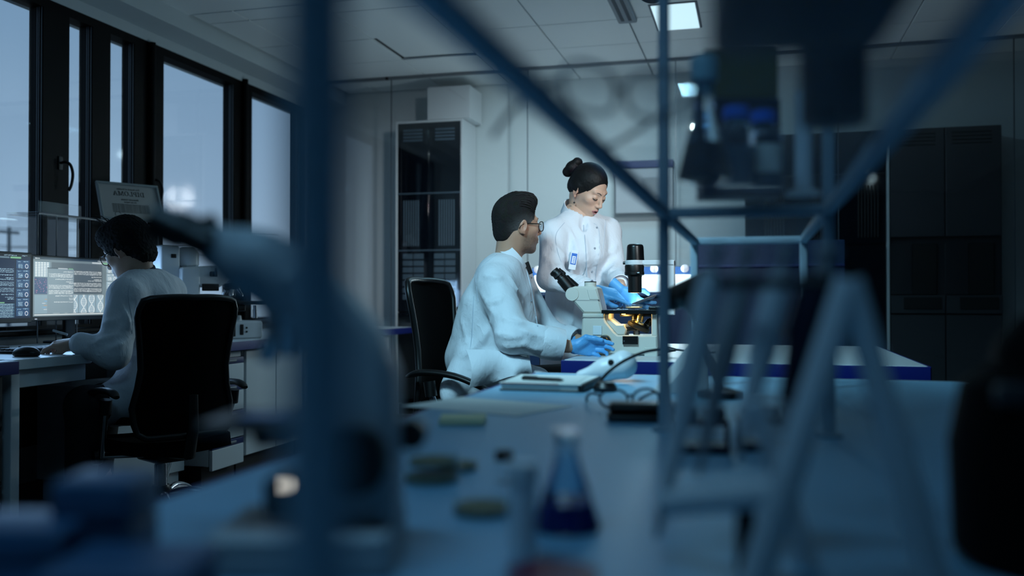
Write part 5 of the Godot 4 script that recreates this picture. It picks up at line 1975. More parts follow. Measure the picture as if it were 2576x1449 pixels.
	tab.transform = Transform3D(Basis(tx, tz.cross(tx), tz), at(1616, 758.5, 4.05))
	part("case", Geo.new().box(Vector3(0.115, 0.007, 0.17), Vector3.ZERO, 0.003), mt.tablet_shell, tab)
	part("screen", Geo.new().box(Vector3(0.103, 0.0008, 0.155), Vector3(0, 0.0037, 0), 0.0), mt.tablet_screen, tab)
	var l := AreaLight3D.new()
	l.name = "screen_light"
	l.area_size = Vector2(0.10, 0.15)
	l.light_color = Color(0.85, 0.95, 1.0)
	l.light_energy = 0.035
	l.area_range = 3.0
	l.shadow_enabled = true
	tab.add_child(l)
	l.position = Vector3(0, 0.006, 0)
	l.rotation.x = PI / 2


func desk_man() -> void:
	var fw := Vector3(at(330, 565, 1).x - EYE.x, 0, at(330, 565, 1).z - EYE.z).normalized()
	var rt := fw.cross(Vector3.UP)
	var t := thing("person", "man with thick black hair in a lab coat bent over the desk by the monitors", "person")
	var flat := fw * cos(deg_to_rad(56)) - rt * sin(deg_to_rad(56))
	var hb := face_to(flat * cos(deg_to_rad(24)) + Vector3.DOWN * sin(deg_to_rad(24)))
	var hx := Transform3D(hb.scaled(Vector3.ONE * 1.02), at(322, 632, 4.0))
	var f := head_shape(false, false)
	f.cap(Vector3(0, -0.05, -0.035), hx.affine_inverse() * at(352, 712, 4.02), 0.055, 0.06, 0.03)
	var tint := SkinTint.new()
	tint.base = Color(0.52, 0.33, 0.24)
	var g := Geo.new()
	f.skin(g, hx, tint)
	var neck := at(354, 720, 4.03)
	var pelvis := at(385, 1010, 4.05)
	var sl := at(318, 745, 3.84)
	var el := at(285, 890, 3.74)
	var wl := at(197, 862, 3.74)
	var sr := at(425, 738, 4.14)
	var er := at(420, 880, 4.25)
	var wr := at(250, 862, 4.2)
	var kl := at(215, 1020, 3.8)
	var kr := at(260, 1010, 4.15)
	under_body(g, [[neck, pelvis, 0.09, 0.10], [sr, sl, 0.05, 0.05], [sr, er, 0.045, 0.038], [er, wr, 0.038, 0.027], [sl, el, 0.045, 0.038], [el, wl, 0.038, 0.027], [pelvis, kr, 0.075, 0.055], [pelvis, kl, 0.075, 0.055], [kr, Vector3(kr.x, 0.1, kr.z), 0.05, 0.035], [kl, Vector3(kl.x, 0.1, kl.z), 0.05, 0.035]], tint.base)
	# the bare hands belong to the body
	f = hand_shape([[20, 25, 20], [35, 40, 25], [42, 45, 30], [46, 45, 30]], [Vector3(0.035, 0.050, -0.022), Vector3(0.030, 0.076, -0.036), Vector3(0.020, 0.094, -0.042)], true)
	var y := (wl - el)
	y.y = 0.0
	y = (y.normalized() + Vector3.DOWN * 0.05 + fw * 0.2).normalized()
	var z := Vector3.UP - rt * 0.1 - fw * 0.35
	z = (z - y * z.dot(y)).normalized()
	f.skin(g, Transform3D(Basis(y.cross(z), y, z), wl + y * 0.012), tint)
	part("body", g, mt.skin, t)
	# a thick mop of black hair
	f = Field.new(Vector3(-0.12, -0.13, -0.15), Vector3(0.12, 0.19, 0.15), 0.0034)
	f.ell(Vector3(0, 0.045, -0.016), Vector3(0.092, 0.112, 0.110), 0.01)
	f.ell(Vector3(0, 0.09, 0.045), Vector3(0.075, 0.055, 0.062), 0.03)
	f.ell(Vector3(0, -0.03, -0.07), Vector3(0.068, 0.06, 0.045), 0.03)
	f.ell(Vector3(0, -0.045, 0.112), Vector3(0.10, 0.112, 0.080), 0.006, Basis(), true)
	f.ell(Vector3(0, -0.160, 0.035), Vector3(0.12, 0.125, 0.095), 0.006, Basis(), true)
	f.ell(Vector3(0, -0.185, -0.09), Vector3(0.13, 0.10, 0.11), 0.008, Basis(), true)
	for s in [-1, 1]:
		f.ell(Vector3(s * 0.100, -0.014, 0.0), Vector3(0.022, 0.034, 0.024), 0.004, Basis(), true)
	var n := FastNoiseLite.new()
	n.frequency = 1.0
	n.fractal_octaves = 3
	f.rough(n, 0.005, Vector3(120, 50, 60), 0.025)
	var ht := HairTint.new()
	ht.base = Color(0.009, 0.009, 0.010)
	var hair := part("hair", f.skin(Geo.new(), hx, ht), mt.hair, t)
	for k in 9:
		var a := rng.randf_range(-0.06, 0.06)
		var z0 := rng.randf_range(-0.02, 0.06)
		part("stray_lock", Geo.new().tube(spline([hx * Vector3(a, 0.14, z0), hx * Vector3(a * 1.2, 0.172, z0 + 0.012), hx * Vector3(a * 1.5, 0.186, z0 + 0.035)], 3), [0.003, 0.003, 0.0025, 0.002, 0.0015, 0.001, 0.0006], 5), mt.hair_plain, hair)
	glasses(t, hx, 0.026, 0.021, mt.lens)
	# roll-neck jumper
	var n0 := hx * Vector3(0, -0.05, -0.035)
	var n1 := at(352, 712, 4.02)
	part("roll_neck", Geo.new().tube([n0.lerp(n1, 1.15), n0.lerp(n1, 0.8), n0.lerp(n1, 0.40), n0.lerp(n1, 0.32)], [0.082, 0.073, 0.068, 0.064], 24), mt.jumper, t)
	# the coat
	f = Field.new(at(350, 850, 3.95) - Vector3(0.46, 0.62, 0.50), at(350, 740, 3.95) + Vector3(0.46, 0.28, 0.50), 0.0105)
	var ax := (fw * 0.5 - rt * 0.85).normalized()
	f.cap(at(366, 775, 4.02), at(392, 985, 4.06), 0.175, 0.19, 0.03, ax, 0.70)
	f.cap(at(345, 735, 3.93), at(400, 735, 4.06), 0.085, 0.085, 0.06)
	f.cap(at(395, 770, 4.0), at(420, 880, 4.04), 0.09, 0.10, 0.05)
	f.cap(neck, sl, 0.065, 0.068, 0.05)
	f.cap(neck, sr, 0.065, 0.068, 0.05)
	f.cap(sl, el, 0.080, 0.066, 0.035)
	f.cap(el, el.lerp(wl, 0.93), 0.066, 0.050, 0.03)
	f.cap(sr, er, 0.078, 0.066, 0.03)
	f.cap(er, er.lerp(wr, 0.95), 0.062, 0.048, 0.03)
	f.cap(at(340, 980, 3.92), at(240, 1035, 3.86), 0.10, 0.085, 0.05)
	f.cap(at(390, 1010, 4.1), at(290, 1030, 4.1), 0.10, 0.08, 0.05)
	f.cap(at(235, 1040, 3.84), at(205, 1110, 3.86), 0.05, 0.03, 0.04, rt, 0.6)
	creases(f, [[250, 815, 300, 800, 3.70, 0.013], [245, 855, 300, 835, 3.66, 0.013], [225, 865, 262, 850, 3.66, 0.012], [262, 880, 330, 850, 3.66, 0.012], [300, 760, 330, 830, 3.74, 0.012], [320, 890, 400, 905, 3.80, 0.014]], 3.4, 4.3)
	n = FastNoiseLite.new()
	n.seed = 2
	n.frequency = 1.0
	n.fractal_type = FastNoiseLite.FRACTAL_RIDGED
	n.fractal_octaves = 2
	f.rough(n, 0.006, Vector3(4.5, 3.0, 4.5), 0.05)
	f.ell(at(346, 690, 4.015), Vector3(0.072, 0.066, 0.072), 0.01, Basis(), true)
	var coat := part("lab_coat", f.skin(Geo.new()), mt.coat, t)
	var cx := Transform3D(face_to(ax, (Vector3.UP + ax * 0.4).normalized()), at(353, 712, 4.025))
	part("collar", collar_strip(cx, -130, 130, 0.090, 0.082, 0.032, 0.02), mt.coat, coat)
	part("sleeve_seam", seam(f, [[330, 700], [322, 745], [332, 800], [332, 840]], 3.5, 4.2), mt.coat_seam, coat)
	# trousers
	f = Field.new(kl - Vector3(0.3, 0.50, 0.65), pelvis + Vector3(0.25, 0.25, 0.45), 0.015)
	for k in [kr, kl]:
		f.cap(pelvis, k, 0.105, 0.08, 0.05)
		f.cap(k, Vector3(k.x - 0.03, 0.10, k.z), 0.078, 0.055, 0.03)
	part("trousers", f.skin(Geo.new()), mt.trousers, t)
	var pen := solo("pen", Geo.new().tube([wl + y * 0.05 + Vector3(0, 0.035, 0), wl + y * 0.115 + Vector3(0, 0.055, 0) - fw * 0.01], 0.005, 8), mt.white_plastic, "pale pen held between the desk man's fingers", "pen")
	pen.set_meta("label", "pale pen held in the fingers of the man at the desk")


# ---------------------------------------------------------------- the large microscope
# side view of the stand: right and up in metres from the base's lower left corner, from its outline in the photograph
func mq(px: float, py: float) -> Vector2:
	return Vector2((px - 1460.0) * 0.001676, (895.0 - py) * 0.00162)


func outline(pts: Array) -> PackedVector2Array:
	var out := PackedVector2Array()
	for p in pts:
		out.append(mq(p[0], p[1]))
	return out


func barrel(px: float, tops: Array, z := 0.0, sides := 28) -> Geo:
	# upright lathe: pairs of (half width in pixels, height in pixels) from bottom to top
	var prof := []
	for t in tops:
		prof.append(Vector2(t[0] * 0.00165, mq(0, t[1]).y))
	prof.insert(0, Vector2(0, prof[0].y))
	prof.append(Vector2(0, prof[-1].y))
	return Geo.new().lathe(prof, Transform3D(Basis(), Vector3(mq(px, 0).x, 0, z)), sides)


func main_microscope() -> void:
	var o := on_level(1460, 893, 0.75)
	o += Vector3(0.0, 0.0, -0.10)
	var t := thing("inverted_microscope", "large cream inverted microscope with a glowing dish on its black stage", "microscope", o)
	var body := part("stand_body", Geo.new().prism(outline([[1460, 893], [1460, 850], [1463, 800], [1516, 800], [1520, 812], [1541, 838], [1549, 845], [1643, 845], [1645, 893]]), 0.17, Transform3D(), 0.006), mt.cream, t)
	part("waist_line", Geo.new().box(Vector3(0.092, 0.0016, 0.174), Vector3(mq(1489, 0).x, mq(0, 800).y - 0.002, 0), 0.0), mt.grey_plastic, body)
	part("neck_block", Geo.new().prism(outline([[1462.5, 800], [1463, 792], [1516, 792], [1516, 800]]), 0.15, Transform3D(), 0.003), mt.cream, t)
	part("stage_bracket", Geo.new().prism(outline([[1514, 792], [1527, 792], [1527, 804], [1545, 819], [1561, 819], [1568, 832], [1564, 845], [1546, 845], [1519, 812]]), 0.13, Transform3D(), 0.004), mt.cream, t)
	part("front_pillar", Geo.new().prism(outline([[1629, 846], [1629, 792], [1641, 792], [1643, 846]]), 0.15, Transform3D(), 0.003), mt.cream, t)
	part("rear_spine", Geo.new().prism(outline([[1643, 893], [1643, 795], [1648, 795], [1651, 893]]), 0.10, Transform3D(), 0.002), mt.white_plastic, t)
	part("foot_block", Geo.new().prism(outline([[1613, 897], [1613, 874], [1644, 874], [1645, 897]]), 0.185, Transform3D(), 0.003), mt.cream, t)
	part("side_plate", Geo.new().prism(outline([[1489.5, 845], [1489.5, 822], [1511, 822], [1511, 845]]), 0.003, Transform3D(Basis(), Vector3(0, 0, 0.0875)), 0.001), mt.plate_blue, t)
	part("mirror_box", Geo.new().prism(outline([[1562, 867], [1562, 847], [1598, 847], [1598, 867]]), 0.03, Transform3D(Basis(), Vector3(0, 0, 0.085)), 0.002), mt.black_metal, t)
	part("box_screw", Geo.new().lathe([Vector2(0, 0), Vector2(0.0035, 0), Vector2(0.003, 0.003), Vector2(0, 0.003)], Transform3D(Basis(Vector3.RIGHT, PI / 2), Vector3(mq(1566, 859).x, mq(1566, 859).y, 0.1)), 12), mt.chrome, t)
	# viewing head: sloping body, hinge boss, trinocular port, two eyepieces
	var head := part("viewing_head", Geo.new().prism(outline([[1464, 792], [1421, 742], [1428, 728], [1442, 723], [1489, 723], [1497, 728], [1512, 792]]), 0.135, Transform3D(), 0.008), mt.cream, t)
	var joint := mq(1436, 743)
	part("hinge_boss", Geo.new().lathe([Vector2(0, -0.071), Vector2(0.027, -0.071), Vector2(0.028, -0.068), Vector2(0.028, 0.068), Vector2(0.027, 0.071), Vector2(0, 0.071)], Transform3D(Basis(Vector3.RIGHT, PI / 2), Vector3(joint.x, joint.y, 0)), 36), mt.cream, head)
	part("head_seam", Geo.new().prism(outline([[1437.5, 759.2], [1437, 758.2], [1503, 758.2], [1503.4, 759.2]]), 0.1365, Transform3D(), 0.0), mt.grey_plastic, head)
	part("side_panel", Geo.new().prism(outline([[1479, 757], [1472, 730], [1494, 730], [1503, 757]]), 0.139, Transform3D(), 0.002), mt.cream, head)
	part("camera_port", barrel(1474, [[15, 726], [15, 712], [14.5, 711]]), mt.cream, t)
	part("port_cap", barrel(1474, [[15.3, 712.5], [15.3, 711], [14.5, 710.4]]), mt.slot, t)
	for s in [-1, 1]:
		var z: float = s * 0.03
		var a := mq(1433, 737)
		var b := mq(1404, 702)
		var c := mq(1386, 685)
		var pa := Vector3(a.x, a.y, z)
		var pb := Vector3(b.x, b.y, z)
		var pc := Vector3(c.x, c.y, z)
		var d := (pc - pa).normalized()
		var tube := part("eyepiece_tube", Geo.new().tube([pa, pa.lerp(pb, 0.02), pb - d * 0.004, pb], [0.024, 0.0245, 0.0235, 0.022], 24), mt.black_plastic, t)
		part("eyepiece", Geo.new().tube([pb, pb + d * 0.010, pb + d * 0.011, pb + d * 0.028, pb + d * 0.029, pc, pc + d * 0.004], [0.017, 0.017, 0.021, 0.021, 0.0195, 0.0215, 0.019], 24), mt.black_plastic, tube)
		part("eye_lens", Geo.new().tube([pc + d * 0.0035, pc + d * 0.0046], 0.011, 20), mt.lens_dark, tube)
		part("focus_ring", Geo.new().tube([pb + d * 0.013, pb + d * 0.020], 0.0222, 24), mt.charcoal, tube)
	part("tube_bridge", Geo.new().tube([Vector3(mq(1437, 727).x, mq(1437, 727).y, 0), Vector3(mq(1418, 710).x, mq(1418, 710).y, 0)], 0.02, 16), mt.black_plastic, t)
	# stage with its light hole, dish, clip and drive
	var hole := mq(1592, 787)
	# the slit from the left edge keeps the plate in one outline
	var sp := PackedVector2Array([Vector2(-0.134, -0.0002), Vector2(-0.134, -0.105), Vector2(0.108, -0.105), Vector2(0.108, 0.105), Vector2(-0.134, 0.105), Vector2(-0.134, 0.0002)])
	for k in range(1, 24):
		var a := PI - TAU * k / 24.0
		sp.append(Vector2(cos(a), sin(a)) * 0.020)
	part("stage", Geo.new().prism(sp, 0.014, Transform3D(Basis(Vector3.RIGHT, PI / 2), Vector3(hole.x, hole.y, 0)), 0.0), mt.black_metal, t)
	part("stage_rail", Geo.new().box(Vector3(0.16, 0.012, 0.10), Vector3(mq(1595, 0).x, mq(0, 796).y, -0.045), 0.002), mt.black_metal, t)
	part("stage_drive", Geo.new().box(Vector3(0.05, 0.015, 0.06), Vector3(mq(1633, 0).x, mq(0, 778).y, -0.02), 0.003), mt.black_metal, t)
	part("drive_bar", Geo.new().box(Vector3(0.03, 0.008, 0.05), Vector3(mq(1645, 0).x, mq(0, 776).y, 0.0), 0.002), mt.charcoal, t)
	part("slide_clip", Geo.new().tube([Vector3(mq(1543, 0).x, mq(0, 777).y, 0.03), Vector3(mq(1590, 0).x, mq(0, 779).y, 0.055), Vector3(mq(1614, 0).x, mq(0, 781).y, 0.045)], 0.003, 8, true, 0.5, Vector3.UP), mt.black_metal, t)
	part("slide_holder", Geo.new().box(Vector3(0.125, 0.004, 0.09), Vector3(mq(1580, 0).x, mq(0, 781).y, 0.0), 0.001), mt.glass, t)
	# objectives on their tilted turret
	var tc := mq(1594, 823)
	var tb := Basis(Vector3(0, 0, 1), deg_to_rad(-24))
	var turret := part("objective_turret", Geo.new().lathe([Vector2(0, -0.014), Vector2(0.043, -0.014), Vector2(0.048, -0.008), Vector2(0.048, 0.002), Vector2(0.036, 0.010), Vector2(0.0, 0.012)], Transform3D(tb, Vector3(tc.x, tc.y, 0)), 32), mt.turret, t)
	part("turret_hub", Geo.new().lathe([Vector2(0, 0.010), Vector2(0.021, 0.010), Vector2(0.019, 0.017), Vector2(0, 0.019)], Transform3D(tb, Vector3(tc.x, tc.y, 0.02)), 24), mt.brass, turret)
	for q in [[1583, 812, 1583, 792, 0.0, 0.012, 1], [1598, 812, 1601, 793, 0.03, 0.0125, 0], [1612, 824, 1625, 805, 0.012, 0.013, 1], [1590, 815, 1586, 800, -0.04, 0.011, 0]]:
		var a := mq(q[0], q[1])
		var b := mq(q[2], q[3])
		var pa := Vector3(a.x, a.y, q[4])
		var pb := Vector3(b.x, b.y, q[4])
		var r: float = q[5]
		var ob := part("objective", Geo.new().tube([pa, pa.lerp(pb, 0.12), pa.lerp(pb, 0.14), pa.lerp(pb, 0.72), pa.lerp(pb, 0.86), pb], [r, r, r * 1.12, r * 1.12, r * 0.75, r * 0.6], 22), mt.brass if q[6] == 0 else mt.barrel_dark, t)
		part("colour_ring", Geo.new().tube([pa.lerp(pb, 0.20), pa.lerp(pb, 0.26)], r * 1.16, 22), mt.steel, ob)
	part("turret_mount", Geo.new().box(Vector3(0.055, 0.022, 0.07), Vector3(mq(1574, 0).x, mq(0, 829).y, 0), 0.003), mt.black_metal, t)
	part("mount_post", barrel(1588, [[8, 847], [8, 836], [9, 835], [9, 832]]), mt.steel, t)
	# focus knobs
	var kn := mq(1520, 859)
	var knob := part("focus_knob", Geo.new().lathe([Vector2(0, 0), Vector2(0.0225, 0), Vector2(0.0235, 0.004), Vector2(0.0235, 0.022), Vector2(0.021, 0.024), Vector2(0.0165, 0.024), Vector2(0.0165, 0.04), Vector2(0.0150, 0.042), Vector2(0, 0.042)], Transform3D(Basis(Vector3.RIGHT, PI / 2), Vector3(kn.x, kn.y, 0.085)), 32), mt.black_plastic, t)
	part("gold_ring", Geo.new().lathe([Vector2(0.0240, 0.015), Vector2(0.0244, 0.016), Vector2(0.0244, 0.018), Vector2(0.0240, 0.019)], Transform3D(Basis(Vector3.RIGHT, PI / 2), Vector3(kn.x, kn.y, 0.085)), 32), mt.brass, knob)
	# lamp arm, lamp house and condenser
	part("lamp_pillar", Geo.new().prism(outline([[1660, 795], [1660, 660], [1680, 658], [1680, 795]]), 0.05, Transform3D(Basis(), Vector3(0, 0, -0.01)), 0.004), mt.white_plastic, t)
	part("lamp_arm", Geo.new().prism(outline([[1562, 669], [1562, 657.5], [1676, 657.5], [1680, 660], [1680, 671], [1609, 671], [1604, 669]]), 0.06, Transform3D(Basis(), Vector3(0, 0, -0.01)), 0.004), mt.white_plastic, t)
	part("arm_ring", barrel(1584, [[23, 669], [23.5, 668], [23.5, 659], [23, 657.5]]), mt.white_plastic, t)
	part("thumb_screw", Geo.new().tube([Vector3(mq(1563, 0).x, mq(0, 664).y, 0), Vector3(mq(1555, 0).x, mq(0, 664).y, 0)], 0.006, 12), mt.black_metal, t)
	part("lamp_house", barrel(1585, [[22.5, 657.5], [22, 650], [20.8, 624], [19, 619], [15, 616.5]]), mt.lamp_black, t)
	part("filter_ring", barrel(1583, [[21, 696], [24.5, 694], [24.5, 687], [23.5, 686], [24, 672], [22, 668.5]]), mt.black_plastic, t)
	part("aperture_lever", Geo.new().box(Vector3(0.012, 0.008, 0.016), Vector3(mq(1596, 0).x, mq(0, 690).y, 0.042), 0.002), mt.steel, t)
	part("condenser", barrel(1584, [[16.4, 739], [17, 737], [17, 700], [18, 697], [18, 695]]), mt.black_plastic, t)
	part("glow_disc", barrel(1584, [[11, 739.6], [11, 739.2]]), mt.warm_lens, t)
	var l := SpotLight3D.new()
	l.name = "condenser_beam"
	l.light_color = Color(1.0, 0.82, 0.48)
	l.light_energy = 0.5
	l.spot_angle = 26.0
	l.spot_angle_attenuation = 0.6
	l.spot_range = 3.0
	l.spot_attenuation = 2.0
	l.light_size = 0.012
	l.shadow_enabled = true
	t.add_child(l)
	l.position = Vector3(mq(1584, 0).x, mq(0, 740.8).y, 0)
	l.rotation.x = -PI / 2
	# added glowing patch and small light under the stage, to turn the objectives gold
	part("added_glow_patch", Geo.new().box(Vector3(0.016, 0.003, 0.016), Vector3(mq(1560, 0).x, mq(0, 793).y, 0.045), 0.001), mt.warm_lens, t)
	var w := OmniLight3D.new()
	w.name = "added_warm_light"
	w.light_color = Color(1.0, 0.82, 0.46)
	w.light_energy = 0.010
	w.omni_range = 2.0
	w.omni_attenuation = 2.0
	w.light_size = 0.012
	w.shadow_enabled = true
	t.add_child(w)
	w.position = Vector3(mq(1560, 0).x, mq(0, 799).y, 0.045)
	# the sample dish on the stage
	var c := o + Vector3(mq(1582, 0).x, mq(0, 782).y + 0.0055, 0.0)
	var dish := thing("petri_dish", "glowing glass petri dish on the black microscope stage", "petri dish", c)
	part("dish", Geo.new().lathe([Vector2(0, 0), Vector2(0.035, 0), Vector2(0.0355, 0.013), Vector2(0.0340, 0.013), Vector2(0.0335, 0.002), Vector2(0, 0.002)], Transform3D(), 36), mt.glass, dish)
	part("medium", Geo.new().lathe([Vector2(0, 0.0022), Vector2(0.0330, 0.0022), Vector2(0.0330, 0.006), Vector2(0, 0.006)], Transform3D(), 36), mt.medium, dish)
	part("lid", Geo.new().lathe([Vector2(0.0365, 0.004), Vector2(0.0368, 0.0155), Vector2(0, 0.0160), Vector2(0, 0.0150), Vector2(0.0360, 0.0147)], Transform3D(), 36), mt.glass, dish)
	# power lead at its back
	var lead := thing("power_lead", "black power lead plugged in behind the cream microscope", "cable")
	part("plug", Geo.new().tube([at(1652, 876, 3.68), at(1676, 879, 3.66), at(1700, 880, 3.64)], [0.016, 0.014, 0.006], 12), mt.black_plastic, lead)
	part("cord", Geo.new().tube(spline([at(1696, 879, 3.64), at(1720, 882, 3.62), at(1750, 889, 3.60), at(1800, 886, 3.62)]), 0.004, 8), mt.black_plastic, lead)


# ---------------------------------------------------------------- the near bench
func glass_shelf() -> void:
	var x0 := -0.154
	var x1 := 0.118
	var t := thing("reagent_shelf", "glass reagent shelf on slim metal posts above the near bench", "shelf", Vector3(0, 0.75, 0))
	part("glass_plate", Geo.new().box(Vector3(x1 - x0 - 0.02, 0.006, 2.15), Vector3((x0 + x1) / 2, 0.382, -1.345), 0.001), mt.shelf_glass, t)
	for x in [x0, x1]:
		part("long_rail", Geo.new().box(Vector3(0.019, 0.018, 2.15), Vector3(x, 0.378, -1.345), 0.003), mt.rail_metal, t)
		for z in [-0.30, -1.60, -2.41]:
			part("post", Geo.new().box(Vector3(0.019, 0.95 if z > -2.0 else 0.38, 0.019), Vector3(x, 0.475 if z > -2.0 else 0.19, z), 0.003), mt.rail_metal, t)
			part("post_foot", Geo.new().box(Vector3(0.04, 0.006, 0.04), Vector3(x, 0.003, z), 0.002), mt.rail_metal, t)
	for z in [-0.28, -1.60, -2.41]:
		part("cross_bar", Geo.new().box(Vector3(x1 - x0, 0.018, 0.019), Vector3((x0 + x1) / 2, 0.378, z), 0.003), mt.rail_metal, t)


func reagent_bottle(label: String, pos: Vector3, r: float, h: float, cap: Material, fill: Material, lab: bool, group := "") -> void:
	var t := thing("reagent_bottle", label, "bottle", pos, 0.0, group)
	part("glass_body", Geo.new().lathe([Vector2(0, 0), Vector2(r * 0.94, 0), Vector2(r, r * 0.12), Vector2(r, h * 0.66), Vector2(r * 0.9, h * 0.74), Vector2(r * 0.5, h * 0.84), Vector2(r * 0.46, h * 0.9), Vector2(0, h * 0.9)]), mt.lab_glass, t)
	part("liquid", Geo.new().lathe([Vector2(0, 0.002), Vector2(r * 0.9, 0.002), Vector2(r * 0.94, r * 0.14), Vector2(r * 0.94, h * 0.5), Vector2(0, h * 0.5)]), fill, t)
	part("cap", Geo.new().lathe([Vector2(0, h * 0.86), Vector2(r * 0.66, h * 0.86), Vector2(r * 0.68, h * 0.88), Vector2(r * 0.66, h), Vector2(r * 0.6, h * 1.01), Vector2(0, h * 1.01)]), cap, t)
	if lab:
		var rows := []
		for i in 2:
			var row := []
			for j in 11:
				var a := lerpf(-0.9, 0.9, j / 10.0) + 0.25
				row.append(Vector3(sin(a) * (r + 0.0006), h * (0.2 + 0.36 * i), cos(a) * (r + 0.0006)))
			rows.append(row)
		part("label", Geo.new().sheet(rows, 0.0004), mt.paper, t)


func erlenmeyer(label: String, pos: Vector3, r: float, h: float, fill: Material, level: float, stopper: Material) -> void:
	var t := thing("conical_flask", label, "flask", pos)
	var prof := [Vector2(0, 0), Vector2(r * 0.92, 0), Vector2(r, r * 0.1), Vector2(r * 0.97, r * 0.22), Vector2(r * 0.36, h * 0.72), Vector2(r * 0.33, h * 0.78), Vector2(r * 0.33, h * 0.97), Vector2(r * 0.4, h), Vector2(0, h)]
	part("glass_body", Geo.new().lathe(prof, Transform3D(), 36), mt.lab_glass, t)
	if fill:
		var top := lerpf(r * 0.92, r * 0.34, clampf((level - r * 0.22) / (h * 0.72 - r * 0.22), 0, 1))
		part("liquid", Geo.new().lathe([Vector2(0, 0.0025), Vector2(r * 0.89, 0.0025), Vector2(r * 0.94, r * 0.12), Vector2(r * 0.92, r * 0.24), Vector2(top, level), Vector2(0, level)], Transform3D(), 36), fill, t)
	if stopper:
		part("stopper", Geo.new().lathe([Vector2(0, h * 0.88), Vector2(r * 0.29, h * 0.88), Vector2(r * 0.32, h * 1.0), Vector2(r * 0.46, h * 1.02), Vector2(r * 0.50, h * 1.2), Vector2(r * 0.42, h * 1.26), Vector2(0, h * 1.27)]), stopper, t)


func shelf_things() -> void:
	var y := 1.1352
	erlenmeyer("stoppered glass flask of dark blue liquid on the glass shelf", shelf_at(1772, 455), 0.037, 0.13, mt.liquid_navy, 0.05, mt.stopper)
	reagent_bottle("blue capped bottle of clear liquid on the glass shelf, nearer the flask", shelf_at(1852, 470), 0.027, 0.110, mt.cap_blue, mt.liquid_clear, false, "blue capped bottles on the glass shelf")
	reagent_bottle("blue capped bottle with a white label on the glass shelf, right of its twin", shelf_at(1920, 478), 0.027, 0.112, mt.cap_blue, mt.liquid_clear, true, "blue capped bottles on the glass shelf")
	var t := thing("measuring_cylinder", "slim glass measuring cylinder at the right end of the glass shelf", "cylinder", shelf_at(2022, 492))
	part("foot", Geo.new().lathe([Vector2(0, 0), Vector2(0.026, 0), Vector2(0.026, 0.006), Vector2(0.014, 0.010), Vector2(0, 0.010)]), mt.white_plastic, t)
	part("column", Geo.new().lathe([Vector2(0, 0.010), Vector2(0.013, 0.012), Vector2(0.013, 0.155), Vector2(0.015, 0.158), Vector2(0.0117, 0.158), Vector2(0.0117, 0.014), Vector2(0, 0.013)]), mt.frosted, t)
	t = thing("olive_carton", "dull olive carton standing on the glass shelf behind the blue caps", "box", shelf_at(1856, 502), deg_to_rad(14))
	part("carton", Geo.new().box(Vector3(0.115, 0.075, 0.05), Vector3(0, 0.1925, 0), 0.002), mt.olive, t)
	part("tray", Geo.new().box(Vector3(0.12, 0.154, 0.055), Vector3(0, 0.077, 0), 0.002), mt.navy, t)
	t = thing("storage_case", "black storage case on the glass shelf at the top of the view", "case", Vector3(0.030, y, -0.50), deg_to_rad(3))
	part("case_body", Geo.new().box(Vector3(0.105, 0.10, 0.22), Vector3(0, 0.05, 0), 0.006), mt.navy_black, t)
	part("case_lid", Geo.new().box(Vector3(0.109, 0.02, 0.224), Vector3(0, 0.111, 0), 0.005), mt.navy_black, t)
	t = thing("dark_bottle", "tall dark bottle on the glass shelf beside the right hand post", "bottle", Vector3(0.068, y, -0.86))
	part("body", Geo.new().lathe([Vector2(0, 0), Vector2(0.027, 0), Vector2(0.029, 0.005), Vector2(0.029, 0.11), Vector2(0.014, 0.14), Vector2(0.014, 0.16), Vector2(0, 0.16)]), mt.navy_black, t)
	part("cap", Geo.new().lathe([Vector2(0, 0.155), Vector2(0.018, 0.155), Vector2(0.018, 0.178), Vector2(0, 0.178)]), mt.black_plastic, t)
	# goggles lying on the shelf, seen from below
	var gp := shelf_at(1578, 300)
	t = thing("safety_goggles", "clear safety goggles lying on the glass shelf left of the post", "goggles", gp, deg_to_rad(40))
	for s in [-1, 1]:
		var rim := []
		for i in 25:
			var a := TAU * i / 24.0
			var r := 1.0 / pow(pow(absf(cos(a)), 2.6) + pow(absf(sin(a)), 2.6), 1.0 / 2.6)
			rim.append(Vector3(s * 0.036 + cos(a) * r * 0.031, 0.024 + sin(a) * r * 0.021, 0.02 * absf(s * 0.036 + cos(a) * r * 0.031) / 0.07 - 0.012))
		part("rim", Geo.new().tube(rim, 0.0022, 8), mt.goggle, t)
		part("temple", Geo.new().tube(spline([Vector3(s * 0.068, 0.026, 0.006), Vector3(s * 0.074, 0.022, -0.05), Vector3(s * 0.07, 0.006, -0.12), Vector3(s * 0.065, 0.003, -0.14)]), 0.0026, 8), mt.goggle, t)
	part("bridge", Geo.new().tube([Vector3(-0.006, 0.026, -0.012), Vector3(0, 0.03, -0.014), Vector3(0.006, 0.026, -0.012)], 0.0022, 8), mt.goggle, t)


func shelf_at(px: float, py: float) -> Vector3:
	return on_level(px, py, 1.1352)


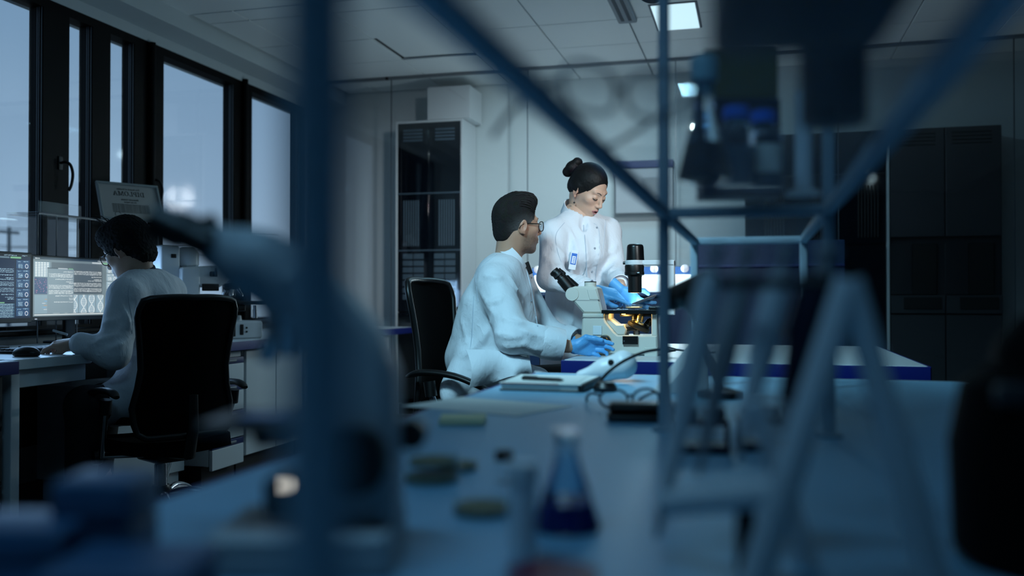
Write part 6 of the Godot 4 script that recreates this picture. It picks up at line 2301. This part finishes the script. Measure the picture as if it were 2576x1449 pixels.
# an upright microscope close to the lens, right of the near left post
func near_microscope() -> void:
	var o := on_level(850, 1407, 0.75)
	var t := thing("compound_microscope", "pale compound microscope close to the lens with black eyepieces at its upper left", "microscope", o, deg_to_rad(15))
	part("base", Geo.new().prism(near_line([[550, 1407], [550, 1330], [580, 1305], [1000, 1300], [1010, 1407]]), 0.12, Transform3D(), 0.006), mt.near_grey, t)
	part("arm", Geo.new().prism(near_line([[790, 1310], [815, 1020], [800, 930], [760, 850], [735, 800], [705, 690], [770, 650], [850, 705], [960, 830], [1000, 930], [1005, 1310]]), 0.075, Transform3D(), 0.010), mt.near_grey, t)
	var head := part("viewing_head", Field.new(Vector3(-0.16, 0.16, -0.07), Vector3(0.04, 0.33, 0.07), 0.004).cap(near3(545, 622, 0), near3(640, 662, 0), 0.020, 0.026, 0.02).cap(near3(640, 662, 0), near3(760, 720, 0), 0.027, 0.027, 0.02).cap(near3(720, 720, 0), near3(722, 790, 0), 0.020, 0.019, 0.02).skin(Geo.new()), mt.near_grey, t)
	for k in 2:
		var a := near3(545 - k * 10, 620, 0.018 - 0.05 * k)
		var b := near3(400, 558, 0.018 - 0.05 * k)
		part("eyepiece", Geo.new().tube([a, a.lerp(b, 0.45), a.lerp(b, 0.47), a.lerp(b, 0.8), b], [0.014, 0.014, 0.017, 0.017, 0.016], 20), mt.black_plastic, head)
	part("top_port", Geo.new().tube([near3(530, 610, -0.02), near3(488, 548, -0.02)], 0.012, 16), mt.black_plastic, head)
	var nose := part("nosepiece", Geo.new().tube([near3(722, 800, 0), near3(714, 832, 0)], [0.022, 0.019], 20), mt.steel, t)
	for w in [[700, 832, 668, 905, 0.01], [722, 832, 720, 892, 0.014], [716, 834, 745, 880, -0.012]]:
		part("objective", Geo.new().tube([near3(w[0], w[1], w[4]), near3(w[2], w[3], w[4])], [0.010, 0.008], 16), mt.chrome, nose)
	part("stage", Geo.new().box(Vector3(0.085, 0.009, 0.11), near3(665, 1058, 0), 0.002), mt.black_metal, t)
	part("stage_sheen", Geo.new().box(Vector3(0.04, 0.002, 0.026), near3(680, 1040, 0.02), 0.0), mt.sheen_blue, t)  # thin blue plate put in for the highlight on the stage top
	part("stage_arm", Geo.new().box(Vector3(0.05, 0.018, 0.05), near3(770, 1075, 0), 0.003), mt.black_metal, t)
	part("condenser", Geo.new().tube([near3(680, 1075, 0), near3(680, 1120, 0)], [0.018, 0.014], 18), mt.black_metal, t)
	part("lamp_block", Geo.new().box(Vector3(0.035, 0.035, 0.05), near3(735, 1235, 0.01), 0.005), mt.black_metal, t)
	part("glow_disc", Geo.new().tube([near3(742, 1204, 0.040), near3(742, 1190, 0.040)], 0.0065, 16), mt.near_glint, t)  # glowing blob put in for a bright highlight on the dark block
	for k in [[915, 1135, 0.046, 0.027], [1020, 1112, -0.05, 0.014]]:
		var c := near3(k[0], k[1], 0)
		part("focus_knob", Geo.new().lathe([Vector2(0, -0.012), Vector2(k[3], -0.012), Vector2(k[3] * 1.04, -0.008), Vector2(k[3] * 1.04, 0.008), Vector2(k[3], 0.012), Vector2(0, 0.012)], Transform3D(Basis(Vector3.RIGHT, PI / 2), c + Vector3(0, 0, k[2])), 28), mt.black_plastic, t)


func near3(px: float, py: float, z: float) -> Vector3:
	return Vector3((px - 850.0) * 0.00035, (1407.0 - py) * 0.00035, z)


func near_line(pts: Array) -> PackedVector2Array:
	var out := PackedVector2Array()
	for p in pts:
		var v := near3(p[0], p[1], 0)
		out.append(Vector2(v.x, v.y))
	return out


# the leaning pipettes and their white stand, right in front of the lens
func pipette_stand() -> void:
	var d := 0.72
	var t := thing("pipette_stand", "white A shaped pipette stand standing close to the lens under the shelf", "stand")
	var yb := 0.752
	for q in [[0.0, 0.0]]:
		var dd: float = d + q[0]
		var apex := at(2135 - q[0] * 900, 705, dd)
		var l := at(1905 - q[0] * 900, 1440, dd)
		var r := at(2345 - q[0] * 900, 1440, dd)
		l = apex + (l - apex) * ((yb - apex.y) / (l.y - apex.y))
		r = apex + (r - apex) * ((yb - apex.y) / (r.y - apex.y))
		part("leg", Geo.new().tube([l, apex], [0.013, 0.011], 14, true, 0.7, Vector3(0, 0, 1)), mt.near_white, t)
		part("leg", Geo.new().tube([r, apex], [0.013, 0.011], 14, true, 0.7, Vector3(0, 0, 1)), mt.near_white, t)
		var m0 := l.lerp(apex, 0.55)
		var m1 := r.lerp(apex, 0.55)
		if q[0] == 0.0:
			var tri := Geo.new()
			var x := Transform3D(cam_basis, Vector3.ZERO)
			var pl := PackedVector2Array()
			for p in [l.lerp(apex, 0.42), apex, r.lerp(apex, 0.42), r.lerp(apex, 0.50), l.lerp(apex, 0.50).lerp(r.lerp(apex, 0.5), 0.5) + Vector3(0, 0.035, 0), l.lerp(apex, 0.50)]:
				var v: Vector3 = cam_basis.transposed() * p
				pl.append(Vector2(v.x, v.y))
				x.origin = cam_basis * Vector3(0, 0, v.z)
			tri.prism(pl, 0.006, x, 0.001)
			part("end_panel", tri, mt.near_grey, t)
	var a0 := at(1675, 1268, 0.78)
	var a1 := at(1985, 1238, d)
	part("cross_bar", Geo.new().tube([a0, a1], 0.011, 12), mt.near_white, t)
	part("upper_bar", Geo.new().tube([at(1790, 712, 0.80), at(2130, 712, d)], 0.005, 10), mt.black_plastic, t)
	var s0 := at(1900, 1010, 0.78)
	var s1 := at(1978, 1245, 0.78)
	s1 = s0 + (s1 - s0) * ((yb - s0.y) / (s1.y - s0.y))
	part("brace", Geo.new().tube([s0, s1], 0.009, 12), mt.near_white, t)
	var f0 := at(1875, 1250, 0.76)
	part("centre_foot", Geo.new().tube([f0, Vector3(f0.x, yb, f0.z)], 0.008, 12), mt.black_plastic, t)
	# the pipettes
	var specs := [[1790, 690, 1668, 1275, 0.80, 0.012, "near_white", "white pipette leaning at the left end of the stand near the lens"], [1868, 690, 1772, 1120, 0.84, 0.0115, "near_grey", "second pipette from the left, leaning in the stand near the lens"], [1965, 690, 1868, 1090, 0.80, 0.0125, "near_white", "third pipette from the left, leaning in the stand near the lens"], [2068, 690, 1985, 1010, 0.80, 0.018, "navy", "dark blue pipette leaning beside the white A shaped stand"]]
	for p in specs:
		var top := at(p[0], p[1], p[4])
		var bot := at(p[2], p[3], p[4])
		var dir := (bot - top).normalized()
		var r: float = p[5]
		var len := (bot - top).length()
		var o := thing("pipette", p[7], "pipette", Vector3.ZERO, 0.0, "pipettes in the near stand")
		part("handle", Geo.new().tube([top, top + dir * 0.02, top + dir * len * 0.5, top + dir * len * 0.62, top + dir * len * 0.85, bot], [r * 0.8, r, r * 1.05, r * 0.8, r * 0.62, r * 0.5], 16), mt[p[6]], o)
		part("plunger", Geo.new().tube([top, top - dir * 0.018, top - dir * 0.0185, top - dir * 0.026], [r * 0.35, r * 0.35, r * 0.6, r * 0.6], 12), mt.near_grey, o)
		part("finger_hook", Geo.new().tube(spline([top + dir * 0.012, top + dir * 0.010 + cam_basis.x * 0.016, top + dir * 0.022 + cam_basis.x * 0.022], 4), 0.0035, 8), mt[p[6]], o)
		part("nozzle", Geo.new().tube([bot, bot + dir * 0.028], [r * 0.42, r * 0.18], 12), mt.near_grey, o)


func bench_things() -> void:
	var y := 0.7502
	# open notebook with a pen on it
	var a := on_level(1256, 982, y)
	var b := on_level(1462, 988, y)
	var c := on_level(1488, 955, y)
	var ux := (b - a).normalized()
	var uz := Vector3.UP.cross(ux).normalized() * -1.0
	var w := (b - a).length()
	var dep := 0.25
	var t := thing("notebook", "closed white notebook with a red ribbon near the bench's far end", "notebook")
	t.transform = Transform3D(Basis(ux, Vector3.UP, ux.cross(Vector3.UP)), (a + b) / 2 - ux.cross(Vector3.UP) * dep / 2)
	part("lower_cover", Geo.new().box(Vector3(w, 0.003, dep), Vector3(0, 0.0015, 0), 0.001), mt.navy_black, t)
	part("pages", Geo.new().box(Vector3(w - 0.012, 0.014, dep - 0.010), Vector3(-0.003, 0.010, 0), 0.001), mt.paper, t)
	part("upper_cover", Geo.new().box(Vector3(w, 0.003, dep), Vector3(0, 0.0185, 0), 0.001), mt.paper, t)
	part("spine", Geo.new().box(Vector3(0.012, 0.02, dep), Vector3(w / 2, 0.0102, 0), 0.004), mt.navy_black, t)
	part("ribbon", Geo.new().box(Vector3(w * 0.7, 0.002, 0.003), Vector3(-w * 0.12, 0.0188, dep / 2), 0.0), mt.red_cap, t)
	part("loose_sheet", Geo.new().box(Vector3(w * 0.9, 0.001, dep * 0.85), Vector3(-0.012, 0.0206, -0.01), 0.0, Basis(Vector3.UP, 0.06)), mt.paper, t)
	t = thing("pen", "black pen lying on the white notebook", "pen")
	var p0 := on_level(1312, 951, y + 0.0255)
	var p1 := on_level(1418, 956, y + 0.0255)
	part("barrel", Geo.new().tube([p0, p0.lerp(p1, 0.04), p0.lerp(p1, 0.9), p1], [0.002, 0.0052, 0.0052, 0.0015], 12), mt.black_plastic, t)
	part("clip", Geo.new().tube([p0.lerp(p1, 0.05) + Vector3(0, 0.006, 0), p0.lerp(p1, 0.38) + Vector3(0, 0.006, 0)], 0.0012, 6), mt.steel, t)
	# white hand scanner with its black cable
	t = thing("hand_scanner", "white hand held scanner lying beyond the notebook", "scanner")
	var q0 := at(1462, 946, 2.52)
	var q1 := at(1566, 918, 2.50)
	var f := Field.new(q0.min(q1) - Vector3.ONE * 0.09, q0.max(q1) + Vector3.ONE * 0.09, 0.005)
	f.cap(q0, q0.lerp(q1, 0.55), 0.016, 0.024, 0.02)
	f.cap(q0.lerp(q1, 0.6), q1, 0.028, 0.040, 0.03)
	f.plane(Vector3(0, y + 0.0005, 0), Vector3.DOWN)
	part("shell", f.skin(Geo.new()), mt.white_plastic, t)
	part("button", Geo.new().lathe([Vector2(0, 0), Vector2(0.009, 0), Vector2(0.008, 0.004), Vector2(0, 0.005)], Transform3D(face_to((EYE - q1).normalized()) * Basis(Vector3.RIGHT, PI / 2), hit(f, 1537, 912, 2.2, 2.7)), 14), mt.black_plastic, t)
	t = thing("scanner_cable", "black cable arching from the bench up past the white scanner", "cable")
	part("cord", Geo.new().tube(spline([at(1502, 978, 2.32), at(1508, 962, 2.32), at(1532, 935, 2.36), at(1570, 908, 2.42), at(1620, 886, 2.5), at(1660, 879, 2.6)]), 0.0042, 10), mt.black_plastic, t)
	part("grommet", Geo.new().lathe([Vector2(0, 0), Vector2(0.028, 0), Vector2(0.03, 0.01), Vector2(0.022, 0.022), Vector2(0.008, 0.026), Vector2(0, 0.026)], Transform3D(Basis(), on_level(1522, 984, y))), mt.black_plastic, t)
	# spectacles lying on the bench, and their case
	t = thing("safety_glasses", "dark blue safety glasses lying on the bench behind the black case", "glasses", on_level(1585, 1030, y), deg_to_rad(22))
	for s in [-1, 1]:
		var rim := []
		for i in 21:
			var an := TAU * i / 20.0
			rim.append(Vector3(s * 0.034 + cos(an) * 0.029, 0.022 + sin(an) * 0.020, 0.4 * pow(s * 0.034 + cos(an) * 0.029, 2.0) * -4.0))
		var rm := part("rim", Geo.new().tube(rim, 0.0026, 8), mt.navy, t)
		var vs := PackedVector3Array([Vector3(s * 0.034, 0.022, -0.002)])
		var fs := PackedInt32Array()
		for i in 20:
			vs.append(rim[i])
			fs.append_array([0, i + 1, (i + 1) % 20 + 1])
		part("lens", Geo.new().add(vs, fs, 180.0), mt.lens, rm)
		part("temple", Geo.new().tube(spline([Vector3(s * 0.062, 0.03, -0.006), Vector3(s * 0.068, 0.028, -0.06), Vector3(s * 0.066, 0.014, -0.12), Vector3(s * 0.06, 0.003, -0.15)]), 0.003, 8), mt.navy, t)
	part("bridge", Geo.new().tube([Vector3(-0.006, 0.026, 0), Vector3(0, 0.03, 0.002), Vector3(0.006, 0.026, 0)], 0.0025, 8), mt.navy, t)
	t = thing("spectacle_case", "black spectacle case on the bench beside the shelf post", "case", on_level(1618, 1058, y), deg_to_rad(10))
	part("case_base", Geo.new().box(Vector3(0.135, 0.016, 0.06), Vector3(0, 0.008, 0), 0.006), mt.black_plastic, t)
	part("case_lid", Geo.new().box(Vector3(0.133, 0.018, 0.058), Vector3(0, 0.0255, 0), 0.008), mt.black_plastic, t)
	# papers
	t = thing("paper_sheet", "loose white sheet lying across the bench in front of the notebook", "paper", on_level(1225, 1022, y), deg_to_rad(-20))
	part("sheet", Geo.new().box(Vector3(0.297, 0.001, 0.21), Vector3(0, 0.0007, 0), 0.0), mt.paper, t)
	t = thing("memo_pad", "pale yellow memo pad on the bench in front of the loose sheet", "memo pad", on_level(1165, 1062, y + 0.0015), deg_to_rad(14))
	part("pad", Geo.new().box(Vector3(0.082, 0.010, 0.075), Vector3(0, 0.005, 0), 0.001), mt.memo, t)
	part("top_leaf", Geo.new().box(Vector3(0.082, 0.0006, 0.075), Vector3(0, 0.0106, 0), 0.0, Basis(Vector3.UP, 0.03)), mt.memo, t)
	# dishes and glassware near the lens
	var ks := [[1090, 1205, 0.034, "upper glass dish of olive medium in a stack on the near bench", 0.017], [1085, 1210, 0.036, "lower glass dish of olive medium in a stack on the near bench", 0.0], [1150, 1180, 0.030, "glass dish of olive medium beside the stacked dishes", 0.0], [1215, 1290, 0.034, "glass dish of olive medium nearest the white tube", 0.0]]
	for k in ks:
		t = thing("culture_dish", k[3], "petri dish", on_level(k[0], k[1], y) + Vector3(0, k[4], 0), 0.0, "glass dishes on the near bench")
		var r: float = k[2]
		part("dish", Geo.new().lathe([Vector2(0, 0), Vector2(r, 0), Vector2(r, 0.014), Vector2(r - 0.0015, 0.014), Vector2(r - 0.002, 0.002), Vector2(0, 0.002)], Transform3D(), 32), mt.glass, t)
		part("medium", Geo.new().lathe([Vector2(0, 0.0022), Vector2(r - 0.003, 0.0022), Vector2(r - 0.003, 0.008), Vector2(0, 0.008)], Transform3D(), 32), mt.olive, t)
	t = thing("pink_dish", "shallow dish of pink medium at the bottom frame edge", "petri dish", on_level(1390, 1475, y))
	part("dish", Geo.new().lathe([Vector2(0, 0), Vector2(0.04, 0), Vector2(0.04, 0.016), Vector2(0.0385, 0.016), Vector2(0.038, 0.002), Vector2(0, 0.002)], Transform3D(), 32), mt.glass, t)
	part("medium", Geo.new().lathe([Vector2(0, 0.0022), Vector2(0.037, 0.0022), Vector2(0.037, 0.011), Vector2(0, 0.011)], Transform3D(), 32), mt.pink, t)
	t = thing("specimen_tube", "upright white specimen tube close to the lens", "tube", on_level(1314, 1412, y))
	part("tube", Geo.new().lathe([Vector2(0, 0), Vector2(0.011, 0), Vector2(0.0125, 0.004), Vector2(0.0125, 0.072), Vector2(0, 0.072)]), mt.frosted, t)
	part("cap", Geo.new().lathe([Vector2(0, 0.07), Vector2(0.0138, 0.07), Vector2(0.0138, 0.086), Vector2(0, 0.087)]), mt.near_white, t)
	erlenmeyer("glass flask of blue liquid near the lens, right of the white tube", on_level(1425, 1330, y), 0.034, 0.098, mt.liquid_blue, 0.028, null)
	t = thing("vial", "small dark capped vial between the dishes and the blue flask", "vial", on_level(1268, 1215, y))
	part("vial_body", Geo.new().lathe([Vector2(0, 0), Vector2(0.011, 0), Vector2(0.012, 0.003), Vector2(0.012, 0.03), Vector2(0, 0.03)]), mt.glass, t)
	part("cap", Geo.new().lathe([Vector2(0, 0.028), Vector2(0.0115, 0.028), Vector2(0.0115, 0.04), Vector2(0, 0.041)]), mt.navy_black, t)
	# tip boxes at the lower left
	var boxes := [[268, 1470, 0.062, 0.088, 0.06, "blue translucent tip box at the lower left, right of the grey one"], [70, 1500, 0.085, 0.060, 0.07, "grey translucent tip box in the lower left corner"], [330, 1560, 0.10, 0.045, 0.08, "low blue tip box at the bottom frame edge"]]
	for k in boxes:
		t = thing("tip_box", k[5], "box", on_level(k[0], k[1], y), deg_to_rad(15), "tip boxes at the lower left")
		part("box_base", Geo.new().box(Vector3(k[2], k[3] * 0.6, k[4]), Vector3(0, k[3] * 0.3, 0), 0.003), mt.box_blue, t)
		part("box_lid", Geo.new().box(Vector3(k[2] * 1.02, k[3] * 0.4, k[4] * 1.02), Vector3(0, k[3] * 0.8, 0), 0.004), mt.box_blue, t)
	# dark tube racks, a lamp-like black scanner and a white card behind the pipettes
	for k in [[1760, 1135, "dark blue tube rack on the bench behind the white pipettes"], [1925, 1130, "dark blue tube rack behind the A shaped stand"]]:
		t = thing("tube_rack", k[2], "rack", on_level(k[0], k[1], y), deg_to_rad(5), "dark tube racks on the bench")
		part("rack_base", Geo.new().box(Vector3(0.085, 0.012, 0.06), Vector3(0, 0.006, 0), 0.002), mt.navy, t)
		part("rack_top", Geo.new().box(Vector3(0.085, 0.008, 0.06), Vector3(0, 0.045, 0), 0.002), mt.navy, t)
		for s in [-1, 1]:
			part("side", Geo.new().box(Vector3(0.005, 0.045, 0.06), Vector3(s * 0.04, 0.024, 0), 0.001), mt.navy, t)
		for i in 4:
			part("tube_cap", Geo.new().lathe([Vector2(0, 0.0), Vector2(0.008, 0.0), Vector2(0.008, 0.016), Vector2(0, 0.017)], Transform3D(Basis(), Vector3(-0.03 + 0.02 * i, 0.049, 0)), 14), mt.black_plastic if i % 2 else mt.near_white, t)
	t = thing("bench_magnifier", "black jointed bench magnifier behind the shelf post", "magnifier")
	var m0 := at(1735, 728, 2.05)
	f = Field.new(m0 - Vector3.ONE * 0.12, m0 + Vector3.ONE * 0.12, 0.005)
	f.cap(at(1700, 742, 2.08), at(1780, 715, 2.02), 0.022, 0.030, 0.02)
	f.cap(at(1690, 762, 2.08), at(1712, 752, 2.08), 0.018, 0.018, 0.02)
	f.cap(at(1730, 745, 2.05), at(1740, 780, 2.06), 0.018, 0.012, 0.02)
	part("head", f.skin(Geo.new()), mt.black_plastic, t)
	var mb := on_level(1812, 1000, y)
	part("arm", Geo.new().tube([at(1737, 770, 2.06), at(1775, 880, 2.1), Vector3(mb.x, y + 0.02, mb.z)], [0.011, 0.009, 0.010], 12), mt.black_plastic, t)
	part("weight", Geo.new().lathe([Vector2(0, 0), Vector2(0.05, 0), Vector2(0.05, 0.014), Vector2(0.02, 0.022), Vector2(0, 0.022)], Transform3D(Basis(), mb)), mt.black_metal, t)
	t = thing("folded_card", "tall white folded card standing on the bench behind the post", "card", on_level(1716, 985, y), deg_to_rad(20))
	var tri := PackedVector2Array([Vector2(-0.062, 0.0), Vector2(0.035, 0.125), Vector2(0.052, 0.125), Vector2(0.052, 0.0)])
	part("card", Geo.new().prism(tri, 0.09, Transform3D(), 0.002), mt.white_laminate, t)
	part("tab", Geo.new().box(Vector3(0.012, 0.026, 0.02), Vector3(0.042, 0.137, 0.02), 0.002), mt.white_plastic, t)
	t = thing("bench_centrifuge", "bulky black bench centrifuge at the right frame edge, close to the lens", "centrifuge", on_level(2700, 1420, y))
	part("housing", Geo.new().lathe([Vector2(0, 0), Vector2(0.085, 0), Vector2(0.095, 0.01), Vector2(0.098, 0.10), Vector2(0.088, 0.155), Vector2(0.06, 0.175), Vector2(0, 0.178)]), mt.dull_black, t)
	part("lid", Geo.new().lathe([Vector2(0, 0.172), Vector2(0.062, 0.172), Vector2(0.06, 0.19), Vector2(0.04, 0.215), Vector2(0, 0.225)]), mt.dull_black, t)
	part("latch", Geo.new().box(Vector3(0.03, 0.02, 0.02), Vector3(-0.06, 0.15, 0.062), 0.004), mt.charcoal, t)
